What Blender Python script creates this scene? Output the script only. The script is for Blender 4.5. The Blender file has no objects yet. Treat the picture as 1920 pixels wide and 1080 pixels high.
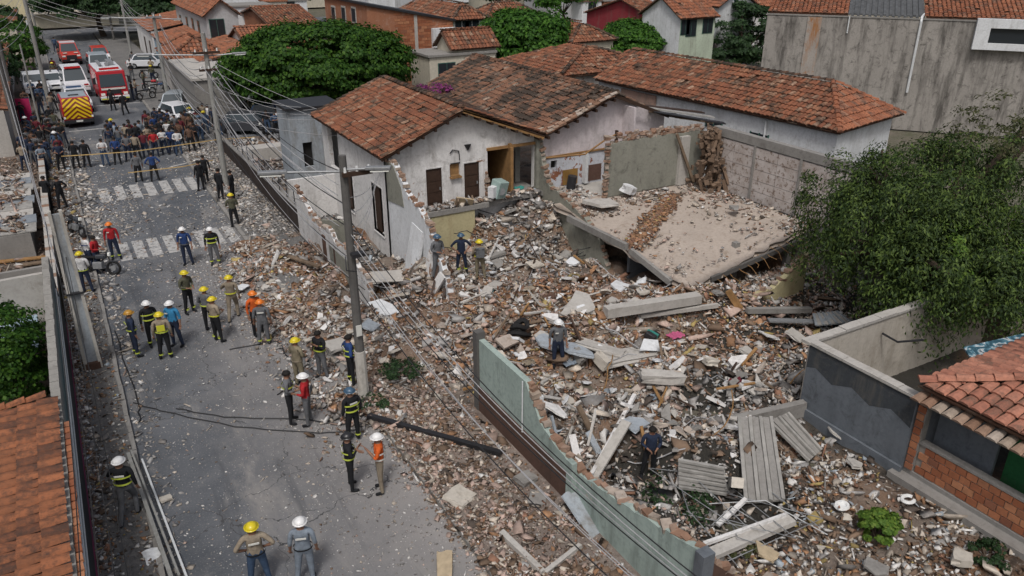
import bpy, bmesh, math, random
import numpy as np
from mathutils import Vector, Matrix, Euler
random.seed(7)
RNG = np.random.default_rng(11)
R = math.radians
sc = bpy.context.scene
COL = sc.collection

# ------------------------------------------------------------------ camera, sky, sun, exposure
CAM_H, CAM_F, PITCH, HEAD = 13.3, 1470.0, R(24.3), R(29.8)
cd = bpy.data.cameras.new('camera')
cam = bpy.data.objects.new('camera', cd)
COL.objects.link(cam)
cam.location = (0, 0, CAM_H)
cam.rotation_euler = (R(90) - PITCH, 0, -HEAD)
cd.sensor_width = 36.0
cd.lens = 36.0 * CAM_F / 1920.0
cd.clip_end = 3000
sc.camera = cam

w = bpy.data.worlds.new('World')
sc.world = w
w.use_nodes = True
nt = w.node_tree
bg = nt.nodes['Background']
sky = nt.nodes.new('ShaderNodeTexSky')
sky.sky_type = 'NISHITA'
sky.sun_disc = False
sky.sun_elevation = R(58)
sky.sun_rotation = R(215)
sky.air_density = 1.0
sky.dust_density = 6.0
sky.ozone_density = 0.6
hs = nt.nodes.new('ShaderNodeHueSaturation')      # overcast: the cloud layer greys the sky
hs.inputs['Saturation'].default_value = 0.65
nt.links.new(sky.outputs['Color'], hs.inputs['Color'])
nt.links.new(hs.outputs['Color'], bg.inputs['Color'])
bg.inputs['Strength'].default_value = 0.088

sd = bpy.data.lights.new('sun', 'SUN')
sd.energy = 1.5
sd.angle = R(10)
sd.color = (1.0, 0.98, 0.96)
sun = bpy.data.objects.new('sun', sd)
COL.objects.link(sun)
_el, _az = R(58), R(215)
sun.rotation_euler = (R(90) - _el, 0, R(180) - _az)
sun.location = (-30, -30, 60)
sc.view_settings.view_transform = 'Standard'
sc.view_settings.look = 'None'
sc.view_settings.gamma = 1
sc.view_settings.use_curve_mapping = False
sc.view_settings.exposure = 0.14

# ------------------------------------------------------------------ pixel -> place
def ray(px, py):
    x = (px - 960) / CAM_F; y = (540 - py) / CAM_F
    fy = math.cos(PITCH) + y * math.sin(PITCH); fz = -math.sin(PITCH) + y * math.cos(PITCH)
    return (x * math.cos(HEAD) + fy * math.sin(HEAD), -x * math.sin(HEAD) + fy * math.cos(HEAD), fz)
def at(px, py, z=0.0):
    d = ray(px, py); t = (z - CAM_H) / d[2]
    return Vector((d[0] * t, d[1] * t, z))
def atX(px, py, X):
    d = ray(px, py); t = X / d[0]
    return Vector((X, d[1] * t, CAM_H + d[2] * t))
def atY(px, py, Y):
    d = ray(px, py); t = Y / d[1]
    return Vector((d[0] * t, Y, CAM_H + d[2] * t))

# ------------------------------------------------------------------ terrain height (rubble heap)
def _sm(x, a, b):
    t = np.clip((x - a) / (b - a), 0, 1); return t * t * (3 - 2 * t)
def gh(x, y):
    x = np.asarray(x, float); y = np.asarray(y, float)
    n = (np.sin(x * 1.3 + y * .7) + np.sin(x * .6 - y * 1.7 + 2) + np.sin(x * 2.9 + y * 2.3 + 1) * .5 + np.sin(-x * 4.3 + y * 3.7) * .35) * .11
    lot = _sm(x, 4.2, 8.5) * _sm(y, 15.5, 22) * (1 - _sm(y, 35, 37.5)) * (1 - _sm(x, 28.5, 30))
    court = _sm(x, 8.8, 9.0) * (1 - _sm(x, 11.2, 11.5)) * _sm(y, 30, 31)
    lot = lot * (1 - court)
    h = lot * (.24 + n * 1.9)
    lot2 = _sm(x, 9.3, 10.2) * (1 - _sm(x, 17, 18)) * (1 - _sm(y, 15.5, 22)) * _sm(y, 8, 11)
    h = h + lot2 * (.08 + n * 1.7)
    h = h + 1.65 * _sm(y, 26.6, 30.3) * _sm(x, 14.2, 16.0) * (1 - _sm(x, 18.7, 19.3)) * (1 - _sm(y, 30.4, 30.9))
    h = h + .95 * np.exp(-(((x - 11.6) / .9) ** 2 + ((y - 27) / 2.2) ** 2))
    h = h + .8 * np.exp(-(((x - 20.4) / 2.1) ** 2 + ((y - 19.8) / .9) ** 2))
    h = h + .5 * np.exp(-(((x - 17.5) / 3) ** 2 + ((y - 19.8) / 1.3) ** 2))
    h = h + .35 * np.exp(-(((x - 14) / 2.6) ** 2 + ((y - 22.5) / 2.2) ** 2))
    h = h + .45 * np.exp(-(((x - 7.6) / .9) ** 2 + ((y - 26) / 4.5) ** 2))
    return h
def G(x, y): return float(gh(x, y))
def atg(px, py, dz=0.0):
    z = 0.0
    for _ in range(8):
        p = at(px, py, z + dz); z = .5 * z + .5 * G(p.x, p.y)
    p = at(px, py, z + dz); return Vector((p.x, p.y, z + dz))

# ------------------------------------------------------------------ materials
MATS = {}
def _new(name):
    m = bpy.data.materials.new(name); m.use_nodes = True
    n = m.node_tree; b = n.nodes['Principled BSDF']; b.inputs['Roughness'].default_value = .85
    b.inputs['Specular IOR Level'].default_value = .25
    return m, n, b
def _c(c): return (c[0], c[1], c[2], 1)
def ramp(n, fac, stops):
    r = n.nodes.new('ShaderNodeValToRGB'); el = r.color_ramp.elements
    el[0].position, el[0].color = stops[0][0], _c(stops[0][1])
    el[1].position, el[1].color = stops[-1][0], _c(stops[-1][1])
    for p, c in stops[1:-1]:
        e = el.new(p); e.color = _c(c)
    n.links.new(fac, r.inputs[0]); return r.outputs[0]
def noise(n, scale, detail=4, stretch=None, rough=.6, obj=False, dist=0):
    if obj:
        t = n.nodes.new('ShaderNodeTexCoord').outputs['Object']
    else:
        t = n.nodes.new('ShaderNodeNewGeometry').outputs['Position']
    if stretch:
        mp = n.nodes.new('ShaderNodeMapping'); mp.inputs['Scale'].default_value = stretch
        n.links.new(t, mp.inputs[0]); t = mp.outputs[0]
    x = n.nodes.new('ShaderNodeTexNoise'); x.inputs['Scale'].default_value = scale
    x.inputs['Detail'].default_value = detail; x.inputs['Roughness'].default_value = rough
    x.inputs['Distortion'].default_value = dist
    n.links.new(t, x.inputs['Vector']); return x.outputs['Fac']
def mix(n, fac, a, b, mode='MIX'):
    x = n.nodes.new('ShaderNodeMix'); x.data_type = 'RGBA'; x.blend_type = mode
    if isinstance(fac, float): x.inputs[0].default_value = fac
    else: n.links.new(fac, x.inputs[0])
    for i, v in ((6, a), (7, b)):
        if isinstance(v, tuple): x.inputs[i].default_value = _c(v)
        else: n.links.new(v, x.inputs[i])
    return x.outputs[2]
def bump(n, b, h, s=.4, d=.02):
    x = n.nodes.new('ShaderNodeBump'); x.inputs['Strength'].default_value = s; x.inputs['Distance'].default_value = d
    n.links.new(h, x.inputs['Height']); n.links.new(x.outputs[0], b.inputs['Normal'])
def step(n, v, a, b):
    x = n.nodes.new('ShaderNodeMapRange'); x.inputs[1].default_value = a; x.inputs[2].default_value = b
    n.links.new(v, x.inputs[0]); return x.outputs[0]
def plaster(name, c, dirt=(.16, .145, .12), amt=.5, streak=.5, rough=.9, slo=.5, patch=None):
    m, n, b = _new(name)
    big = noise(n, .55, 5); fine = noise(n, 9, 5)
    col = mix(n, step(n, big, .35, .75), c, tuple(v * .80 for v in c))
    col = mix(n, step(n, fine, .45, .8), col, tuple(v * .72 for v in c))
    st = noise(n, 1.6, 6, (1, 1, .16), .7)
    x = n.nodes.new('ShaderNodeMath'); x.operation = 'MULTIPLY'; x.inputs[1].default_value = streak
    n.links.new(step(n, st, slo, slo + .2), x.inputs[0])
    col = mix(n, x.outputs[0], col, dirt)
    g = noise(n, 1.9, 7, None, .75, dist=.6)
    y = n.nodes.new('ShaderNodeMath'); y.operation = 'MULTIPLY'; y.inputs[1].default_value = amt
    n.links.new(step(n, g, .53, .68), y.inputs[0])
    col = mix(n, y.outputs[0], col, dirt)
    if patch:       # fallen plaster that shows what lies under it
        q = noise(n, patch[1], 6, None, .7, dist=.4)
        col = mix(n, step(n, q, patch[2], patch[2] + .02), col, patch[0])
    n.links.new(col, b.inputs['Base Color']); b.inputs['Roughness'].default_value = rough
    bump(n, b, noise(n, 14, 6), .5, .015)
    MATS[name] = m; return m
def island(name, stops, rough=.85, noise_amt=.35, dirt=None, dscale=.8, dlo=.5, dhi=.6, trans=0, metal=0):
    """one colour per loose piece (tile, brick, chip, leaf), out of the colours such pieces have"""
    m, n, b = _new(name)
    g = n.nodes.new('ShaderNodeNewGeometry'); o = n.nodes.new('ShaderNodeObjectInfo')
    a = n.nodes.new('ShaderNodeMath'); a.operation = 'ADD'
    n.links.new(g.outputs['Random Per Island'], a.inputs[0]); n.links.new(o.outputs['Random'], a.inputs[1])
    fr = n.nodes.new('ShaderNodeMath'); fr.operation = 'FRACT'; n.links.new(a.outputs[0], fr.inputs[0])
    col = ramp(n, fr.outputs[0], stops)
    if noise_amt:
        f = noise(n, 7, 4)
        col = mix(n, step(n, f, .4, .8), col, mix(n, noise_amt, col, (.03, .027, .024)))
    if dirt:
        q = noise(n, dscale, 7, None, .8)
        q2 = n.nodes.new('ShaderNodeMath'); q2.operation = 'MULTIPLY_ADD'; q2.inputs[1].default_value = .16
        n.links.new(fr.outputs[0], q2.inputs[0]); n.links.new(q, q2.inputs[2])
        col = mix(n, step(n, q2.outputs[0], dlo + .08, dhi + .08), col, dirt)
    n.links.new(col, b.inputs['Base Color']); b.inputs['Roughness'].default_value = rough
    b.inputs['Metallic'].default_value = metal
    if trans:
        t = n.nodes.new('ShaderNodeBsdfTranslucent'); ms = n.nodes.new('ShaderNodeMixShader'); ms.inputs[0].default_value = trans
        n.links.new(col, t.inputs[0]); n.links.new(b.outputs[0], ms.inputs[1]); n.links.new(t.outputs[0], ms.inputs[2])
        n.links.new(ms.outputs[0], n.nodes['Material Output'].inputs[0])
    MATS[name] = m; return m
def plain(name, c, rough=.6, metal=0, var=.25, scale=8, obj=True, spec=.3):
    m, n, b = _new(name)
    col = mix(n, step(n, noise(n, scale, 4, obj=obj), .35, .75), c, tuple(v * (1 - var) for v in c))
    n.links.new(col, b.inputs['Base Color']); b.inputs['Roughness'].default_value = rough
    b.inputs['Metallic'].default_value = metal; b.inputs['Specular IOR Level'].default_value = spec
    MATS[name] = m; return m
def glass(name, c=(.02, .025, .03), rough=.12):
    m, n, b = _new(name); b.inputs['Base Color'].default_value = _c(c); b.inputs['Roughness'].default_value = rough
    b.inputs['Specular IOR Level'].default_value = .6; MATS[name] = m; return m

WHITE = plaster('white_plaster', (.70, .69, .68), dirt=(.20, .18, .16), amt=.5, streak=.5, patch=((.27, .17, .12), .9, .665))
WHITE_CLEAN = plaster('white_wall_paint', (.70, .72, .74), amt=.25, streak=.3)
PINKISH = plaster('pinkish_plaster', (.62, .56, .57), amt=.35, streak=.35)
PEELED = plaster('peeled_bluish_plaster', (.58, .60, .65), amt=.3, streak=.2, patch=((.24, .10, .06), 2.6, .56))
DADO = plaster('brown_dado', (.13, .075, .06), amt=.5)
OCHRE = plaster('ochre_paint', (.30, .17, .05), amt=.4)
GREYROOM = plaster('grey_room_plaster', (.34, .34, .32), amt=.4)
CEMENT = plaster('grey_green_cement', (.27, .27, .23), dirt=(.10, .10, .085), amt=.7, streak=.3)
CONC = plaster('raw_concrete', (.27, .26, .245), dirt=(.12, .11, .10), amt=.6, streak=.3)
CONC_L = plaster('pale_concrete', (.46, .44, .41), dirt=(.22, .20, .17), amt=.5, streak=.2)
CREAM = plaster('cream_wall', (.52, .48, .42), dirt=(.22, .19, .15), amt=.5, streak=.5)
DARKWALL = plaster('dark_grey_wall', (.15, .168, .19), dirt=(.045, .05, .055), amt=.6, streak=.3, rough=.55)
BIGWALL = plaster('weathered_render', (.33, .31, .285), dirt=(.06, .055, .05), amt=.8, streak=.85, slo=.47, patch=((.55, .55, .55), .33, .70))
GREEN = plaster('pale_green_paint', (.36, .44, .405), dirt=(.15, .18, .165), amt=.6, streak=.7, patch=((.36, .33, .29), 1.1, .665))
BROWNBAND = plaster('brown_wall_band', (.11, .065, .05), dirt=(.05, .035, .03), amt=.5)
DARKFENCE = plaster('dark_brown_fence_paint', (.05, .038, .034), dirt=(.10, .09, .08), amt=.3)
YELLOWISH = plaster('yellowish_paint', (.48, .43, .26), dirt=(.25, .18, .10), amt=.5)
BLUEWHITE = plaster('bluish_white_wall', (.36, .40, .44), amt=.5, streak=.8)
SLABMAT = plaster('dusty_slab', (.42, .36, .31), dirt=(.20, .15, .11), amt=.7, streak=.1)
SKYBLUE = plaster('pale_blue_wall', (.32, .42, .50), amt=.3)
YELLOWHOUSE = plaster('pale_yellow_wall', (.60, .54, .36), amt=.25, streak=.3)
CREAMHOUSE = plaster('cream_house_wall', (.60, .56, .46), amt=.25, streak=.3)
LIME = plaster('light_green_house_wall', (.42, .58, .26), amt=.2)
MINT = plaster('mint_house_wall', (.52, .60, .48), amt=.2)
REDHOUSE = plaster('dark_red_gable', (.26, .035, .045), amt=.2)
BRICKFAR = plaster('bare_brick_render', (.34, .15, .085), dirt=(.42, .30, .24), amt=.5, streak=.1)
GREENPAINT = plaster('green_house_paint', (.035, .16, .06), amt=.3)
SHOPWALL = plaster('painted_shopfront_wall', (.42, .36, .36), dirt=(.3, .14, .14), amt=.6)
GREYHOUSE = plaster('grey_white_house_wall', (.46, .47, .48), amt=.3, streak=.5)

T_OR = [(0, (.15, .06, .036)), (.3, (.27, .105, .056)), (.55, (.20, .08, .046)), (.8, (.32, .15, .085)), (.93, (.40, .26, .18)), (1, (.10, .05, .034))]
TILE = island('clay_roof_tile', T_OR, dirt=(.055, .036, .026), dlo=.47, dhi=.64, dscale=1.7)
TILE_OLD = island('old_dark_roof_tile', [(0, (.17, .085, .055)), (.4, (.25, .13, .08)), (.7, (.12, .075, .055)), (.88, (.34, .24, .18)), (1, (.46, .38, .30))], dirt=(.05, .038, .03), dlo=.42, dhi=.56, dscale=.45)
TILE_BR = island('bright_roof_tile', [(0, (.23, .085, .045)), (.4, (.34, .135, .072)), (.75, (.27, .10, .055)), (1, (.42, .22, .14))], dirt=(.08, .05, .038), dlo=.47, dhi=.68, dscale=1.6)
TILE_NEW = island('salmon_roof_tile', [(0, (.34, .14, .095)), (.5, (.44, .20, .135)), (1, (.30, .12, .08))], noise_amt=.45, dirt=(.12, .08, .06), dlo=.50, dhi=.72, dscale=2.5)
TILE_L = island('orange_roof_tile', [(0, (.20, .08, .04)), (.5, (.30, .115, .055)), (1, (.16, .062, .033))], noise_amt=.5, dirt=(.07, .04, .03), dlo=.45, dhi=.68, dscale=3.5)
DECK = plaster('under_tile_board', (.085, .045, .03), amt=.3)  # dark brown deck in place of the pan tiles
BRICK = island('red_clay_brick', [(0, (.26, .09, .045)), (.5, (.36, .14, .07)), (.8, (.42, .19, .10)), (1, (.20, .08, .05))], noise_amt=.3)
BRICKDUST = island('dusty_brick', [(0, (.20, .115, .075)), (.3, (.34, .24, .18)), (.55, (.26, .15, .10)), (.75, (.42, .36, .31)), (1, (.30, .24, .19))], noise_amt=.4)
MORTAR = plaster('mortar', (.34, .31, .28), amt=.4)
WOOD = plain('weathered_wood', (.20, .145, .10), .85, 0, .5, 5)
WOOD_D = plain('dark_wood', (.055, .032, .022), .6, 0, .4, 5)
WOOD_P = plain('pale_wood', (.46, .37, .25), .8, 0, .3, 5)
WOOD_B = plain('ochre_timber', (.30, .17, .07), .8, 0, .4, 5)
METAL = plain('grey_metal', (.30, .31, .32), .5, .4, .3)
METAL_D = plain('dark_metal', (.05, .05, .055), .5, .5, .3)
METAL_W = plain('white_enamel', (.62, .64, .65), .4, 0, .15)
SHEET = plain('corrugated_fibre_cement', (.34, .33, .31), .85, 0, .45, 3)
SHEET_B = plain('galvanised_sheet', (.30, .33, .36), .5, .3, .35, 3)
POLE_M = plaster('pole_concrete', (.12, .115, .11), dirt=(.09, .085, .08), amt=.5, streak=.5)
POLE_L = plaster('pale_pole_concrete', (.30, .30, .285), dirt=(.13, .12, .10), amt=.4, streak=.5)
LIMEWASH = plaster('limewash', (.50, .48, .44), amt=.6)
RUBBER = plain('rubber', (.015, .015, .016), .8)
GLASS = glass('window_glass')
DARKIN = plain('painted_room_dark', (.018, .017, .016), .95, 0, .2)  # near-black colour standing in for the shade of unlit rooms
BLUEGLASS = glass('bluish_windscreen', (.035, .05, .06), .08)
FRAME_G = plain('green_window_frame', (.05, .12, .10), .6)
FRAME_W = plain('white_window_frame', (.55, .56, .56), .6)
REDPAINT = plain('fire_red_paint', (.42, .012, .022), .3, 0, .15, 2, spec=.5)
REDCAR = plain('orange_red_paint', (.50, .035, .02), .3, 0, .15, 2, spec=.5)
WHITECAR = plain('white_car_paint', (.66, .67, .70), .3, 0, .1, 2, spec=.5)
SILVER = plain('silver_car_paint', (.40, .45, .49), .3, .3, .1, 2, spec=.5)
GREYCAR = plain('dark_car_paint', (.06, .065, .075), .3, .2, .1, 2, spec=.5)
BLUECAR = plain('blue_car_paint', (.05, .10, .20), .3, .2, .1, 2, spec=.5)
LAMP_W = plain('headlight_lens', (.75, .76, .72), .15, 0, .05)
LAMP_R = plain('red_light_lens', (.5, .02, .02), .2, 0, .05)
YEL = plain('safety_yellow', (.55, .55, .04), .6, 0, .1)
LIMEY = plain('lime_reflective_band', (.50, .58, .08), .5, 0, .1)
WBAND = plain('white_reflective_band', (.62, .62, .58), .5, 0, .1)
TEAL = plain('teal_plastic', (.05, .25, .22), .5)
CERAMIC = plain('white_ceramic', (.72, .73, .72), .2, 0, .08, spec=.5)
PINKC = plain('pink_cloth', (.45, .10, .20), .8)
WIRE = plain('pale_cable', (.34, .34, .35), .6)
WIRE_D = plain('dark_cable', (.025, .025, .027), .6)
TAPE = plain('barrier_tape', (.55, .38, .16), .6, 0, .2)
BARK = plaster('bark', (.10, .075, .055), dirt=(.04, .03, .025), amt=.6)

def leafmat(name, a, b, c, tr=.35):
    return island(name, [(0, a), (.5, b), (1, c)], rough=.6, noise_amt=.0, trans=tr)
LEAF_W = leafmat('tree_leaf', (.014, .045, .006), (.03, .088, .010), (.07, .15, .016))
LEAF_R = leafmat('round_tree_leaf', (.016, .058, .006), (.036, .108, .011), (.08, .19, .022))
LEAF_B = leafmat('drooping_tree_leaf', (.018, .038, .012), (.045, .078, .020), (.12, .18, .038), .3)
LEAF_D = leafmat('dark_tree_leaf', (.02, .045, .018), (.03, .065, .025), (.045, .09, .03))
LEAF_Y = leafmat('yellow_green_leaf', (.06, .13, .02), (.11, .20, .03), (.18, .26, .045))
LEAF_P = leafmat('magenta_blossom', (.20, .03, .16), (.30, .05, .22), (.08, .09, .04))
LEAF_O = leafmat('olive_leaf', (.05, .06, .022), (.075, .085, .035), (.11, .11, .05))

def chevron_mat():
    m, n, b = _new('chevron_stripes')
    t = n.nodes.new('ShaderNodeTexCoord'); s = n.nodes.new('ShaderNodeSeparateXYZ'); n.links.new(t.outputs['Object'], s.inputs[0])
    ab = n.nodes.new('ShaderNodeMath'); ab.operation = 'ABSOLUTE'; n.links.new(s.outputs[0], ab.inputs[0])
    ad = n.nodes.new('ShaderNodeMath'); ad.operation = 'MULTIPLY_ADD'; ad.inputs[1].default_value = .75
    n.links.new(ab.outputs[0], ad.inputs[0]); n.links.new(s.outputs[2], ad.inputs[2])
    mu = n.nodes.new('ShaderNodeMath'); mu.operation = 'MULTIPLY'; mu.inputs[1].default_value = 3.1; n.links.new(ad.outputs[0], mu.inputs[0])
    fr = n.nodes.new('ShaderNodeMath'); fr.operation = 'FRACT'; n.links.new(mu.outputs[0], fr.inputs[0])
    gt = n.nodes.new('ShaderNodeMath'); gt.operation = 'GREATER_THAN'; gt.inputs[1].default_value = .5; n.links.new(fr.outputs[0], gt.inputs[0])
    n.links.new(mix(n, gt.outputs[0], (.62, .42, .01), (.16, .03, .012)), b.inputs['Base Color']); b.inputs['Roughness'].default_value = .4
    return m
CHEV = chevron_mat()

def bands_mat(name, stops, axis=2, lo=0, hi=1):
    """flat paint bands at fixed heights (a painted wall)"""
    m, n, b = _new(name)
    g = n.nodes.new('ShaderNodeNewGeometry'); s = n.nodes.new('ShaderNodeSeparateXYZ'); n.links.new(g.outputs['Position'], s.inputs[0])
    nn = noise(n, 2.5, 5)
    a = n.nodes.new('ShaderNodeMath'); a.operation = 'MULTIPLY_ADD'; a.inputs[1].default_value = .25; n.links.new(nn, a.inputs[0]); n.links.new(s.outputs[axis], a.inputs[2])
    col = ramp(n, step(n, a.outputs[0], lo, hi), stops)
    g2 = noise(n, 3, 6, (1, 1, .3), .7)
    col = mix(n, step(n, g2, .55, .75), col, (.07, .075, .08))
    n.links.new(col, b.inputs['Base Color']); bump(n, b, noise(n, 12, 5), .4, .01)
    MATS[name] = m; return m
LEFTWALL = bands_mat('painted_street_wall', [(0, (.24, .03, .10)), (.13, (.20, .03, .085)), (.17, (.025, .028, .033)), (.70, (.03, .036, .042)), (.80, (.10, .17, .19)), (.9, (.17, .20, .20)), (1, (.25, .25, .24))], 2, .1, 3.1)

def mural_mat():
    m, n, b = _new('mural_sheet')
    col = ramp(n, noise(n, 2.2, 3, dist=1.5), [(0, (.02, .05, .07)), (.45, (.03, .08, .11)), (.52, (.10, .22, .28)), (.57, (.55, .56, .56)), (.62, (.04, .07, .09)), (1, (.35, .38, .40))])
    n.links.new(col, b.inputs['Base Color']); return m
MURAL = mural_mat()

def tilewall_mat():
    m, n, b = _new('grimy_white_tiles')
    col = mix(n, step(n, noise(n, 1.3, 6), .4, .7), (.50, .46, .44), (.36, .31, .28))
    v = noise(n, 5, 6, (1, 1, 1), .8)
    col = mix(n, step(n, v, .53, .60), col, (.20, .15, .12))
    n.links.new(col, b.inputs['Base Color']); bump(n, b, noise(n, 10, 5), .5, .02); return m
TILEWALL = tilewall_mat()

def asphalt():
    m, n, b = _new('dusty_asphalt')
    col = mix(n, step(n, noise(n, .35, 6), .35, .7), (.068, .076, .088), (.135, .142, .155))
    col = mix(n, step(n, noise(n, 22, 3), .55, .75), col, (.20, .195, .19))
    g = n.nodes.new('ShaderNodeNewGeometry'); s = n.nodes.new('ShaderNodeSeparateXYZ'); n.links.new(g.outputs['Position'], s.inputs[0])
    # plaster dust lies thickest beside the fallen houses
    dx = step(n, s.outputs[0], 1.0, 7.0); 
    dy = n.nodes.new('ShaderNodeMapRange'); dy.interpolation_type = 'SMOOTHSTEP'; dy.inputs[1].default_value = 44; dy.inputs[2].default_value = 30; n.links.new(s.outputs[1], dy.inputs[0])
    mu = n.nodes.new('ShaderNodeMath'); mu.operation = 'MULTIPLY'; n.links.new(dx, mu.inputs[0]); n.links.new(dy.outputs[0], mu.inputs[1])
    ad = n.nodes.new('ShaderNodeMath'); ad.operation = 'MULTIPLY_ADD'; ad.inputs[1].default_value = 1.3; n.links.new(mu.outputs[0], ad.inputs[0])
    n.links.new(step(n, noise(n, .9, 7, None, .7), .3, 1.3), ad.inputs[2])
    dust = step(n, ad.outputs[0], .25, 1.5)
    col = mix(n, dust, col, (.27, .255, .245))
    col = mix(n, step(n, noise(n, .55, 7, (1, .35, 1), .75, dist=.5), .53, .68), col, (.235, .225, .215))
    col = mix(n, step(n, noise(n, .8, 6, (1.6, .12, 1), .6), .55, .70), col, (.068, .072, .08))
    ve = n.nodes.new('ShaderNodeTexVoronoi'); ve.feature = 'DISTANCE_TO_EDGE'; ve.inputs['Scale'].default_value = .28
    nv = n.nodes.new('ShaderNodeTexNoise'); nv.inputs['Scale'].default_value = 1.2; nv.inputs['Detail'].default_value = 6; n.links.new(g.outputs['Position'], nv.inputs['Vector'])
    va = n.nodes.new('ShaderNodeVectorMath'); va.operation = 'MULTIPLY_ADD'; va.inputs[1].default_value = (1.6, 1.6, 0); n.links.new(nv.outputs['Color'], va.inputs[0]); n.links.new(g.outputs['Position'], va.inputs[2]); n.links.new(va.outputs[0], ve.inputs['Vector'])
    ck = n.nodes.new('ShaderNodeMath'); ck.operation = 'LESS_THAN'; ck.inputs[1].default_value = .0028; n.links.new(ve.outputs['Distance'], ck.inputs[0])
    col = mix(n, ck.outputs[0], col, (.06, .06, .062))
    vo = n.nodes.new('ShaderNodeTexVoronoi'); vo.inputs['Scale'].default_value = 9; n.links.new(g.outputs['Position'], vo.inputs['Vector'])
    ch = n.nodes.new('ShaderNodeMath'); ch.operation = 'LESS_THAN'; ch.inputs[1].default_value = .13; n.links.new(vo.outputs['Distance'], ch.inputs[0])
    col = mix(n, ch.outputs[0], col, (.33, .32, .31))
    n.links.new(col, b.inputs['Base Color']); bump(n, b, noise(n, 18, 6), .6, .02); return m
ASPHALT = asphalt()
def soil(name, a, b_, c):
    m, n, b = _new(name)
    col = mix(n, step(n, noise(n, .7, 6), .35, .65), a, b_)
    col = mix(n, step(n, noise(n, 6, 7, None, .8), .5, .7), col, c)
    n.links.new(col, b.inputs['Base Color']); bump(n, b, noise(n, 8, 7, None, .8), .9, .06); return m
SOIL = soil('rubble_dust_and_soil', (.15, .12, .10), (.075, .06, .05), (.25, .21, .18))
def heapsoil():
    m, n, b = _new('heap_dust_and_earth')
    a = noise(n, .42, 5, dist=.8); c = noise(n, .55, 4, (1, 1, 1), .6, dist=1.2)
    col = mix(n, step(n, a, .42, .62), (.21, .17, .14), (.22, .12, .065))
    col = mix(n, step(n, c, .55, .66), col, (.055, .045, .038))
    col = mix(n, step(n, noise(n, 6, 7, None, .85), .54, .70), col, (.38, .34, .30))
    g = n.nodes.new('ShaderNodeNewGeometry')
    for cx, cy, r_ in ((12.6, 12.0, 2.6), (22.5, 16.5, 4.5), (16.5, 14.8, 1.9), (20.5, 12, 3.5)):      # dark soil; hollow and under-tree shade painted into its colour
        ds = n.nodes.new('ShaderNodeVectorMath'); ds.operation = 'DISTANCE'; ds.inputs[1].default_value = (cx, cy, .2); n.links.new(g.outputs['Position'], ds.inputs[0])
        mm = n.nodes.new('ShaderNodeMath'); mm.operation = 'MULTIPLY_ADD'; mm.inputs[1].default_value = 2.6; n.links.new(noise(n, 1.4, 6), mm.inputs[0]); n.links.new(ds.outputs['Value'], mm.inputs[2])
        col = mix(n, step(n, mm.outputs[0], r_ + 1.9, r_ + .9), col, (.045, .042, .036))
    n.links.new(col, b.inputs['Base Color']); bump(n, b, noise(n, 9, 8, None, .85), 1.0, .07); return m
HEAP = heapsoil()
VERGE = soil('dusty_verge_soil', (.25, .205, .175), (.17, .135, .115), (.36, .32, .29))
SIDEWALK = soil('dirty_pavement', (.16, .155, .15), (.12, .12, .12), (.27, .26, .245))
EARTH = soil('town_ground', (.13, .115, .09), (.08, .085, .05), (.20, .18, .16))
def paintmat():
    m, n, b = _new('worn_road_paint')
    col = mix(n, step(n, noise(n, 3.5, 7, None, .8), .50, .60), (.40, .395, .385), (.17, .17, .175))
    n.links.new(col, b.inputs['Base Color']); return m
PAINT = paintmat()

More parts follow.
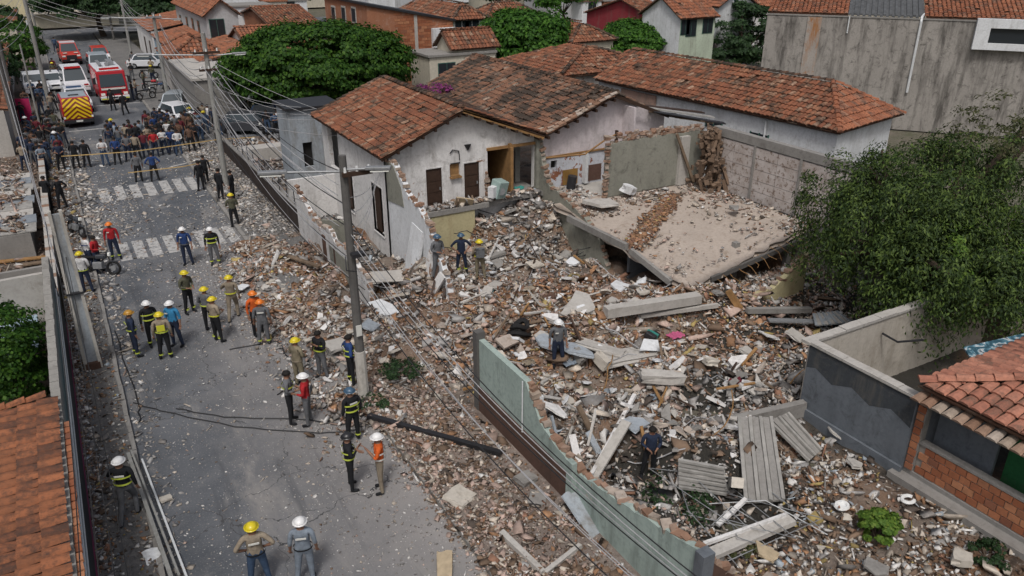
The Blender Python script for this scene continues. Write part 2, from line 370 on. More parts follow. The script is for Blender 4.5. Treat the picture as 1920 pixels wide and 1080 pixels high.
# ------------------------------------------------------------------ mesh helpers
def tag(o, label=None, cat=None, group=None, kind=None):
    if label: o['label'] = label
    if cat: o['category'] = cat
    if group: o['group'] = group
    if kind: o['kind'] = kind
    return o
def thing(name, label, cat, loc=(0, 0, 0), rz=0, group=None):
    o = bpy.data.objects.new(name, None); COL.objects.link(o); o.empty_display_size = .3
    o.location = loc; o.rotation_euler = (0, 0, rz)
    return tag(o, label, cat, group)
def link(name, me, parent=None, loc=None):
    o = bpy.data.objects.new(name, me); COL.objects.link(o)
    if parent: o.parent = parent
    if loc is not None: o.location = loc
    return o
def origin_of(p):
    v = Vector((0, 0, 0))
    while p: v = v + p.location; p = p.parent
    return v
class MB:
    def __init__(s): s.v = []; s.f = []; s.m = []; s.mi = 0
    def add(s, vs, fs):
        k = len(s.v); s.v += [tuple(v) for v in vs]; s.f += [tuple(i + k for i in f) for f in fs]; s.m += [s.mi] * len(fs); return s
    def hexa(s, c8):   # bottom 4 ccw, top 4 ccw
        return s.add(c8, [(3, 2, 1, 0), (4, 5, 6, 7), (0, 1, 5, 4), (1, 2, 6, 5), (2, 3, 7, 6), (3, 0, 4, 7)])
    def box(s, cx, cy, cz, sx, sy, sz, rz=0, M=None):
        vs = []
        c, q = math.cos(rz), math.sin(rz)
        for z in (-.5, .5):
            for x, y in ((-.5, -.5), (.5, -.5), (.5, .5), (-.5, .5)):
                p = Vector((x * sx, y * sy, z * sz))
                if M is not None: p = M @ p
                else: p = Vector((p.x * c - p.y * q, p.x * q + p.y * c, p.z))
                vs.append((p.x + cx, p.y + cy, p.z + cz))
        return s.hexa(vs)
    def bb(s, x0, x1, y0, y1, z0, z1): return s.box((x0 + x1) / 2, (y0 + y1) / 2, (z0 + z1) / 2, x1 - x0, y1 - y0, z1 - z0)
    def tube(s, pts, rad, n=6, cap=True):
        pts = [Vector(p) for p in pts]; rs = rad if isinstance(rad, (list, tuple)) else [rad] * len(pts)
        vs = []; ref = None
        for i, p in enumerate(pts):
            d = (pts[min(i + 1, len(pts) - 1)] - pts[max(i - 1, 0)])
            d = d.normalized() if d.length > 1e-9 else Vector((0, 0, 1))
            u = d.cross(Vector((0, 0, 1)) if abs(d.z) < .95 else Vector((0, 1, 0))).normalized()
            if ref is not None and u.dot(ref) < 0: u = -u
            ref = u; w_ = d.cross(u)
            for k in range(n):
                a = 2 * math.pi * k / n; vs.append(p + (u * math.cos(a) + w_ * math.sin(a)) * rs[i])
        fs = [(i * n + k, i * n + (k + 1) % n, (i + 1) * n + (k + 1) % n, (i + 1) * n + k) for i in range(len(pts) - 1) for k in range(n)]
        if cap: fs += [tuple(range(n))[::-1], tuple((len(pts) - 1) * n + k for k in range(n))]
        return s.add(vs, fs)
    def beam(s, a, b, wd, hg):
        a, b = Vector(a), Vector(b); d = b - a; L = d.length; d.normalize()
        u = d.cross(Vector((0, 0, 1))); u = u.normalized() if u.length > 1e-4 else Vector((1, 0, 0)); v = u.cross(d)
        M = Matrix((u, d, v)).transposed(); c = (a + b) / 2
        return s.box(c.x, c.y, c.z, wd, L, hg, M=M)
    def prism(s, poly, off):       # poly: list of 3D points (planar), off: extrusion vector
        k = len(poly); off = Vector(off); P = [Vector(p) for p in poly]
        vs = P + [p + off for p in P]
        fs = [tuple(range(k))[::-1], tuple(range(k, 2 * k))] + [(i, (i + 1) % k, k + (i + 1) % k, k + i) for i in range(k)]
        return s.add(vs, fs)
    def build(s, name, mats, parent=None, smooth=False, local=False, bevel=0):
        me = bpy.data.meshes.new(name)
        o = (0, 0, 0) if (local or parent is None) else origin_of(parent)
        me.from_pydata([(v[0] - o[0], v[1] - o[1], v[2] - o[2]) for v in s.v], [], s.f)
        for m in (mats if isinstance(mats, (list, tuple)) else [mats]): me.materials.append(m)
        if max(s.m or [0]): me.polygons.foreach_set('material_index', s.m)
        if smooth: me.polygons.foreach_set('use_smooth', [True] * len(me.polygons))
        ob = link(name, me, parent)
        bm_ = bmesh.new(); bm_.from_mesh(me); bmesh.ops.recalc_face_normals(bm_, faces=bm_.faces[:]); bm_.to_mesh(me); bm_.free()
        if bevel:
            b = ob.modifiers.new('bevel', 'BEVEL'); b.width = bevel; b.segments = 2; b.limit_method = 'ANGLE'
        return ob
def np_mesh(name, V, F, mat, parent=None, colors=None, smooth=False):
    """V (n,3), F (m,k) equal-sized faces"""
    me = bpy.data.meshes.new(name); k = F.shape[1]
    me.vertices.add(len(V)); me.vertices.foreach_set('co', V.astype(np.float32).ravel())
    me.loops.add(F.size); me.loops.foreach_set('vertex_index', F.astype(np.int32).ravel())
    me.polygons.add(len(F)); me.polygons.foreach_set('loop_start', np.arange(0, F.size, k, dtype=np.int32))
    me.update(calc_edges=True)
    if colors is not None:
        at_ = me.color_attributes.new('tint', 'FLOAT_COLOR', 'POINT')
        c = np.ones((len(V), 4), np.float32); c[:, :3] = colors; at_.data.foreach_set('color', c.ravel())
    me.materials.append(mat)
    if smooth: me.polygons.foreach_set('use_smooth', np.ones(len(F), bool))
    me.validate()
    return link(name, me, parent)
def sheet(name, poly, z, mat, thick=0):
    b = MB()
    if thick: b.prism([(x, y, z) for x, y in poly], (0, 0, -thick))
    else: b.add([(x, y, z) for x, y in poly], [tuple(range(len(poly)))])
    return b.build(name, mat)

# walls: profile top, rectangular openings.  axis 'X': wall lies in plane X=c and runs along Y; 'Y': plane Y=c, runs along X
def wall(b, axis, c, t, prof, z0, holes=(), zmin=None):
    us = sorted(set([p[0] for p in prof] + [h[i] for h in holes for i in (0, 1)]))
    us = [u for u in us if prof[0][0] - 1e-6 <= u <= prof[-1][0] + 1e-6]
    def top(u, side):
        for i in range(len(prof) - 1):
            (ua, za), (ub, zb) = prof[i], prof[i + 1]
            if ub - ua < 1e-9: continue
            if (side > 0 and ua <= u < ub) or (side < 0 and ua < u <= ub): return za + (zb - za) * (u - ua) / (ub - ua)
        return prof[-1][1]
    def bot(u): return z0 if not callable(z0) else z0(u)
    for ua, ub in zip(us[:-1], us[1:]):
        if ub - ua < 1e-6: continue
        hs_ = sorted([(h[2], h[3]) for h in holes if h[0] <= ua + 1e-6 and h[1] >= ub - 1e-6])
        ta, tb = top(ua, 1), top(ub, -1); la, lb = bot(ua), bot(ub)
        segs = []
        for h0, h1 in hs_:
            segs.append((la, lb, min(h0, ta), min(h0, tb))); la, lb = h1, h1
        segs.append((la, lb, ta, tb))
        for a0, b0, a1, b1 in segs:
            if a1 - a0 < 1e-4 and b1 - b0 < 1e-4: continue
            a1 = max(a1, a0 + 1e-3); b1 = max(b1, b0 + 1e-3)
            if axis == 'X': q = [(c, ua, a0), (c, ub, b0), (c, ub, b1), (c, ua, a1)]; off = (t, 0, 0)
            else: q = [(ua, c, a0), (ub, c, b0), (ub, c, b1), (ua, c, a1)]; off = (0, t, 0)
            b.prism(q, off)
    return b
def jag(prof, amp=.12, stepu=.3, seed=0):
    amp *= .8
    """broken masonry edge: refine a top profile with brick-sized teeth"""
    r = random.Random(seed); out = []
    for (ua, za), (ub, zb) in zip(prof[:-1], prof[1:]):
        n = max(1, int(math.hypot(ub - ua, zb - za) / stepu))
        for i in range(n):
            t = i / n; out.append((ua + (ub - ua) * t, za + (zb - za) * t + (r.uniform(-amp, amp) if 0 < i else 0)))
    out.append(prof[-1]); return out
BRICK_ME = None
def piece_mesh(name, sx, sy, sz, mat, jit=.0, seed=1):
    r = random.Random(seed); b = MB()
    b.box(0, 0, 0, sx, sy, sz)
    b.v = [tuple(c + r.uniform(-jit, jit) for c in v) for v in b.v]
    me = bpy.data.meshes.new(name); me.from_pydata(b.v, [], b.f); me.materials.append(mat); return me
EDGE_BR = [piece_mesh('brick', .24, .15, .09, BRICKDUST, .018, k) for k in range(4)]
def edge_bricks(parent, axis, c, t, prof, stepu=.26, seed=0, skip=.1, mat=None):
    skip = skip * .5
    r = random.Random(seed); o = origin_of(parent)
    for (ua, za), (ub, zb) in zip(prof[:-1], prof[1:]):
        L = math.hypot(ub - ua, zb - za); n = max(1, int(L / stepu))
        for i in range(n):
            if r.random() < skip: continue
            f = (i + .5) / n; u = ua + (ub - ua) * f; z = za + (zb - za) * f + r.uniform(-.06, .07)
            p = (c + t / 2, u, z) if axis == 'X' else (u, c + t / 2, z)
            ob = link('brick', EDGE_BR[r.randrange(4)], parent, Vector(p) - o)
            ob.rotation_euler = (r.uniform(-.2, .2), r.uniform(-.2, .2), (math.pi / 2 if axis == 'X' else 0) + r.uniform(-.5, .5))
            s = r.uniform(.6, 1.25); ob.scale = (s, s * abs(t) / .15 * r.uniform(.8, 1.05), r.uniform(.8, 1.5))

# roofs
def tile_me(name, wd, L, mat, h=.075):
    b = MB(); n = 5; r = wd / 2
    for yy, k, dz in ((-L / 2, 1.0, .034), (L / 2 + .05, .80, -.008)):
        for i in range(n):
            a = math.pi * i / (n - 1); b.v.append((-math.cos(a) * r * k, yy, math.sin(a) * h * k + dz))
    b.f = [(i, i + 1, n + i + 1, n + i) for i in range(n - 1)] + [(4, 3, 2, 1, 0)]
    me = bpy.data.meshes.new(name); me.from_pydata(b.v, [], b.f); me.materials.append(mat)
    return me
def inpoly(x, y, poly):
    c = False; j = len(poly) - 1
    for i in range(len(poly)):
        xi, yi = poly[i]; xj, yj = poly[j]
        if (yi > y) != (yj > y) and x < (xj - xi) * (y - yi) / (yj - yi) + xi: c = not c
        j = i
    return c
def tiled_roof(parent, corners, wd=.24, L=.42, mat=None, n_ind=300, deck=True, jit=1.0, missing=.01, seed=0, sag=.0, under=None, thick=.07):
    """corners: eave start, eave end, ridge end, ridge start (3 or 4 corners, planar)"""
    P = [Vector(p) for p in corners]; O = P[0]
    u = (P[1] - P[0]).normalized(); nrm = (P[1] - P[0]).cross(P[-1] - P[0]).normalized()
    if nrm.z < 0: nrm = -nrm
    v = nrm.cross(u).normalized()
    if (P[-1] - P[0]).dot(v) < 0: v = -v
    M3 = Matrix((u, v, u.cross(v))).transposed()
    if M3.col[2].z < 0: u2 = -u; M3 = Matrix((u2, v, u2.cross(v))).transposed()
    poly = [((p - O).dot(u), (p - O).dot(v)) for p in P]
    r = random.Random(seed)
    if deck:
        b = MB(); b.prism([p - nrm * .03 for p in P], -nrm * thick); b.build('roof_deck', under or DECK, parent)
    cells = []
    umin = min(p[0] for p in poly); umax = max(p[0] for p in poly); vmax = max(p[1] for p in poly)
    nv = int(vmax / L) + 1
    for j in range(nv):
        for i in range(int((umax - umin) / wd) + 1):
            cu = umin + (i + .5) * wd; cv = (j + .5) * L
            if not inpoly(cu, cv, poly) or r.random() < missing: continue
            sg = -sag * math.sin(math.pi * min(1, max(0, cu / max(umax, .1)))) if sag else 0
            p = O + u * (cu + r.uniform(-.012, .012) * jit) + v * (cv + r.uniform(-.02, .02) * jit) + nrm * (.008 + sg + r.uniform(0, .012) * jit)
            cells.append((p, r.uniform(-.05, .05) * jit, r.uniform(-.03, .03) * jit))
    cp = cam.location
    cells.sort(key=lambda c: (c[0] - cp).length)
    me = tile_me('roof_tile', wd, L, mat); o = origin_of(parent)
    for p, a, t in cells[:n_ind]:
        ob = link('roof_tile', me, parent)
        ob.matrix_local = Matrix.Translation(p - o) @ (M3 @ Euler((t, 0, a)).to_matrix()).to_4x4()
    rest = cells[n_ind:]
    if rest:
        base = np.array([v_.co[:] for v_ in me.vertices]); q = []
        for p, a, t in rest:
            m = np.array(M3 @ Euler((t, 0, a)).to_matrix()); q.append(base @ m.T + np.array(p - o))
        V = np.concatenate(q); k = len(base); n = len(rest)
        fq = np.array([(i, i + 1, 5 + i + 1, 5 + i) for i in range(4)] + [(3, 2, 1, 0), (4, 3, 0, 0)][:1])
        F = (fq[None] + (np.arange(n) * k)[:, None, None]).reshape(-1, 4)
        ob = np_mesh('roof_tiles', V, F, mat, parent); ob['kind'] = 'stuff'
    return nrm
def ridge_caps(parent, a, b_, mat, r=.11, L=.42, seed=0, name='ridge_tile'):
    a, b_ = Vector(a), Vector(b_); d = b_ - a; n = max(1, int(d.length / L)); d.normalize()
    me = tile_me(name, r * 2.3, L, mat, h=r); o = origin_of(parent); rr = random.Random(seed)
    side = d.cross(Vector((0, 0, 1))).normalized(); up = side.cross(d)
    M3 = Matrix((side, d, up)).transposed()
    for i in range(n):
        p = a + d * (i + .5) * L + Vector((rr.uniform(-.015, .015), 0, rr.uniform(0, .02)))
        ob = link(name, me, parent); ob.matrix_local = Matrix.Translation(p - o) @ (M3 @ Euler((0, rr.uniform(-.06, .06), rr.uniform(-.06, .06))).to_matrix()).to_4x4()
# ================================================================== SETTING
ground = sheet('ground', [(-900, -60), (900, -60), (900, 1500), (-900, 1500)], -.30, EARTH); tag(ground, kind='structure')
tag(sheet('road', [(-.1, 4), (6.3, 4), (6.3, 135), (-.1, 135)], 0, ASPHALT, .25), kind='structure')
tag(sheet('cross_road', [(-30, 135), (60, 135), (60, 143), (-30, 143)], 0.004, ASPHALT, .25), kind='structure')
tag(sheet('left_pavement', [(-1.42, 4), (-.22, 4), (-.22, 135), (-1.42, 135)], .12, SIDEWALK, .4), kind='structure')
tag(sheet('right_verge', [(6.48, 4), (9.2, 4), (9.2, 22), (6.48, 22)], .12, VERGE, .4), kind='structure')
tag(sheet('right_pavement', [(6.48, 22.004), (8.8, 22.004), (8.8, 57), (6.48, 57)], .12, SIDEWALK, .4), kind='structure')
tag(sheet('far_right_pavement', [(6.48, 57.004), (10.2, 57.004), (10.2, 135), (6.48, 135)], .12, SIDEWALK, .4), kind='structure')
tag(sheet('side_street', [(10.2, 58), (46, 58), (46, 66), (10.2, 66)], .004, ASPHALT, .25), kind='structure')
# kerbs of separate stones
def kerb(x0, x1, y0, y1, h, skip=0.0, seed=0):
    r = random.Random(seed); root = thing('kerb', None, None, ((x0 + x1) / 2, y0, 0)); root['kind'] = 'structure'
    y = y0; me = piece_mesh('kerb_stone', x1 - x0, .96, h + .2, CONC, .008, 3)
    k = 0
    while y < y1 and k < 110:
        if r.random() > skip:
            o = link('kerb_stone', me, root, (r.uniform(-.015, .015), y - y0 + .5, (h - .2) / 2 + r.uniform(-.01, .01)))
            o.rotation_euler.z = r.uniform(-.02, .02)
        y += 1.0; k += 1
    return root
kerb(-.22, -.1, 6, 112, .125, .02, 1)
kerb(6.3, 6.48, 6, 112, .125, .02, 2)
# crossings
cw = thing('zebra_crossing', None, None, (3, 47.7, .004)); cw['kind'] = 'structure'
for i, x in enumerate([1.15, 1.95, 2.75, 3.55, 4.35, 5.1, 5.8]):
    b = MB(); b.add([(x - .24, 46.4, .004), (x + .24, 46.4, .004), (x + .24, 49.2, .004), (x - .24, 49.2, .004)], [(0, 1, 2, 3)]); b.build('crossing_stripe', PAINT, cw)
cw = thing('zebra_crossing', None, None, (3, 38, .004)); cw['kind'] = 'structure'
for i, x in enumerate([1.2, 1.85, 2.5, 3.2, 3.9, 4.6, 5.3, 5.95]):
    b = MB(); b.add([(x - .23, 36.7, .004), (x + .23, 36.7, .004), (x + .23, 39.2, .004), (x - .23, 39.2, .004)], [(0, 1, 2, 3)]); b.build('crossing_stripe', PAINT, cw)
b = MB(); 
for y0, y1 in ((52.1, 52.3),): b.add([(5.2, y0, .005), (8.8, y0 + 1.0, .125), (8.8, y1 + 1.1, .125), (5.2, y1, .005)], [(0, 1, 2, 3)])
for y in (66, 75.5, 83): b.add([(.2, y, .004), (6.1, y, .004), (6.1, y + .25, .004), (.2, y + .25, .004)], [(0, 1, 2, 3)])
tag(b.build('road_marking', PAINT), kind='structure')

# lot terrain with the heap
def terrain(name, x0, x1, y0, y1, stp, mat, zoff=0.0, f=None):
    xs = np.arange(x0, x1 + 1e-6, stp); ys = np.arange(y0, y1 + 1e-6, stp); X, Y = np.meshgrid(xs, ys)
    Z = gh(X, Y) + zoff + (RNG.random(X.shape) - .5) * .05
    V = np.stack([X.ravel(), Y.ravel(), Z.ravel()], 1); nx = len(xs); ny = len(ys)
    i = (np.arange(nx - 1)[None] + (np.arange(ny - 1) * nx)[:, None]).ravel()
    F = np.stack([i, i + 1, i + nx + 1, i + nx], 1)
    cx = X.ravel()[i] + stp / 2; cy = Y.ravel()[i] + stp / 2
    F = F[~((cx < 8.8) & (gh(cx, cy) < .10))]
    o = np_mesh(name, V, F, mat, smooth=True); return tag(o, kind='structure')
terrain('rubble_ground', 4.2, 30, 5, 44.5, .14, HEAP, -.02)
tag(sheet('yard_ground', [(8.8, 44.5), (46, 44.5), (46, 57.9), (8.8, 57.9)], -.02, SOIL, .3), kind='structure')
tag(sheet('left_yard_ground', [(-40, 5), (-1.66, 5), (-1.66, 130), (-40, 130)], .02, SOIL, .3), kind='structure')

# ================================================================== DAMAGED HOUSES
def doorway(parent, name, axis, c, u0, u1, z0, z1, mat, label=None, inset=.02, fr=WHITE):
    b = MB(); t = .05
    if axis == 'Y': b.bb(u0, u1, c + .03, c + .03 + t, z0, z1)
    else: b.bb(c + .03, c + .03 + t, u0, u1, z0, z1)
    d = b.build(name, mat, parent)
    if label: d['label'] = label
    f = MB(); w_ = .05
    if axis == 'Y':
        f.bb(u0 - w_, u0, c - .03, c + .1, z0, z1 + w_); f.bb(u1, u1 + w_, c - .03, c + .1, z0, z1 + w_); f.bb(u0, u1, c - .03, c + .1, z1, z1 + w_)
    else:
        f.bb(c - .03, c + .1, u0 - w_, u0, z0, z1 + w_); f.bb(c - .03, c + .1, u1, u1 + w_, z0, z1 + w_); f.bb(c - .03, c + .1, u0, u1, z1, z1 + w_)
    f.build('frame', fr, d)
    if axis == 'Y':
        h = MB(); h.box(u1 - .1, c - .01, (z0 + z1) / 2 - .1, .04, .06, .12); h.build('handle', METAL, d)
        p = MB(); hh = z1 - z0
        for a0, a1 in ((.08, .30), (.36, .60), (.66, .92)): p.bb(u0 + .08, u1 - .08, c + .012, c + .03, z0 + hh * a0, z0 + hh * a1)
        p.build('door_panel', mat, d)
    return d

GY, SX = 30.6, 11.4          # gable plane, street-side wall plane
ha = thing('damaged_house', 'white gabled house with torn off front rooms, two brown doors and an orange tile roof', 'house', (11.4, 30.6, 0))
eL, eR, rX = 11.0, 18.98, 14.85
yF, yB = 30.1, 39.9
zE, zR = 4.86, 6.5
rx_mid = (eL + eR) / 2
# gable wall: openings = two doors, small niche, then two torn open rooms on the right
b = MB()
prof = [(SX, zE + .05), (rX, zR - .17), (18.75, zE + .12)]
wall(b, 'Y', GY, .22, prof, 0.0, holes=[(13.2, 13.95, 2.3, 3.98), (15.05, 15.8, 2.3, 4.0), (14.36, 14.85, 3.5, 4.05), (16.25, 18.7, 2.3, 4.42)])
b.build('gable_wall', WHITE, ha)
for nm, u0, u1, z1 in (('door', 13.2, 13.95, 3.98), ('door', 15.05, 15.8, 4.0)):
    doorway(ha, nm, 'Y', GY, u0, u1, 2.3, z1, WOOD_D)
b = MB(); b.bb(14.34, 14.87, GY - .16, GY + .05, 3.42, 3.5); b.bb(14.4, 14.8, GY - .14, GY - .02, 3.5, 3.56); b.bb(14.36, 14.85, GY + .1, GY + .15, 3.5, 4.05)
b.build('meter_box', WOOD_B, ha)
b = MB(); b.bb(14.40, 14.86, GY - .03, GY + .02, 4.06, 4.10); b.tube([(14.38, GY - .04, 4.55), (14.5, GY - .05, 4.7), (14.8, GY - .05, 4.62), (14.84, GY - .04, 4.2)], .025); b.build('wall_lamp_bracket', METAL_D, ha)
b = MB(); b.tube([(15.25, GY - .02, 4.85), (15.25, GY - .06, 4.6)], [.17, .03], 8); b.build('wall_bowl', METAL_D, ha)
# floor slab edge and interior rooms behind the torn opening
b = MB(); b.bb(15.9, 18.9, GY - .55, 34.4, 2.08, 2.28); b.build('floor_slab', CONC, ha)
b = MB(); b.bb(11.6, 15.9, GY - .75, GY - .01, 2.05, 2.27); b.build('balcony_slab', CONC, ha)
b = MB(); b.bb(16.26, 18.7, 33.9, 34.1, 2.29, 4.7); b.build('room_wall', OCHRE, ha)
b = MB(); b.bb(16.14, 16.24, GY + .23, 33.88, 2.29, 4.6); b.build('room_wall', OCHRE, ha)
b = MB(); wall(b, 'Y', 31.9, .12, [(17.42, 4.5), (18.72, 4.5)], 2.29, holes=[(17.95, 18.45, 2.3, 3.85)]); b.build('room_wall', GREYROOM, ha)
b = MB(); b.bb(17.3, 17.41, GY - .2, 33.88, 2.29, 4.5); b.build('room_wall', WOOD_B, ha)
b = MB(); b.bb(17.9, 18.55, 32.6, 32.7, 2.29, 4.0); b.build('painted_dark_panel', DARKIN, ha)  # near-black sheet paints the darkness behind the doorway
b = MB(); b.bb(16.2, 18.75, GY - .1, GY + .24, 4.44, 4.56); b.box(17.35, GY - .12, 4.5, .14, .16, .3); b.build('lintel_beam', WOOD_B, ha)
b = MB(); b.bb(17.28, 17.42, GY - .32, GY - .18, 2.29, 4.5); b.build('door_post', WOOD_B, ha)
b = MB(); b.bb(16.2, 18.8, GY + .25, 34.2, 4.6, 4.7); b.build('ceiling', WOOD_D, ha)
edge_bricks(ha, 'X', 16.1, .14, [(GY - .08, 2.35), (GY - .02, 3.5)], .12, 3, .0)
# podium wall below the doors, yellowed
b = MB(); wall(b, 'Y', GY - .70, .18, jag([(11.7, 2.02), (15.2, 2.02)], .03), -.1); pw = b.build('podium_wall', YELLOWISH, ha)
# street side wall with two openings, room darkness painted on an inner wall behind
b = MB(); wall(b, 'X', SX, .22, [(GY + .002, zE - .05), (39.3, zE - .05)], -.1, holes=[(31.3, 32.6, .95, 3.2), (35.2, 36.6, .9, 2.9), (37.0, 38.6, 2.5, 4.6)])
b.build('side_wall', WHITE, ha)
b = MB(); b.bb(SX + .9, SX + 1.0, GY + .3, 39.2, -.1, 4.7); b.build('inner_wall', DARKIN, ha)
for y_ in (33.9, 36.8):
    b = MB(); b.bb(SX + .23, SX + .89, y_, y_ + .1, 0, 4.6); b.build('inner_wall', GREYROOM, ha)
for y0, y1, z0, z1 in ((31.3, 32.6, .95, 3.2), (35.2, 36.6, .9, 2.9)):
    f = MB(); f.bb(SX - .02, SX + .1, y0 - .06, y0, z0, z1 + .06); f.bb(SX - .02, SX + .1, y1, y1 + .06, z0, z1 + .06); f.bb(SX - .05, SX + .12, y0, y1, z0 - .06, z0); f.bb(SX - .02, SX + .1, y0, y1, z1, z1 + .06)
    fo = f.build('window_frame', WHITE, ha)
    g_ = MB(); g_.bb(SX + .12, SX + .15, (y0 + y1) / 2, y1, z0, z1); g_.build('shutter', WOOD_D, fo)
# back and far side walls
b = MB(); wall(b, 'Y', 39.3, .2, [(SX, zE), (rX, zR - .2), (18.8, zE)], -.1); b.build('back_wall', WHITE, ha)
# roof A: left slope and right slope
tiled_roof(ha, [(eL, yB, zE), (eL, yF, zE), (rX, yF, zR), (rX, yB - .5, zR)], .23, .34, TILE, 300, seed=2, missing=.004)
tiled_roof(ha, [(eR, yF, zE + .06), (eR, yB, zE + .06), (rX + .02, yB, zR), (rX + .02, yF, zR)], .23, .34, TILE_OLD, 40, seed=3)
ridge_caps(ha, (rX, yF, zR + .05), (rX, yB - .4, zR + .05), TILE_OLD, .12, .4)
ridge_caps(ha, (eL + .05, yF + .02, zE + .07), (rX, yF + .02, zR + .07), TILE, .09, .36, 4, 'verge_tile')
ridge_caps(ha, (eR, yF + .02, zE + .13), (rX, yF + .02, zR + .07), TILE, .07, .36, 5, 'verge_tile')
ridge_caps(ha, (eL + .05, yB - .1, zE + .07), (rX, yB - .5, zR + .07), CONC_L and TILE_OLD, .09, .36, 4, 'verge_tile')
for i in range(7):
    t = i / 6
    for xa, xb in ((eL, rX), (eR, rX)):
        x = xa + (xb - xa) * (.06 + .9 * t); z = zE + (zR - zE) * (.06 + .9 * t) - .19
        bb_ = MB(); bb_.box(x, yF + .28, z, .09, .62, .12); bb_.build('purlin_end', WOOD_D, ha)
b = MB(); b.beam((eR - .04, yF + .02, zE - .08), (rX, yF + .02, zR - .08), .04, .14); b.build('bargeboard', WOOD_B, ha)
b = MB(); b.beam((eL + .05, yF + .04, zE - .10), (rX, yF + .04, zR - .10), .04, .10); b.build('bargeboard', WOOD_D, ha)
# torn wall that ran on toward the street corner: masonry stub falling away in a diagonal
b = MB(); pr = jag([(24.6, .5), (25.3, 1.7), (25.9, 2.4), (26.5, 3.1), (27.3, 3.5), (28.4, 3.75), (29.0, 4.2), (29.75, 4.7), (30.59, 4.78)], .10, .22, 5)
wall(b, 'X', SX, .22, pr, -.2); st = b.build('torn_wall', WHITE_CLEAN, ha); st['label'] = 'torn white side wall with a jagged brick edge'
edge_bricks(ha, 'X', SX, .22, pr, .17, 6, .02)
b = MB(); b.prism([(SX - .03, 28.8, 3.1), (SX - .03, 30.55, 2.9), (SX - .03, 30.55, 4.75), (SX - .03, 29.7, 4.6), (SX - .03, 29.0, 3.9)], (.027, 0, 0)); b.build('bare_cement_patch', CEMENT, ha)
b = MB(); b.box(11.15, 26.2, 1.0, .12, .5, 2.6, M=Euler((.32, .12, .1)).to_matrix()); b.box(11.0, 25.4, .7, .1, .35, 1.9, M=Euler((.5, .2, .3)).to_matrix()); b.build('leaning_plaster_sheet', WHITE, ha)
b = MB(); b.box(11.2, 27.6, 1.3, .1, 1.1, 2.7, M=Euler((.1, .16, .02)).to_matrix()); b.build('leaning_plaster_sheet', WHITE_CLEAN, ha)
# partition wall X=18.9 stepping down toward the viewer
b = MB(); pp = jag([(24.9, .3), (25.6, 1.4), (26.1, 1.75), (27.2, 2.15), (28.6, 2.5), (29.7, 2.75), (30.2, 3.6), (30.58, 4.6)], .08, .24, 8)
wall(b, 'X', 18.9, .25, pp, -.2); b.build('broken_partition', CEMENT, ha)['label'] = 'grey broken partition wall stepping down to the rubble'
edge_bricks(ha, 'X', 18.9, .25, pp, .2, 9, .05)
b = MB(); b.bb(18.72, 18.89, GY - .2, GY + .2, 2.0, 4.8); b.build('corner_pillar', CEMENT, ha)

hb = thing('damaged_house', 'house under a blackened old tile roof with pale pink gable and peeling blue room', 'house', (20, 30.6, 0))
r2x, r2z, r2r = 22.95, 6.42, 27.3
b = MB(); wall(b, 'Y', GY + .004, .2, [(19.16, zE + .1), (r2x, r2z - .18), (26.4, 4.95)], 3.75); b.build('gable_wall', PINKISH, hb)
b = MB(); b.bb(23.75, 23.85, GY - .9, GY, 3.3, 5.75); b.build('wall_return', PINKISH, hb)
b = MB(); wall(b, 'Y', GY + .004, .2, [(19.16, 3.66), (23.4, 3.66)], 1.9, holes=[(19.65, 20.0, 3.1, 3.5)]); b.build('lower_wall', PEELED, hb)
b = MB(); b.bb(19.6, 20.05, GY + .21, GY + .25, 3.0, 3.6); b.build('painted_dark_panel', DARKIN, hb)  # black panel gives the small opening its darkness
b = MB(); b.bb(19.2, 23.4, GY - .06, GY + .21, 3.67, 3.745); b.build('picture_rail', WOOD_B, hb)
b = MB(); b.bb(20.35, 21.2, GY - .02, GY + .001, 2.2, 2.95); b.build('dado', OCHRE, hb)
b = MB(); b.bb(21.75, 22.6, GY - .02, GY + .001, 2.2, 3.0); b.build('dado', DADO, hb)
b = MB(); b.bb(21.45, 21.62, GY - .3, GY - .01, 2.2, 3.66); b.build('pilaster', WHITE_CLEAN, hb)
tiled_roof(hb, [(eR + .05, 44.0, zE + .06), (eR + .05, yF, zE + .06), (r2x, yF, r2z), (r2x, 45.0, r2z)], .25, .36, TILE_OLD, 300, seed=12, missing=.02, jit=2.0)
tiled_roof(hb, [(26.3, yF + .9, 5.02), (26.3, 44.5, 5.02), (r2x + .02, 44.5, r2z), (r2x + .02, yF, r2z)], .25, .36, TILE_OLD, 40, seed=13, missing=.05, jit=2.5)
ridge_caps(hb, (r2x, yF, r2z + .05), (r2x, 44.9, r2z + .05), TILE_OLD, .12, .4)
ridge_caps(hb, (eR + .1, yF, zE + .15), (r2x, yF, r2z + .06), BRICKDUST, .09, .34, 7, 'verge_tile')
ridge_caps(hb, (eR + .35, yF + .3, zE + .2), (r2x, yF + .3, r2z + .05), BRICKDUST, .08, .4, 17, 'verge_tile')
for i in range(8):
    t = i / 7; x = eR + .2 + (r2x - eR - .3) * t; z = zE + .1 + (r2z - zE - .2) * t - .19
    q = MB(); q.box(x, yF + .25, z, .1, .6, .13); q.build('purlin_end', WOOD_D, hb)
b = MB(); b.beam((r2x, yF + .05, r2z - .12), (26.3, yF + .05, 5.0), .06, .16); b.build('bargeboard', WOOD_D, hb)
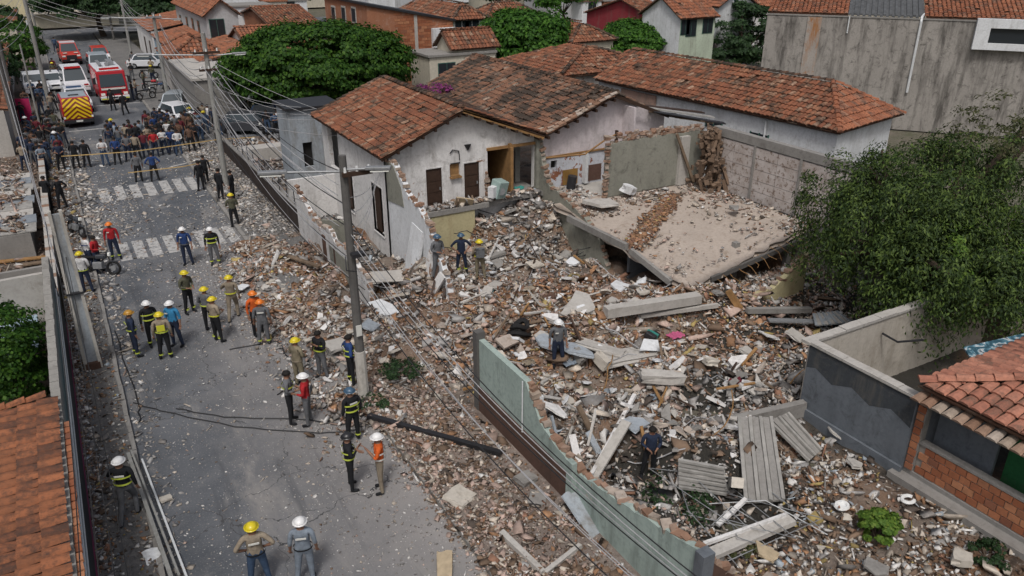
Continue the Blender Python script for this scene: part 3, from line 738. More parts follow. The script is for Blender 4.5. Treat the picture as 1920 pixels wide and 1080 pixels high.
# sagging strip of sheets and battens on the right end of that roof
for k, (y, z0, z1) in enumerate(((30.2, 4.95, 4.35), (30.6, 5.05, 4.5), (31.0, 5.1, 4.6))):
    q = MB(); q.beam((25.3, y, z0 + .4), (28.6, y - 1.6 + k * .4, z1 + .35), .42, .05); q.build('fallen_sheet', [METAL_D, SHEET, WOOD_D][k], hb)
for k in range(7):
    q = MB(); y = 30 + random.uniform(0, 1.2); q.beam((25.2 + k * .35, y, 5.3 - k * .09), (26.6 + k * .36, y - random.uniform(.3, 1.1), 5.1 - k * .1), .07, .07); q.build('broken_batten', WOOD_D if k % 2 else WOOD, hb)
# second storey floor level room beyond with grey cement wall (between pink room and slab)
b = MB(); wall(b, 'Y', 28.2, .22, jag([(21.15, 4.62), (24.5, 4.68), (26.9, 4.62)], .05, .25, 3), 2.12); b.build('cement_wall', CEMENT, hb)
b = MB(); b.bb(25.35, 25.9, 28.0, 28.19, 2.12, 4.5); b.build('pilaster', CONC_L, hb)
b = MB(); b.beam((25.0, 28.0, 4.7), (26.05, 27.7, 2.3), .12, .12); b.build('leaning_timber', WOOD, hb)
for dy, zz_ in ((0, 4.70), (.04, 4.80), (.1, 4.90)):
    edge_bricks(hb, 'Y', 28.2 + dy, .22, [(21.1, zz_), (24.5, zz_ + .03), (26.9, zz_ - .05)], .23, int(zz_ * 100), .12 + dy * 4)
edge_bricks(hb, 'Y', 28.05, .2, [(21.08, 2.2), (21.14, 4.7)], .12, 31, 0)
q = MB(); q.tube([(19.2, 30.5, 3.72), (20.9, 29.6, 3.9), (22.1, 29.4, 4.6), (22.6, 29.3, 4.75)], .045, 5); q.build('hanging_batten', WOOD_B, hb)
q = MB(); q.box(22.45, 29.3, 4.45, .12, .12, .9); q.build('hanging_batten', WOOD_D, hb)
# torn corner of brick and earth at the back
b = MB()
rr = random.Random(5)
for k in range(150):
    q_ = rr.random(); x = 26.75 + rr.uniform(-.8, .25) * (1.25 - q_ * .6); y = 27.5 + rr.uniform(-1.0, .5) * (1.2 - q_ * .7); z = 2.1 + q_ * 2.8
    b.box(x, y, z, rr.uniform(.08, .30), rr.uniform(.08, .25), rr.uniform(.08, .30) if k % 6 else rr.uniform(.6, 1.2), M=Euler((rr.uniform(-.4, .4), rr.uniform(-.5, .5), rr.uniform(0, 3))).to_matrix())
b.build('torn_masonry_corner', plaster('earthen_masonry', (.19, .13, .09), dirt=(.08, .065, .055), amt=.9), hb)
# grimy tiled back wall: separate panels
tw = thing('tiled_wall', 'long grimy white panelled wall behind the collapsed floor slab', 'wall', (27, 24, 0))
b = MB(); b.bb(27.0, 27.2, 18.2, 27.5, 0, 4.55); b.build('wall_core', CONC, tw)
b = MB(); b.bb(26.93, 27.27, 18.2, 27.6, 4.56, 4.95); b.build('capping_beam', CONC, tw)
for i in range(7):
    for j in range(5):
        y0 = 18.25 + i * 1.32; z0 = 2.02 + j * .5
        q = MB(); q.bb(26.965, 26.998, y0, y0 + 1.29, z0, z0 + .475); 
        q.v = [(v[0] + random.uniform(-.006, .003), v[1], v[2]) for v in q.v]; q.build('wall_panel', TILEWALL, tw)
for y in (19.5, 22.2, 24.85): q = MB(); q.bb(26.88, 26.96, y - .05, y + .05, 1.9, 4.55); q.build('wall_post', CONC, tw)

# collapsed floor slab
sl = thing('collapsed_floor_slab', 'wide dusty pinkish floor slab sagging over the rubble beside the big tree', 'concrete slab', (22, 25, 2))
xs = np.linspace(0, 1, 25); ys_ = np.linspace(0, 1, 25)
cA, cB, cC, cD = (np.array(p) for p in ((19.35, 20.35, .95), (26.6, 20.9, 2.02), (26.9, 28.6, 2.10), (18.6, 28.6, 2.12)))
V = []
for j, v in enumerate(ys_):
    for i, u in enumerate(xs):
        p = (1 - u) * (1 - v) * cA + u * (1 - v) * cB + u * v * cC + (1 - u) * v * cD
        n_ = .025 * math.sin(7 * u + 3 * v) * math.sin(5 * v + u); 
        e = (.10 * math.sin(17 * u + 3 * math.sin(11 * u)) + random.uniform(-.07, .07)) if j == 0 else 0
        V.append((p[0] + (.12 * math.sin(31 * v) if i == 0 else 0), p[1] + e, p[2] + n_ - .25 * max(0, .25 - v) * max(0, .6 - u)))
n = 25; V = np.array(V); V2 = V.copy(); V2[:, 2] -= .2
i0 = (np.arange(n - 1)[None] + (np.arange(n - 1) * n)[:, None]).ravel()
F = [np.stack([i0, i0 + 1, i0 + n + 1, i0 + n], 1), np.stack([i0 + n, i0 + n + 1, i0 + 1, i0], 1) + n * n]
rim = list(range(n)) + [k * n + n - 1 for k in range(1, n)] + [n * n - 2 - k for k in range(n - 1)] + [k * n for k in range(n - 2, 0, -1)]
F.append(np.array([(rim[k], rim[(k + 1) % len(rim)], rim[(k + 1) % len(rim)] + n * n, rim[k] + n * n) for k in range(len(rim))]))
V_ = np.concatenate([V, V2]) - np.array([22, 25, 2]); np_mesh('slab', V_, np.concatenate(F), SLABMAT, sl)
q = MB(); q.beam((20.6, 20.4, 1.05), (26.7, 20.75, 1.68), .12, .2); q.build('edge_beam', POLE_M, sl)
q = MB(); q.beam((18.5, 27.3, 1.85), (18.75, 23.4, 1.75), .18, .28); q.build('edge_beam', CONC, sl); q = MB(); q.beam((18.8, 23.2, 1.65), (19.2, 21.1, .95), .16, .24); q.build('edge_beam', CONC, sl)
q = MB(); q.beam((20.6, 21.0, .6), (21.0, 20.6, .7), .3, .3); q.build('slab_stub', CONC, sl)
for (x, y) in ((20.2, 22.0), (23, 21.6), (26.2, 21.6), (20.5, 26), (25.9, 27.5)):
    q = MB(); q.bb(x - .12, x + .12, y - .12, y + .12, -.3, 1.75 if x > 22 else .95 + (y - 21.5) * .14); q.build('column', CONC, sl)
q = MB(); q.bb(19.6, 26.8, 24.2, 24.35, -.2, 1.25); q.build('cellar_wall', DARKWALL, sl)
# dark cellar wall and broken low wall at the slab's right end
lw = thing('broken_low_wall', 'low yellowed broken wall below the right end of the sagging slab', 'wall', (22, 19, 0))
b = MB(); pr = jag([(20.4, .55), (22.6, .75), (23.6, 1.35), (24.3, 1.9)], .06, .3, 2); wall(b, 'Y', 19.0, .24, pr, -.1); b.build('wall', YELLOWISH, lw)
edge_bricks(lw, 'Y', 19.0, .24, pr, .2, 21, .0)
wb = thing('tree_side_wall', 'dark stained wall standing behind the drooping tree right of the slab', 'wall', (27, 18, 0))
b = MB(); wall(b, 'X', 27.01, .2, [(12.5, 2.6), (18.15, 2.9)], -.1); b.build('wall', plaster('stained_brown_wall', (.13, .105, .085), amt=.6), wb)

# bits lying on the slab and floors
def frag(name, label, cat, px, py, dz, sx, sy, sz, rz, tilt=(0, 0), mat=CONC_L, group=None, seed=0, zfix=None, jit=.03, part=False):
    p = at(px, py, zfix) if zfix is not None else atg(px, py)
    b = MB(); b.box(0, 0, 0, sx, sy, sz); bm_ = bmesh.new(); me = bpy.data.meshes.new(name); me.from_pydata(b.v, [], b.f); bm_.from_mesh(me)
    bmesh.ops.subdivide_edges(bm_, edges=bm_.edges[:], cuts=2, use_grid_fill=True)
    r = random.Random(seed * 7 + int(px))
    for v in bm_.verts:
        e = max(abs(v.co.x) / (sx / 2), abs(v.co.y) / (sy / 2))
        k = jit * (3.0 if e > .95 else .3); v.co.x += r.uniform(-k, k) * min(1, sx); v.co.y += r.uniform(-k, k) * min(1, sy); v.co.z += r.uniform(-.01, .01)
    cut = r.choice([0, 1, 2]) if min(sx, sy) > .35 and max(sx, sy) < 3 * min(sx, sy) else 0
    if cut:
        for q_ in range(cut):
            a_ = r.choice([math.pi / 4, 3 * math.pi / 4, -math.pi / 4, -3 * math.pi / 4]) + r.uniform(-.3, .3); nn = Vector((math.cos(a_), math.sin(a_), 0))
            g_ = bmesh.ops.bisect_plane(bm_, geom=bm_.verts[:] + bm_.edges[:] + bm_.faces[:], plane_co=nn * min(sx, sy) * .46, plane_no=nn, clear_outer=True)
            bmesh.ops.holes_fill(bm_, edges=[e_ for e_ in bm_.edges if e_.is_boundary])
    bmesh.ops.recalc_face_normals(bm_, faces=bm_.faces[:]); bm_.to_mesh(me); bm_.free(); me.materials.append(mat)
    o = link(name, me); o.location = p + Vector((0, 0, dz + sz / 2 + .5 * abs(math.sin(tilt[0])) * sy * .8 + .5 * abs(math.sin(tilt[1])) * sx * .8)); o.rotation_euler = (tilt[0], tilt[1], rz)
    return tag(o, label, cat, group)

# ================================================================== WALLS ALONG THE LOT
fw = thing('street_wall', 'long low dark brown boundary wall along the right pavement before the collapsed lot', 'wall', (8.8, 45, 0))
b = MB(); wall(b, 'X', 8.8, .18, [(36.0, 1.35), (56.5, .95)], -.1); b.build('wall', DARKFENCE, fw)
b = MB(); wall(b, 'X', 8.76, .26, [(36.0, 1.42), (56.5, 1.02)], lambda u: 1.352 + (u - 36) * (-.4 / 20.5)); b.build('coping', CONC, fw)
for i in range(14):
    q = MB(); y = 36.6 + i * 1.4; q.bb(8.86, 8.9, y - .02, y + .02, 1.3, 2.15); q.build('railing_post', METAL_D, fw)
q = MB(); q.bb(8.865, 8.895, 36.2, 56, 2.1, 2.14); q.build('rail', METAL_D, fw)
bw = thing('broken_street_wall', 'white jagged remnant of the street wall leaning beside the tall dark utility pole', 'wall', (8.8, 30, 0))
b = MB(); pr = jag([(26.3, .4), (26.6, 1.5), (27.5, 1.35), (28.6, 1.9), (30.2, 1.5), (31.0, 1.9), (32.5, 1.55), (34.0, 1.9), (35.8, 2.4), (35.99, 2.5)], .09, .24, 4)
wall(b, 'X', 8.8, .2, pr, -.1); b.build('wall', WHITE, bw); edge_bricks(bw, 'X', 8.8, .2, pr, .2, 33, .05)
b = MB(); wall(b, 'X', 8.74, .05, [(28.6, 1.3), (31.0, 1.25)], .1); b.build('plaster_patch', CEMENT, bw)
b = MB(); b.bb(8.72, 8.79, 31.6, 31.9, 0, 1.4); b.bb(8.72, 8.79, 30.2, 30.35, 0, 1.3); b.build('brown_stripe', BROWNBAND, bw)

gw = thing('green_broken_wall', 'pale green street wall with brown lower band and curved torn brick top edge', 'wall', (9.2, 13, 0))
GTOP = [(8.6, 2.15), (9.4, 1.95), (10.4, 1.7), (11.8, 1.4), (13.0, 1.22), (13.9, 1.4), (14.6, 1.66), (15.0, 2.1), (15.35, 2.5), (18.0, 2.52)]
pr = jag(GTOP[:9], .05, .2, 9) + [GTOP[9]]
b = MB(); wall(b, 'X', 9.2, .18, pr, lambda u: .95 if u >= 13.0 - 1e-6 else -.1); 
b.build('upper_wall', GREEN, gw)
b = MB(); wall(b, 'X', 9.15, .23, [(13.2, .945), (18.0, .945)], -.1); b.build('brown_base', BROWNBAND, gw)
b = MB(); b.bb(9.05, 9.199, 12.85, 13.1, -.1, 1.5); b.build('pilaster', GREEN, gw)
b = MB(); b.bb(9.12, 9.4, 18.0, 18.25, -.1, 2.75); b.build('end_post', POLE_M, gw)
b = MB(); b.bb(9.1, 9.4, 8.35, 8.6, -.1, 2.2); b.build('end_post', DARKWALL, gw)
b = MB(); b.bb(9.39, 9.5, 14.9, 15.0, .5, 2.2); b.tube([(9.14, 15.4, .9), (9.14, 15.4, 2.5)], .02); b.build('downpipe', METAL_W, gw)
edge_bricks(gw, 'X', 9.24, .2, pr[:-1], .14, 41, .0)
# inner return walls behind/right of green wall end
iw = thing('broken_brick_stub', 'short brown brick stub at the near end of the green wall', 'wall', (9.8, 8.5, 0))
b = MB(); pr = jag([(9.42, 1.9), (10.6, .7), (11.6, .35)], .06, .2, 3); wall(b, 'Y', 8.4, .18, pr, -.1); b.build('wall', BROWNBAND, iw); edge_bricks(iw, 'Y', 8.4, .18, pr, .2, 5)

# right-hand grey boundary walls and the brick house
rw = thing('grey_boundary_wall', 'dark grey rendered boundary wall with a pale coping right of the rubble', 'wall', (17.6, 11, 0))
b = MB(); b.bb(17.6, 17.8, 9.72, 13.2, -.1, 2.38); b.build('wall', DARKWALL, rw)
b = MB(); wall(b, 'X', 17.595, .004, jag([(9.75, 2.37), (13.19, 2.37)], .0), lambda u: 1.62 + .12 * math.sin(u * 5)); b.build('damp_stain', plaster('damp_render', (.055, .062, .07), amt=.4), rw)
for i in range(6):
    q = MB(); q.bb(17.55, 17.85, 9.72 + i * .58, 9.72 + i * .58 + .57, 2.385, 2.46 + random.uniform(0, .02)); q.build('coping_stone', CONC_L, rw)
q = MB(); q.bb(17.50, 17.58, 9.7, 13.1, -.1, .32); q.build('plinth', DARKWALL, rw)
cwl = thing('cream_boundary_wall', 'cream plastered boundary wall running under the drooping tree', 'wall', (22, 13.2, 0))
b = MB(); b.bb(17.82, 29, 13.2, 13.4, -.1, 2.38); b.build('wall', CREAM, cwl)
for i in range(14):
    q = MB(); q.bb(17.5 + i * .8, 17.5 + i * .8 + .78, 13.15, 13.45, 2.385, 2.46 + random.uniform(0, .03)); q.build('coping_stone', CONC_L, cwl)
q = MB(); q.tube([(20.9, 13.15, 1.9), (20.9, 12.6, 1.85), (21.9, 12.4, 1.75)], .035); q.build('drain_pipe', METAL_D, cwl)
kb = thing('low_kerb_wall', 'low grey wall joining the grey boundary wall to the rubble', 'wall', (16, 13, 0))
b = MB(); b.beam((15.2, 13.6, .15), (17.58, 13.0, .3), .22, .5); b.build('wall', CONC, kb)

bh = thing('brick_house', 'small house with salmon tile roof, low orange brick wall and green painted wall', 'house', (17.7, 7.5, 0))
b = MB(); b.bb(17.66, 17.9, 3.0, 9.5, -.3, .28); b.build('concrete_plinth', CONC, bh)
b = MB(); b.bb(17.3, 17.66, 3.0, 9.9, -.3, .16); b.build('concrete_step', CONC, bh)
b = MB(); b.bb(17.725, 17.86, 3.0, 9.45, .281, 1.16); b.build('mortar_bed', MORTAR, bh)
bme = [piece_mesh('brick', .045, .26, .185, BRICK, .006, k) for k in range(3)]
o_ = origin_of(bh)
for j in range(4):
    for i in range(22):
        y = 9.28 - i * .285 - (.14 if j % 2 else 0)
        if y < 3.1: continue
        q = link('brick', bme[(i + j) % 3], bh, Vector((17.715 + random.uniform(-.006, .006), y, .40 + j * .215)) - o_)
        q.scale = (1, 1, 1)
b = MB(); b.bb(17.68, 17.9, 3.0, 9.45, 1.162, 1.23); b.build('sill_ledge', CONC, bh)
b = MB(); b.bb(17.68, 17.9, 9.46, 9.71, -.1, 2.9); b.build('corner_column', CONC, bh)
for j in range(11):
    q = MB(); q.bb(17.645, 17.69, 9.48 + (.02 if j % 2 else 0), 9.69, .3 + j * .22, .3 + j * .22 + .18); q.build('brick', BRICK, bh)
b = MB(); b.bb(18.55, 18.65, 3, 7.75, -.1, 2.85); b.build('inner_wall', GREENPAINT, bh)
b = MB(); b.bb(18.2, 18.3, 7.85, 9.4, 0, 2.7); b.build('inner_panel', DARKWALL, bh)
b = MB(); b.bb(17.9, 25, 9.5, 9.7, -.1, 2.75); b.build('side_wall', DARKWALL, bh)
b = MB(); b.bb(17.95, 19.38, 3.0, 9.4, -.1, .05); b.build('porch_floor', CONC, bh)
b = MB(); b.bb(17.72, 17.84, 3.0, 9.7, 2.62, 2.75); b.build('eave_beam', WOOD_D, bh)
hx, hy, hz = 17.45, 9.75, 2.9
tiled_roof(bh, [(hx, 3.0, hz), (hx, hy, hz), (hx + 3.6, hy - 3.6, hz + .95), (hx + 3.6, 3.0, hz + .95)], .30, .40, TILE_NEW, 300, seed=40, missing=0, jit=.5)
tiled_roof(bh, [(hx + 7.2, hy, hz), (hx, hy, hz), (hx + 3.6, hy - 3.6, hz + .95)], .30, .40, TILE_NEW, 60, seed=41, missing=0)
ridge_caps(bh, (hx, hy, hz + .08), (hx + 3.6, hy - 3.6, hz + 1.06), TILE_NEW, .12, .42, 5, 'hip_tile')
rr = random.Random(9)
low = tile_me('eave_tile', .28, .4, BRICKDUST)
for i in range(24):
    q = link('eave_tile', low, bh, Vector((17.42, 9.6 - i * .28, 2.58)) - o_); q.rotation_euler = (0, -.33, 0); q.rotation_euler = (R(18), 0, R(90) * -1)
mu = thing('mural_sheet_roof', 'blue and white painted sheets lying behind the salmon tile roof', 'metal sheet', (22, 11, 3))
b = MB(); b.prism([(20.4, 10.15, 2.6), (25.3, 8.4, 3.3), (25.7, 8.9, 3.3), (20.8, 10.6, 2.6)], (0, 0, .05)); b.build('sheet', MURAL, mu)
b = MB(); b.prism([(20.2, 9.8, 2.6), (25.1, 7.9, 3.2), (25.3, 8.35, 3.2), (20.4, 10.1, 2.6)], (0, 0, .05)); b.build('ridged_sheet', SHEET_B, mu)

# left side: coping wall, tiled roof, yard
COPING = plaster('stained_coping', (.30, .29, .27), dirt=(.11, .10, .09), amt=.8, streak=.1)
lwall = thing('painted_street_wall', 'tall dark painted wall with a magenta base band along the left pavement', 'wall', (-1.5, 22, 0))
b = MB(); b.bb(-1.6, -1.42, 6, 30.2, -.1, 2.98); b.build('wall', LEFTWALL, lwall)
for i in range(60):
    y = 6.2 + i * .4
    if y > 30: break
    q = MB(); q.box(-1.53 + random.uniform(-.01, .01), y, 3.03, .21, .385, .09 + random.uniform(0, .02)); q.build('coping_stone', COPING, lwall)
for i in range(46):
    q = MB(); y = 6.1 + i * .27; q.box(-1.365, y, 2.99, .11, .22, .07, rz=random.uniform(-.1, .1)); q.build('coping_brick', BRICK, lwall)
q = MB(); q.tube([(-1.36, 28, 2.6), (-1.35, 20, 2.45), (-1.36, 12, 2.55)], .03); q.tube([(-1.34, 28, 2.3), (-1.34, 20, 2.1), (-1.34, 12, 2.3)], .02); q.build('wall_cable', METAL_W, lwall)
lh = thing('orange_roof_house', 'low house under a bright orange tile roof behind the left street wall', 'house', (-4, 14, 0))
tiled_roof(lh, [(-7.5, 19.4, 2.75), (-7.5, 8.5, 2.75), (-1.66, 8.5, 3.16), (-1.66, 19.4, 3.16)][::1], .30, .40, TILE_L, 300, seed=50, missing=0, jit=.6)
ridge_caps(lh, (-1.7, 19.45, 3.23), (-7.5, 19.45, 2.82), CONC_L and TILE_L, .1, .42, 6, 'verge_tile')
b = MB(); b.bb(-7.3, -1.75, 8.7, 19.2, 0, 2.6); b.build('wall', WHITE, lh)
lc = thing('yard_wall', 'pale broken wall across the left yard beyond the round bush', 'wall', (-4, 29, 0))
b = MB(); wall(b, 'Y', 29.4, .2, [(-9, 2.6), (-1.62, 2.7)], -.1); b.build('wall', CONC_L, lc)
lb2 = thing('pale_blue_roof', 'flat pale blue roof with dark stains behind the yard wall', 'roof', (-4, 27, 0))
b = MB(); b.bb(-7, -2.15, 26.5, 29.2, 1.2, 1.35); b.build('roof_sheet', SKYBLUE, lb2)
b = MB(); b.bb(-6.8, -2.4, 28.9, 29.1, 0, 1.19); b.bb(-2.5, -2.3, 26.7, 28.8, 0, 1.19); b.build('wall', CONC, lb2)
lp = thing('left_low_wall', 'low grey wall with weathered coping beside the left pavement before the crowd', 'wall', (-1.7, 42, 0))
b = MB(); b.bb(-1.75, -1.55, 30.22, 60, -.1, .9); b.build('wall', CONC, lp)
for i in range(70):
    q = MB(); y = 30.45 + i * .42; q.box(-1.65, y, .94, .32, .40, .07 + random.uniform(0, .02)); q.build('coping_stone', CONC_L if i % 4 else BRICKDUST, lp)
ly = thing('left_yard_wall', 'grey yard wall across the left lot among planks', 'wall', (-4, 33, 0))
b = MB(); b.bb(-9, -1.8, 35.2, 35.4, 0, .9); b.build('wall', CONC, ly)
ls = thing('low_shed', 'low shed with a flat littered grey sheet roof at the left edge', 'shed', (-5, 44, 0))
b = MB(); b.bb(-9, -2.3, 39.2, 50, 0, 1.15); b.build('wall', CONC, ls)
for i_ in range(9):
    b = MB(); b.box(-5.6 + random.uniform(-.1, .1), 39.9 + i_ * 1.2, 1.2 + .03 * (i_ % 2), 7.0, 1.25, .05, rz=random.uniform(-.02, .02)); b.build('roof_sheet', [SHEET, SHEET_B, CONC_L][i_ % 3], ls)
# neighbour building with bluish white wall at the far side of the courtyard
nb = thing('blue_white_house', 'small bluish white flat roofed house behind the courtyard at the left of the damaged house', 'house', (11, 46, 0))
b = MB(); wall(b, 'Y', 43.6, .2, [(10.75, 4.45), (13.4, 4.45)], -.1, holes=[(11.4, 11.95, 1.2, 2.6)]); b.build('front_wall', BLUEWHITE, nb)
b = MB(); wall(b, 'X', 10.75, .2, [(43.81, 4.45), (46.0, 4.45)], -.1); b.build('side_wall', BLUEWHITE, nb)
b = MB(); b.bb(10.6, 13.8, 43.4, 46.2, 4.46, 4.6); b.build('flat_roof', METAL_D, nb)  # dark roof colour carries the shade of the tree above
b = MB(); b.bb(11.3, 12.05, 43.85, 43.9, 1.1, 2.7); b.build('painted_dark_panel', DARKIN, nb)  # black panel in place of the unlit room behind the window
cy = thing('courtyard_wall', 'grey cross wall closing the narrow courtyard beside the damaged house', 'wall', (10, 38, 0))
b = MB(); wall(b, 'Y', 38.0, .18, [(8.99, 2.2), (11.39, 2.2)], -.1); b.build('wall', WHITE, cy)
b = MB(); wall(b, 'Y', 33.6, .18, [(8.99, 1.5), (10.3, 1.2)], -.1); b.build('wall', CEMENT, cy)
tag(sheet('courtyard_floor', [(9.0, 28.5), (11.39, 28.5), (11.39, 43.5), (9.0, 43.5)], .06, SIDEWALK, .1), kind='structure')

# long house on the right with the hipped roof
hc = thing('long_tiled_house', 'long white house with a weathered orange hipped tile roof behind the tiled wall', 'house', (31, 32, 0))
A_, B_, Cc, Dd = (30.75, 23.45, 5.0), (29.45, 41.0, 5.0), (32.78, 41.95, 6.5), (33.9, 26.8, 6.5)
NR = (37.1, 24.7, 5.0); FR = (35.85, 41.6, 5.0)
tiled_roof(hc, [B_, A_, Dd, Cc], .27, .40, TILE, 300, seed=60, jit=1.5, missing=.006)
tiled_roof(hc, [A_, NR, Dd], .27, .40, TILE_BR, 300, seed=61, jit=1.2, missing=0)
tiled_roof(hc, [NR, FR, Cc, Dd], .27, .40, TILE_BR, 20, seed=62)
ridge_caps(hc, (Dd[0], Dd[1], 6.55), (Cc[0], Cc[1], 6.55), TILE_OLD, .12, .4)
ridge_caps(hc, (A_[0], A_[1], 4.98), (Dd[0], Dd[1], 6.58), TILE_BR, .13, .4, 3, 'hip_tile')
ridge_caps(hc, (NR[0], NR[1], 4.98), (Dd[0], Dd[1], 6.58), TILE_BR, .12, .4, 4, 'hip_tile')
b = MB(); d = Vector((B_[0] - A_[0], B_[1] - A_[1], 0)).normalized(); nn = Vector((d.y, -d.x, 0))
p0 = Vector((A_[0], A_[1], 0)) + nn * .35 + d * .35; p1 = Vector((B_[0], B_[1], 0)) + nn * .35
b.prism([p0, p1, p1 + Vector((0, 0, 4.8)), p0 + Vector((0, 0, 4.8))], nn * .2); b.build('long_wall', WHITE_CLEAN, hc)
b = MB(); p2 = Vector((NR[0] - .35, NR[1] + .4, 0)); b.prism([p0 + nn * .21, p2, p2 + Vector((0, 0, 4.8)), p0 + nn * .21 + Vector((0, 0, 4.8))], (-.05, .2, 0)); b.build('end_wall', WHITE_CLEAN, hc)
for px, py in ((1332, 231), (1411, 253)):
    q = atX(px, py, 30.2); s_ = (q.y - A_[1]) / (B_[1] - A_[1]); base = Vector((A_[0], A_[1], 0)) + Vector((B_[0] - A_[0], B_[1] - A_[1], 0)) * s_ + nn * .33
    m = MB(); z_ = atX(px, py, base.x).z; m.prism([base + d * -.55 + Vector((0, 0, z_ - .16)), base + d * .55 + Vector((0, 0, z_ - .16)), base + d * .55 + Vector((0, 0, z_ + .16)), base - d * .55 + Vector((0, 0, z_ + .16))], -nn * .05)
    w_ = m.build('window', GLASS, hc); m = MB()
    for s2 in (-.57, 0, .57): c = base + d * s2 - nn * .03; m.box(c.x, c.y, z_, .07, .05, .4, rz=0)
    m.build('frame', FRAME_G, w_)
q = MB(); c = Vector((A_[0], A_[1], 0)) * .75 + Vector((B_[0], B_[1], 0)) * .25 + nn * .28; q.tube([(c.x, c.y, 2.5), (c.x, c.y, 4.75)], .06, 6); q.build('downpipe', METAL_W, hc)
c = Vector((A_[0], A_[1], 0)) * .30 + Vector((B_[0], B_[1], 0)) * .70 + nn * .30
q = MB(); q.prism([c + Vector((0, 0, 3.4)), c + d * 3 + Vector((0, 0, 3.4)), c + d * 3 + Vector((0, 0, 4.75)), c + Vector((0, 0, 4.75))], -nn * .08); q.build('pink_patch', plaster('worn_pink_render', (.33, .22, .18), amt=.7), hc)
he = thing('hipped_roof_house', 'lower house with a reddish hipped tile roof between the dark roof and the long house', 'house', (27, 48, 0))
e0, e1, e2, e3 = (28.4, 43.2, 4.9), (37.2, 43.2, 4.9), (37.2, 52, 4.9), (28.4, 52, 4.9); r0, r1 = (32.6, 46.6, 6.2), (32.6, 48.5, 6.2)
tiled_roof(he, [e0, e1, r0], .27, .42, TILE, 200, seed=70, jit=1.4); tiled_roof(he, [e3, e0, r0, r1], .27, .42, TILE, 100, seed=71, jit=1.4); tiled_roof(he, [e1, e2, r1, r0], .27, .42, TILE, 10, seed=72)
ridge_caps(he, (e0[0], e0[1], 5.08), (r0[0], r0[1], 6.26), TILE_OLD, .12, .42, 2, 'hip_tile'); ridge_caps(he, (e1[0], e1[1], 4.98), (r0[0], r0[1], 6.26), TILE_OLD, .12, .42, 2, 'hip_tile')
b = MB(); b.bb(28.8, 36.8, 43.6, 51.6, 0, 4.75); b.build('wall', WHITE, he)

# big weathered building top right
hd = thing('weathered_tall_building', 'tall windowless weathered grey building with a white downpipe behind the long house', 'building', (53, 38, 0))
wd0 = Vector((48.2, 45.0, 0)); dd = Vector((.618, -.786, 0)); nd = Vector((.786, .618, 0))
def hdp(t, n_, z): return wd0 + dd * t + nd * n_ + Vector((0, 0, z))
b = MB(); b.prism([hdp(0, 0, -.2), hdp(30, 0, -.2), hdp(30, 0, 7.7), hdp(0, 0, 7.7)], nd * .25); b.build('front_wall', BIGWALL, hd)
b = MB(); b.prism([hdp(0, .26, -.2), hdp(0, 14, -.2), hdp(0, 14, 7.7), hdp(0, .26, 7.7)], dd * .25); b.build('side_wall', BIGWALL, hd)
b = MB(); b.prism([hdp(-.05, -.05, 7.705), hdp(30, -.05, 7.705), hdp(30, -.05, 7.80), hdp(-.05, -.05, 7.80)], nd * .35); b.build('parapet_edge', CONC, hd)
def hdx(px, py):   # t along the wall under a pixel
    r_ = ray(px, py); 
    # solve wd0+dd t = s*r_xy
    den = dd.x * r_[1] - dd.y * r_[0]; t = (wd0.y * r_[0] - wd0.x * r_[1]) / den; s = (wd0.x + dd.x * t) / r_[0]; return t, CAM_H + r_[2] * s
for nm, px, py0, py1, wd_, mt in (('rusty_pilaster', 1528, 36, 145, .5, plaster('rust_stained_strip', (.36, .33, .30), dirt=(.30, .13, .04), amt=1.0, streak=1.0)),):
    t, zt = hdx(px, py0); q = MB(); q.prism([hdp(t - wd_, -.12, 2), hdp(t + wd_, -.12, 2), hdp(t + wd_, -.12, 7.65), hdp(t - wd_, -.12, 7.65)], nd * .115); q.build(nm, mt, hd)
t, zt = hdx(1728, 36); q = MB(); q.tube([hdp(t, -.12, 2.6), hdp(t, -.12, 7.6), hdp(t, .1, 7.9), hdp(t + 1.2, 5, 8.6)], .09, 6); q.build('downpipe', METAL_W, hd)
t, zt = hdx(1590, 50); q = MB(); q.tube([hdp(t, -.06, 6.6), hdp(t, -.06, 7.8)], .05, 6); q.build('downpipe', METAL_W, hd)
t, zt = hdx(1832, 38)
q = MB(); 
for z0, z1, t0, t1 in ((7.35, 7.95, t, 30), (5.9, 6.35, t, 30), (6.35, 7.35, t, t + .9)):
    q.prism([hdp(t0, -.5, z0), hdp(t1, -.5, z0), hdp(t1, -.5, z1), hdp(t0, -.5, z1)], nd * .49)
q.build('white_box_window', WHITE_CLEAN, hd)
q = MB(); q.prism([hdp(t + .9, -.3, 6.35), hdp(30, -.3, 6.35), hdp(30, -.3, 7.35), hdp(t + .9, -.3, 7.35)], nd * .1); q.build('window_pane', GLASS, hd)
t1, _ = hdx(1590, 30); t2, _ = hdx(1735, 30)
def rq(ta, tb, za=7.9, zb=9.6, n1=7.5): return [tuple(hdp(tb, .1, za)), tuple(hdp(ta, .1, za)), tuple(hdp(ta, n1, zb)), tuple(hdp(tb, n1, zb))]
tiled_roof(hd, rq(.1, t1), .3, .42, TILE_BR, 150, seed=80, jit=1.5)
tiled_roof(hd, rq(t2 + .1, 30), .3, .42, TILE_BR, 150, seed=81, jit=1.5)
sh = rq(t1, t2); q = MB(); N_ = 26
for i in range(N_):
    f0, f1 = i / N_, (i + 1) / N_; a0 = Vector(sh[0]).lerp(Vector(sh[1]), f0); a1 = Vector(sh[0]).lerp(Vector(sh[1]), f1); c0 = Vector(sh[3]).lerp(Vector(sh[2]), f0); c1 = Vector(sh[3]).lerp(Vector(sh[2]), f1)
    h = .09 if i % 2 else 0; q.prism([a0 + Vector((0, 0, h)), a1 + Vector((0, 0, h)), c1 + Vector((0, 0, h)), c0 + Vector((0, 0, h))], (0, 0, -.12))
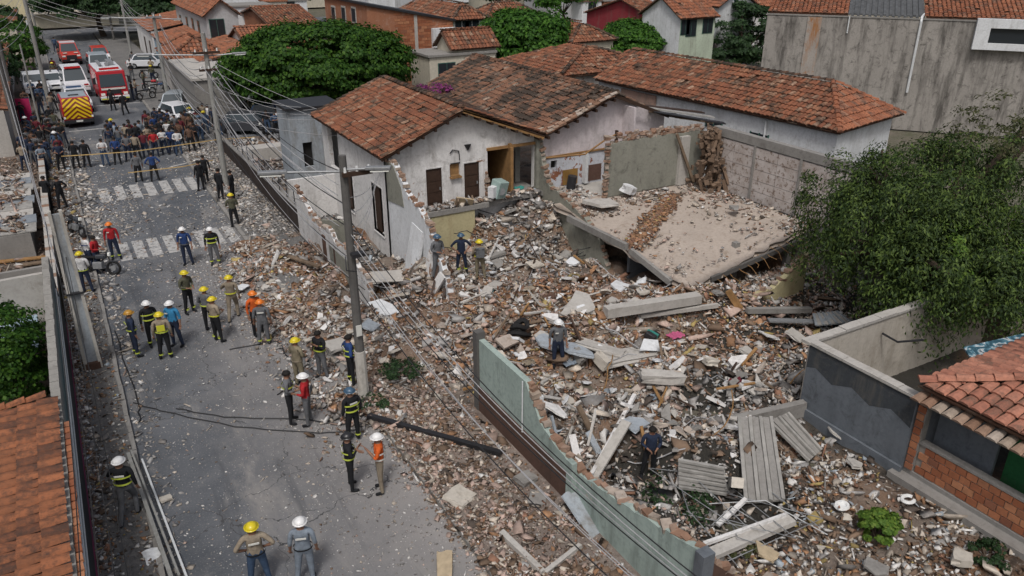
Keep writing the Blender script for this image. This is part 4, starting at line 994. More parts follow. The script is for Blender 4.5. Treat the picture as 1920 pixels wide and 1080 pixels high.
q.build('corrugated_roof', plain('dark_corrugated_sheet', (.11, .115, .12), .7, .1, .5, 2, obj=False), hd)
for i, (px, py, wdt) in enumerate(((1560, 12, 4), (1830, 6, 5), (1740, 4, 5))):
    p = hdp(hdx(px, 30)[0], 9.5 + i, 0)
    g_ = thing('tiled_roof_house', ['orange roofed house rising behind the left end of the weathered building', 'orange roofed house behind the white box window at the far right', 'house with a long orange ridge behind the corrugated roof'][i], 'house', (p.x, p.y, 0))
    tiled_roof(g_, [(p.x, p.y + wdt, 8.6), (p.x, p.y, 8.6), (p.x + 5, p.y, 10.3), (p.x + 5, p.y + wdt, 10.3)], .32, .5, TILE_BR, 60, seed=90 + i)
    q = MB(); q.bb(p.x + .3, p.x + 9, p.y + .3, p.y + wdt, 0, 8.2); q.build('wall', CREAMHOUSE, g_)
# ================================================================== BACKGROUND HOUSES
def bg_house(label, ze, left, near, right, zr=1.6, axis='X', roof=TILE_BR, wallm=CREAMHOUSE, gable=None, wins=(), name='house', cat='house', flat=False, over=.35, nind=40, tw_=.34, seed=0, zb=0, gfront=None):
    """near/left/right: eave corners in view, ze eave height. axis: direction of the ridge."""
    n = at(near[0], near[1], ze); l = atX(left[0], left[1], n.x); r = atY(right[0], right[1], n.y)
    x0, y0 = n.x, n.y; d = abs(l.y - n.y) if left[0] < near[0] - 2 else 8; wdt = abs(r.x - n.x)
    d = max(3, min(d, 30)); wdt = max(3, min(wdt, 30)); x1, y1 = x0 + wdt, y0 + d
    h = thing(name, label, cat, (x0, y0, 0)); b = MB(); o = over
    if flat:
        b.bb(x0, x1, y0, y1, zb, ze); b.build('wall', wallm, h); q = MB(); q.bb(x0 - .15, x1 + .15, y0 - .15, y1 + .15, ze + .003, ze + .18); q.build('flat_roof', roof, h)
    elif axis == 'X':    # ridge runs along X, gables face left/right
        ym = (y0 + y1) / 2
        b.prism([(x0, y0, zb), (x0, y1, zb), (x0, y1, ze), (x0, ym, ze + zr), (x0, y0, ze)], (wdt, 0, 0)); b.build('wall', wallm, h)
        tiled_roof(h, [(x1 + o, y0 - o, ze - .05), (x0 - o, y0 - o, ze - .05), (x0 - o, ym, ze + zr + .1), (x1 + o, ym, ze + zr + .1)], tw_, .5, roof, nind, seed=seed)
        tiled_roof(h, [(x0 - o, y1 + o, ze - .05), (x1 + o, y1 + o, ze - .05), (x1 + o, ym, ze + zr + .1), (x0 - o, ym, ze + zr + .1)], tw_, .5, roof, 0, seed=seed + 1)
        ridge_caps(h, (x0 - o, ym, ze + zr + .15), (x1 + o, ym, ze + zr + .15), roof, .15, .5)
        if gable: q = MB(); q.prism([(x0 - .02, y0 + .1, zb + .3), (x0 - .02, y1 - .1, zb + .3), (x0 - .02, y1 - .1, ze - .02), (x0 - .02, ym, ze + zr - .1), (x0 - .02, y0 + .1, ze - .02)], (.015, 0, 0)); q.build('gable_wall', gable, h)
    elif axis == 'Y':
        xm = (x0 + x1) / 2
        b.prism([(x0, y0, zb), (x1, y0, zb), (x1, y0, ze), (xm, y0, ze + zr), (x0, y0, ze)], (0, d, 0)); b.build('wall', wallm, h)
        tiled_roof(h, [(x0 - o, y1 + o, ze - .05), (x0 - o, y0 - o, ze - .05), (xm, y0 - o, ze + zr + .1), (xm, y1 + o, ze + zr + .1)], tw_, .5, roof, nind, seed=seed)
        tiled_roof(h, [(x1 + o, y0 - o, ze - .05), (x1 + o, y1 + o, ze - .05), (xm, y1 + o, ze + zr + .1), (xm, y0 - o, ze + zr + .1)], tw_, .5, roof, 0, seed=seed + 1)
        ridge_caps(h, (xm, y0 - o, ze + zr + .15), (xm, y1 + o, ze + zr + .15), roof, .15, .5)
        if gable: q = MB(); q.prism([(x0 + .1, y0 - .02, zb + .3), (x1 - .1, y0 - .02, zb + .3), (x1 - .1, y0 - .02, ze - .02), (xm, y0 - .02, ze + zr - .1), (x0 + .1, y0 - .02, ze - .02)], (0, .015, 0)); q.build('gable_wall', gable, h)
    else:    # hip
        m = min(wdt, d) / 2
        b.bb(x0, x1, y0, y1, zb, ze - .05); b.build('wall', wallm, h)
        X0, X1, Y0, Y1 = x0 - o, x1 + o, y0 - o, y1 + o
        if wdt >= d: a, c = (X0 + m, (Y0 + Y1) / 2, ze + zr), (X1 - m, (Y0 + Y1) / 2, ze + zr)
        else: a, c = ((X0 + X1) / 2, Y0 + m, ze + zr), ((X0 + X1) / 2, Y1 - m, ze + zr)
        c0, c1, c2, c3 = (X0, Y0, ze), (X1, Y0, ze), (X1, Y1, ze), (X0, Y1, ze)
        if wdt >= d: fs = [[c0, c1, c, a], [c3, c0, a], [c1, c2, c], [c2, c3, a, c]]; hips = [(c0, a), (c1, c), (c3, a)]
        else: fs = [[c0, c1, a], [c3, c0, a, c], [c1, c2, c, a], [c2, c3, c]]; hips = [(c0, a), (c1, a), (c3, c)]
        for k, f in enumerate(fs): tiled_roof(h, f, tw_, .5, roof, nind if k < 2 else 0, seed=seed + k)
        for p, q_ in hips + [(a, c)]: ridge_caps(h, (p[0], p[1], p[2] + .06), (q_[0], q_[1], q_[2] + .06), TILE_OLD if roof is not TILE_BR else TILE, .14, .5, name='hip_tile')
    for px, py, ww, wh in wins:
        pf = atY(px, py, y0); pl = atX(px, py, x0)
        if pf.x > x0 + .1 and pf.x < x1: cx, cy_, cz, f = pf.x, y0, pf.z, 'Y'
        else: cx, cy_, cz, f = x0, pl.y, pl.z, 'X'
        q = MB(); g_ = MB(); t = .04
        if f == 'Y':
            q.bb(cx - ww / 2 - .06, cx + ww / 2 + .06, cy_ - t, cy_ - .002, cz - wh / 2 - .06, cz + wh / 2 + .06)
            g_.bb(cx - ww / 2, cx - .03, cy_ - t - .02, cy_ - t - .002, cz - wh / 2, cz + wh / 2); g_.bb(cx + .03, cx + ww / 2, cy_ - t - .02, cy_ - t - .002, cz - wh / 2, cz + wh / 2)
        else:
            q.bb(cx - t, cx - .002, cy_ - ww / 2 - .06, cy_ + ww / 2 + .06, cz - wh / 2 - .06, cz + wh / 2 + .06)
            g_.bb(cx - t - .02, cx - t - .002, cy_ - ww / 2, cy_ - .03, cz - wh / 2, cz + wh / 2); g_.bb(cx - t - .02, cx - t - .002, cy_ + .03, cy_ + ww / 2, cz - wh / 2, cz + wh / 2)
        fr = q.build('window', FRAME_G if seed % 2 else FRAME_W, h); g_.build('pane', GLASS, fr)
    return h, (x0, x1, y0, y1)

bg_house('grey and white two storey house with a row of windows above the street', 6.2, (328, 8), (385, 30), (430, 12), 1.3, 'Y', TILE_BR, GREYHOUSE, wins=[(340, 42, 1, 1.5), (352, 46, 1, 1.5), (363, 50, 1, 1.6), (374, 55, 1, 1.6), (408, 55, 1.3, 1.8)], seed=101)
bg_house('plain white windowless block attached to the grey two storey house', 5.6, (415, 8), (430, 14), (510, 18), flat=True, roof=CONC, wallm=WHITE_CLEAN, seed=102)
bg_house('low house with an orange hipped roof beside the street poles', 3.4, (300, 90), (322, 112), (425, 100), 1.5, 'H', TILE_BR, CONC_L, seed=103, nind=60)
bg_house('flat roofed grey shed with a pale concrete roof left of the spreading tree', 3.3, (315, 118), (362, 152), (456, 150), flat=True, roof=CONC_L, wallm=CONC, seed=104)
bg_house('brick walled house with a dull red roof left of the bare brick building', 4.6, (452, 60), (512, 50), (600, 52), 1.2, 'X', TILE, BRICKFAR, seed=105)
bg_house('low orange tiled roof just left of the spreading tree crown', 4.0, (430, 78), (470, 95), (580, 80), 1.4, 'X', TILE_BR, WHITE, seed=106)

# bare brick building
bb_ = thing('bare_brick_building', 'two storey building of bare red brick with a sloping top edge and small upper windows', 'building', (22, 80, 0))
n = at(695, 118, 3.0)
n = Vector((n.x, n.y, 0)); top = atX(613, 0, n.x)
xr = atY(850, 60, n.y).x; zl = atY(695, 10, n.y).z; zr_ = atY(850, 40, n.y).z; yb = atX(611, 30, n.x).y
q = MB(); wall(q, 'Y', n.y, .25, [(n.x, zl), (xr, zr_)], 0); q.build('front_wall', BRICKFAR, bb_)
q = MB(); wall(q, 'X', n.x, .25, [(n.y + .26, zl), (yb, zl + .2)], 0); q.build('side_wall', BRICKFAR, bb_)
q = MB(); q.prism([(n.x - .2, n.y - .2, zl + .01), (xr + .2, n.y - .2, zr_ + .01), (xr + .2, n.y - .2, zr_ + .2), (n.x - .2, n.y - .2, zl + .2)], (0, yb - n.y, 0)); q.build('roof_sheet', METAL_D, bb_)
bm2 = [piece_mesh('brick', .52, .03, .21, BRICK, .008, k) for k in range(3)]; o_ = origin_of(bb_); cnt = 0
rr = random.Random(3)
for j in range(24):
    for i in range(14):
        x = n.x + (xr - n.x) * .3 + i * .56 + (.28 if j % 2 else 0); z = 3.2 + j * .25
        zt = zl + (zr_ - zl) * (x - n.x) / (xr - n.x)
        if x > xr - .2 or z > zt - .2 or cnt >= 290: continue
        if abs(((x - n.x) % 4.4) - 2.2) < .25: continue
        link('brick', bm2[rr.randrange(3)], bb_, Vector((x, n.y - .012 + rr.uniform(-.01, .005), z)) - o_); cnt += 1
for k in range(3):
    x = n.x + (xr - n.x) * .3 + 2 + k * 4.2
    if x < xr: q = MB(); q.bb(x - .15, x + .15, n.y - .05, n.y - .002, 2.6, zl + (zr_ - zl) * (x - n.x) / (xr - n.x) - .05); q.build('concrete_column', CONC_L, bb_)
for px, py in ((626, 25), (645, 26), (664, 28)):
    p = atX(px, py, n.x); q = MB(); q.bb(n.x - .05, n.x - .002, p.y - .6, p.y + .6, p.z - .7, p.z + .7); f = q.build('window', CONC_L, bb_); q = MB(); q.bb(n.x - .08, n.x - .051, p.y - .45, p.y + .45, p.z - .55, p.z + .55); q.build('pane', GLASS, f)
q = MB(); p = atY(826, 82, n.y); q.bb(p.x - .9, p.x + 1.2, n.y - .5, n.y - .06, p.z - 1.6, p.z + 1.4); q.build('white_box', WHITE_CLEAN, bb_)

bg_house('white house with a green framed window below the bare brick building', 4.0, (770, 112), (805, 108), (928, 92), flat=True, roof=CONC, wallm=CREAMHOUSE, wins=[(838, 137, 1.5, 1.6), (901, 127, 1.5, 1.2)], seed=107)
bg_house('small annex with a rusty tile roof right of the bare brick building', 4.5, (835, 78), (848, 92), (930, 88), 1.2, 'X', TILE, CREAMHOUSE, seed=109)
bg_house('long pale house with a red hipped roof behind the bare brick building', 5.2, (755, 22), (850, 38), (910, 36), 1.4, 'H', TILE, MINT, wins=[(866, 50, 1.6, 1.4), (885, 53, 1.6, 1.6)], seed=110)
bg_house('house with a long dull red roof at the top between the two trees', 4.6, (880, 18), (915, 34), (1010, 24), 1.4, 'H', TILE, WHITE, seed=111)
bg_house('cream house with a reddish hipped roof between the round trees', 3.9, (1008, 58), (1072, 80), (1150, 70), 1.5, 'H', TILE, CREAMHOUSE, seed=112, nind=80)
bg_house('dark red gabled house with a small pale arch and rusty roof', 4.4, (1100, 38), (1240, 42), (1278, 38), 1.9, 'X', TILE, REDHOUSE, seed=113)
bg_house('light green house with dark windows under a rusty roof', 4.0, (1200, 42), (1240, 44), (1276, 40), flat=True, roof=TILE, wallm=LIME, wins=[(1257, 58, 1.2, 1.6)], seed=114)
bg_house('white gabled two storey house with mint front wall and orange roof', 6.0, (1205, 20), (1278, 34), (1342, 32), 1.7, 'X', TILE_BR, MINT, gable=WHITE_CLEAN, wins=[(1285, 48, 1, 1.6), (1296, 50, 1.2, 1.7), (1327, 46, 1.2, 1.5)], seed=115)
bg_house('painted shopfront below the white gabled two storey house', 3.0, (1262, 76), (1272, 80), (1345, 78), flat=True, roof=CONC, wallm=SHOPWALL, seed=116)
bg_house('white gabled house with a small dark attic vent and orange roof', 6.3, (1340, 10), (1348, 12), (1414, 20), 1.6, 'Y', TILE_BR, WHITE_CLEAN, wins=[(1380, 6, .5, .8)], seed=117)
bg_house('small white house with one dark window at the top edge', 3.8, (1080, 0), (1092, 4), (1128, 3), flat=True, roof=TILE, wallm=WHITE_CLEAN, wins=[(1110, 14, 1.5, 1.5)], seed=118)
bg_house('orange brick wall building at the top edge beside the small white house', 3.5, (1125, 0), (1132, 3), (1190, 2), flat=True, roof=CONC, wallm=BRICKFAR, seed=119)
bg_house('orange roofed house at the top edge left of the weathered building', 5.4, (1410, 8), (1420, 12), (1500, 8), 1.5, 'X', TILE_BR, WHITE, seed=120)
bg_house('white house with a small window far behind the street tree', 4.6, (520, 0), (527, 3), (575, 2), flat=True, roof=CONC, wallm=WHITE_CLEAN, wins=[(543, 10, 1.4, 1.5)], seed=121)
bg_house('white two storey house at the top edge behind the bare brick building', 6.0, (640, -10), (690, -6), (740, -4), flat=True, roof=CONC, wallm=WHITE_CLEAN, seed=122)
bg_house('tan house beside the white house behind the street tree', 4.8, (486, 0), (496, 4), (526, 4), flat=True, roof=TILE_BR, wallm=CREAM, seed=123)
bg_house('white house with an orange roof at the very top behind the brick building', 4.5, (1240, -14), (1290, -6), (1350, -8), 1.5, 'X', TILE_BR, WHITE, seed=124)
for i in range(12):    # more of the town, going up to the top edge and beyond
    px = 420 + i * 125 + random.uniform(-20, 20); py = -22 - (i * 37 % 23)
    p = at(px, py, 5)
    if 0 < p.y < 400:
        x, y = p.x, p.y; h = thing('house', ['distant white house with an orange roof, %s' % s for s in ('above the grey two storey house', 'above the spreading tree', 'behind the bare brick building', 'behind the red hipped roof', 'behind the leafy round tree', 'behind the small white house', 'behind the dark red gable', 'behind the white gabled houses', 'behind the dark leafed tree', 'behind the weathered building left end', 'behind the corrugated roof', 'behind the white box window')][i], 'house', (x, y, 0))
        q = MB(); q.bb(x, x + 11, y, y + 9, 0, 4.8); q.build('wall', [WHITE_CLEAN, CREAMHOUSE, GREYHOUSE][i % 3], h)
        tiled_roof(h, [(x + 11.4, y - .4, 4.8), (x - .4, y - .4, 4.8), (x - .4, y + 4.5, 6.6), (x + 11.4, y + 4.5, 6.6)], .5, .8, TILE_BR, 0, seed=i)
# yellow and cream buildings at the end of the street, left
q = thing('yellow_building', 'pale yellow building at the top left behind the leaning poles', 'building', (-14, 150, 0))
b = MB(); b.bb(-16, -1.5, 148, 160, 0, 11); b.build('wall', YELLOWHOUSE, q); b = MB(); b.bb(-7.5, -6, 147.9, 147.99, 3, 4.4); b.build('window', GLASS, q)
q = thing('cream_building', 'cream building with a dark window at the far end of the street', 'building', (2, 148, 0))
b = MB(); b.bb(-1, 11, 146, 158, 0, 9); b.build('wall', CREAMHOUSE, q); b = MB(); b.bb(4.8, 8.0, 145.9, 145.99, 3.0, 5.2); f = b.build('window', FRAME_G, q); b = MB(); b.bb(5.5, 7.9, 145.86, 145.895, 3.1, 5.1); b.build('pane', GLASS, f); b = MB(); b.bb(-1, 11, 144.5, 145.99, 2.2, 2.4); b.build('awning', CREAM, q)
# houses lining the street on the right beyond the crossing
for i, (x0, x1, y0, y1, ze, wm, lb) in enumerate([
    (10.3, 15.5, 72, 84, 3.2, BLUEWHITE, 'low bluish street house just beyond the parked silver car'),
    (10.3, 16, 85, 96, 3.4, SKYBLUE, 'pale blue street house beyond the bluish one'),
    (10.3, 17, 97.5, 112, 3.6, WHITE, 'white street house near the far trees on the right side')]):
    h = thing('street_house', lb, 'house', (x0, y0, 0)); q = MB(); q.bb(x0, x1, y0, y1, 0, ze); q.build('wall', wm, h)
    tiled_roof(h, [(x0 - .3, y1, ze + .02), (x0 - .3, y0, ze + .02), (x1, y0, ze + 1.2), (x1, y1, ze + 1.2)], .34, .5, TILE_BR, 60, seed=130 + i)
    for k in range(2):
        q = MB(); y = y0 + 2.5 + k * 4.5; q.bb(x0 - .04, x0 - .002, y, y + 1, .2, 2.3); q.build('door', WOOD_D, h)
for i, (x0, x1, y0, y1, ze, wm, lb) in enumerate([
    (-9, -3.2, 60, 74, 3.0, CONC_L, 'rusty roofed shed at the left edge beyond the crowd'),
    (-12, -3.4, 76, 96, 3.3, WHITE, 'white walled house on the left side under the dark bushes'),
    (-12, -2.6, 112, 130, 4.0, CREAMHOUSE, 'cream house far along the left side of the street')]):
    h = thing('street_house', lb, 'house', (x0, y0, 0)); q = MB(); q.bb(x0, x1, y0, y1, 0, ze); q.build('wall', wm, h)
    tiled_roof(h, [(x1 + .3, y0, ze + .02), (x1 + .3, y1, ze + .02), (x0, y1, ze + 1.4), (x0, y0, ze + 1.4)], .34, .5, TILE, 60, seed=140 + i)
sw = thing('courtyard_boundary_wall', 'pale weathered wall top running behind the parked motorbikes', 'wall', (14, 55, 0))
b = MB(); b.bb(9.2, 15.4, 51.0, 52.2, -.1, .75); b.build('wall', CONC_L, sw)

# ================================================================== TREES
LEAFQ = np.array([(0, -.5, 0), (.38, 0, .10), (0, .5, 0), (-.38, 0, .10)])
def leaves(name, centers, normals, size, mat, parent, droop=0.0, seed=0, asp=1.0):
    rg = np.random.default_rng(seed); n = len(centers)
    nrm = normals + rg.normal(0, .55, (n, 3)); nrm /= np.linalg.norm(nrm, axis=1)[:, None] + 1e-9
    t = rg.normal(0, 1, (n, 3)); t[:, 2] -= droop
    t -= (t * nrm).sum(1)[:, None] * nrm; t /= np.linalg.norm(t, axis=1)[:, None] + 1e-9
    bt = np.cross(nrm, t); s = size * rg.uniform(.6, 1.35, n)
    q = LEAFQ[None] * s[:, None, None]
    V = centers[:, None] + q[..., 0:1] * asp * bt[:, None] + q[..., 1:2] * t[:, None] + q[..., 2:3] * nrm[:, None]
    V = V.reshape(-1, 3) - np.array(origin_of(parent)); k = np.arange(n) * 4
    F = np.concatenate([np.stack([k, k + 1, k + 2], 1), np.stack([k, k + 2, k + 3], 1)])
    o = np_mesh(name, V, F, mat, parent); return o
def crown(name, C_, rad, nclump, clump_r, per, size, mat, parent, seed=0, shape=None, flatbot=.35, droop=0.0, asp=1.0, inner=.25, hang=0.0):
    rg = np.random.default_rng(seed); C_ = np.array(C_); rad = np.array(rad)
    d = rg.normal(0, 1, (nclump * 3, 3)); d /= np.linalg.norm(d, axis=1)[:, None]
    d = d[d[:, 2] > -flatbot][:nclump]
    rr_ = np.where(rg.random(len(d)) < inner, rg.uniform(.3, .85, len(d)), rg.uniform(.86, 1.06, len(d)))
    cc = C_ + d * rad * rr_[:, None]
    cr = clump_r * rg.uniform(.6, 1.3, len(cc))
    e = rg.normal(0, 1, (len(cc), per, 3)); e /= np.linalg.norm(e, axis=2)[:, :, None]; e[..., 2] = np.where(e[..., 2] < -.2, -e[..., 2] * .6, e[..., 2])
    P = cc[:, None] + e * cr[:, None, None] * rg.uniform(.55, 1.05, (len(cc), per, 1)) * np.array([1, 1, .62])
    if hang: P[..., 2] -= hang * rg.random((len(cc), per)) ** 2 * cr[:, None] * 2
    nn_ = e + d[:, None] * .8 + np.array([0, 0, .35])
    return leaves(name, P.reshape(-1, 3), nn_.reshape(-1, 3), size, mat, parent, droop, seed + 1, asp), cc
def trunk(parent, base, tips, r0=.25, split=.45, seed=0, n=8, mat=BARK):
    rg = random.Random(seed); b = MB(); base = Vector(base); cz = Vector((sum(t[0] for t in tips) / len(tips), sum(t[1] for t in tips) / len(tips), sum(t[2] for t in tips) / len(tips)))
    fork = base.lerp(cz, split); fork.x += rg.uniform(-.2, .2)
    b.tube([base, base.lerp(fork, .5) + Vector((rg.uniform(-.15, .15), rg.uniform(-.15, .15), 0)), fork], [r0 * 1.25, r0, r0 * .8], n)
    b.build('trunk', mat, parent)
    b = MB()
    for t in tips:
        t = Vector(t); m = fork.lerp(t, .5) + Vector((rg.uniform(-.3, .3), rg.uniform(-.3, .3), rg.uniform(0, .4)))
        b.tube([fork - Vector((0, 0, .1)), m, t], [r0 * .5, r0 * .3, r0 * .1], 6)
    b.build('limbs', mat, parent)
def tree(label, base, top, rx, ry, mat, cz=.62, hz=.42, ncl=90, cr=1.0, per=110, size=.22, seed=0, r0=.25, cat='tree', **kw):
    x, y = base; t = thing(cat, label, cat, (x, y, 0)); c = (x, y, top * cz)
    _, cc = crown('crown', c, (rx, ry, top * hz), ncl, cr, per, size, mat, t, seed=seed, **kw)
    idx = np.random.default_rng(seed).choice(len(cc), min(9, len(cc)), replace=False)
    trunk(t, (x, y, -.2), [tuple(cc[i]) for i in idx], r0, .45, seed); return t
p = at(608, 215)
t = tree('wide spreading tree with a flat dense crown over the parked cars', (p.x, p.y), 6.7, 7.1, 5.2, LEAF_W, cz=.56, hz=.44, ncl=420, cr=1.1, per=170, size=.27, seed=1, r0=.4, flatbot=.75, inner=.2)
p = at(985, 150)
tree('bright green broad-leaved tree left of the hipped roof house', (p.x, p.y), 6.3, 4.5, 4.2, LEAF_R, cz=.48, hz=.54, ncl=300, cr=1.15, per=150, size=.34, seed=2, flatbot=.8)
p = at(1187, 138)
tree('neatly rounded dome shaped green tree behind the long house', (p.x, p.y), 4.9, 4.5, 4.2, LEAF_R, cz=.42, hz=.60, ncl=420, cr=.85, per=130, size=.27, seed=3, flatbot=.4, inner=.1)
p = at(1385, 125)
tree('dark leafed tree against the left end of the weathered building', (p.x, p.y), 6.4, 3.9, 3.9, LEAF_D, cz=.5, hz=.5, ncl=130, cr=.9, per=110, size=.28, seed=4, flatbot=.8)
p = at(1350, 130)
tree('low dark bush at the foot of the dark leafed tree', (p.x, p.y), 2.4, 4.2, 2.2, LEAF_D, cz=.4, hz=.5, ncl=50, cr=.8, per=80, size=.25, seed=5, cat='bush')
p = at(1330, 95)
tree('bluish green shrubs along the wall behind the long house ridge', (p.x, p.y), 2.4, 3.5, 2.0, LEAF_B, cz=.4, hz=.5, ncl=40, cr=.8, per=80, size=.25, seed=6, cat='bush')
tree('dark feathery tree at the far end of the street', (7.5, 129), 9.5, 7.5, 5, LEAF_D, cz=.5, hz=.48, ncl=240, cr=1.3, per=110, size=.38, seed=7, r0=.35)
tree('dark tree at the far right side of the street beyond the poles', (13.5, 118), 8.5, 5.5, 5, LEAF_D, cz=.55, hz=.42, ncl=120, cr=1.3, per=100, size=.38, seed=8)
for i, (px, py, tp, rx_, mt, lb) in enumerate([
    (560, 22, 7, 7, LEAF_D, 'dark tree behind the dull red roof left of the brick building'), (700, -8, 7, 6, LEAF_D, 'dark tree crown at the top edge above the brick building'),
    (830, -6, 7, 7, LEAF_D, 'dark tree crown at the top edge above the red hipped roof'), (1010, -4, 8, 8, LEAF_D, 'broad dark tree crown at the top edge behind the bright tree'),
    (1060, 22, 6, 7, LEAF_R, 'green tree crown behind the cream hipped house'), (955, 12, 6, 6, LEAF_D, 'dark tree behind the bright green broad-leaved tree'),
    (330, 62, 4, 5, LEAF_D, 'dark shrubs between the street poles and the orange hipped roof'), (1460, 40, 6, 4, LEAF_D, 'dark tree tucked against the weathered building corner'),
    (1175, 8, 5, 5, LEAF_D, 'small dark tree between the small white house and brick wall'), (620, -30, 8, 8, LEAF_D, 'far dark tree beyond the tan house'), (900, -34, 8, 9, LEAF_D, 'far dark trees beyond the red roofs'), (1150, -30, 8, 9, LEAF_D, 'far dark trees beyond the small white house'), (1400, -26, 8, 9, LEAF_D, 'far dark trees beyond the white gables'),
    (-2, 95, 5, 5, LEAF_D, 'dark bushy tree at the left edge behind the leaning poles')]):
    p = at(px, py + 25 if py < 60 else py); tree(lb, (p.x, p.y), tp, rx_ * .62, rx_ * .62, mt, ncl=60, cr=1.2, per=80, size=.42, seed=20 + i)
tree('green bushy tree over the left pavement far up the street', (-3.6, 98), 5.5, 3.4, 6, LEAF_W, cz=.5, hz=.45, ncl=90, cr=1.0, per=90, size=.3, seed=40, flatbot=.7)
tree('dark hedge tree behind the left edge poles', (-6.5, 82), 5.5, 3.8, 7, LEAF_D, cz=.5, hz=.45, ncl=90, cr=1.0, per=90, size=.3, seed=41, flatbot=.7)
# bottom left bush
tree('dense dark green round bush in the yard at the left edge', (-3.35, 24.6), 3.7, 1.45, 1.9, LEAF_W, cz=.52, hz=.5, ncl=130, cr=.42, per=130, size=.11, seed=42, flatbot=.7, cat='bush')
# big drooping tree on the right
tr = thing('drooping_tree', 'large drooping tree with fine dark foliage over the cream wall at the right edge', 'tree', (25.0, 15.3, 0))
allc = []
for k, (cx, cy_, cz_, rx_, ry_, rz_, ncl) in enumerate([(25.4, 15.6, 4.3, 3.7, 2.9, 2.7, 170), (28.4, 14.6, 4.9, 3.2, 3.2, 2.5, 110), (24.0, 13.9, 3.3, 2.2, 2.0, 1.9, 80), (26.0, 12.6, 2.9, 2.4, 1.7, 1.6, 80), (24.0, 17.2, 4.2, 1.9, 2.2, 2.2, 60)]):
    _, cc = crown('crown', (cx, cy_, cz_), (rx_, ry_, rz_), int(ncl * .95), .52, 190, .15, LEAF_B, tr, seed=60 + k, flatbot=.85, droop=2.0, asp=.48, hang=1.3, inner=.4); allc.append(cc)
_, cc = crown('crown', (25.8, 13.4, 3.0), (3.2, 2.2, 2.0), 16, .38, 80, .13, LEAF_Y, tr, seed=70, flatbot=.5, droop=1.2, asp=.6, hang=.6, inner=.1)
_, cc2 = crown('crown', (28.9, 14.6, 6.8), (2.6, 2.2, 1.6), 60, .38, 40, .15, LEAF_O, tr, seed=71, flatbot=.5, droop=.5, asp=.5)
allc = np.concatenate(allc); idx = np.random.default_rng(5).choice(len(allc), 22, replace=False)
trunk(tr, (25.0, 15.3, -.2), [tuple(allc[i]) for i in idx] + [(29.2, 14.5, 7.9), (28.4, 13.9, 8.0), (30.2, 15, 7.7)], .42, .5, 3)
# clipped yellow-green bush bottom right, blossoms, weeds
def bush(label, x, y, r, h, mat, seed, ncl=40, per=90, size=.09, name='bush'):
    t = thing(name, label, 'bush', (x, y, G(x, y))); z = G(x, y)
    crown('crown', (x, y, z + h * .5), (r, r, h * .5), ncl, r * .3, per, size, mat, t, seed=seed, flatbot=.8)
    b = MB(); 
    for k in range(5): a = k * 1.26; b.tube([(x, y, z - .05), (x + math.cos(a) * r * .5, y + math.sin(a) * r * .5, z + h * .6)], [.03, .01], 5)
    b.build('stems', BARK, t)
p = atg(1643, 1010); bush('small yellow-green bush growing in the rubble at the bottom right', p.x, p.y, .42, .75, LEAF_Y, 80, 46, 90, .085)
p = atg(1850, 1045); bush('dark weedy clump beside the concrete step bottom right', p.x, p.y, .45, .3, LEAF_D, 81, 20, 40, .08)
p = atg(755, 700); bush('low green weeds by the foot of the tall utility pole', p.x, p.y, .6, .35, LEAF_D, 82, 26, 40, .08)
p = atg(700, 760); bush('sparse weeds beside the charred beam', p.x, p.y, .5, .2, LEAF_D, 83, 14, 30, .08)
p = atg(1380, 1040); bush('yellowish weeds at the near end of the green wall', p.x + .2, p.y, .4, .3, LEAF_O, 84, 16, 40, .08)
p = atg(1270, 940); bush('low green weeds in the dark hollow inside the green wall', p.x, p.y, .9, .22, LEAF_D, 85, 30, 40, .08)
bl = thing('bougainvillea', 'magenta bougainvillea blossoms above the orange roof ridge', 'plant', (17, 46, 0)); p = at(815, 168, 5.2)
crown('crown', (p.x, p.y, 4.7), (1.1, 1.1, .8), 24, .35, 60, .13, LEAF_P, bl, seed=86); b = MB(); b.tube([(p.x, p.y, 0), (p.x, p.y, 4.6)], [.08, .04], 6); b.build('trunk', BARK, bl)
# ================================================================== UTILITY POLES AND CABLES
def pole(label, x, y, h, r0=.17, r1=.11, mat=POLE_M, arms=(), base=None, lamp=None, name='utility_pole', lean=(0, 0)):
    t = thing(name, label, 'pole', (x, y, 0)); b = MB(); b.tube([(x, y, -.3), (x + lean[0] * .5, y + lean[1] * .5, h / 2), (x + lean[0], y + lean[1], h)], [r0, (r0 + r1) / 2, r1], 10); b.build('shaft', mat, t)
    if base: b = MB(); b.tube([(x, y, -.3), (x, y, base)], [r0 + .02, r0 + .012], 10); b.build('painted_base', LIMEWASH, t)
    for z, w0, w1, dy in arms: b = MB(); b.box(x + (w1 - w0) / 2 + lean[0] * z / h, y - r1 - .07, z, w0 + w1, .11, .12); b.build('cross_arm', WOOD_D if dy else METAL, t)
    for z, w0, w1, dy in arms:
        for k in range(3): b = MB(); xx = x - w0 + (w0 + w1) * (.1 + .4 * k); b.tube([(xx, y - r1 - .07, z + .06), (xx, y - r1 - .07, z + .2)], [.045, .03], 6); b.build('insulator', CERAMIC, t)
    if lamp:
        for (z, ax, ay, L, up) in lamp:
            b = MB(); e = Vector((x + ax * L, y + ay * L, z + up)); b.tube([(x, y, z), e], .035, 6); b.build('lamp_arm', METAL, t)
            b = MB(); s = e + Vector((ax * .3, ay * .3, .02)); b.beam(e - Vector((ax, ay, 0)) * .25, s + Vector((ax, ay, 0)) * .2, .20, .09); f = b.build('lamp_head', METAL, t, bevel=.02)
            b = MB(); b.beam(e - Vector((ax, ay, .12 / ax if 0 else 0)) * .1 + Vector((0, 0, -.075)), s + Vector((ax, ay, 0)) * .15 + Vector((0, 0, -.075)), .18, .03); b.build('lens', LAMP_W, f)
    return t
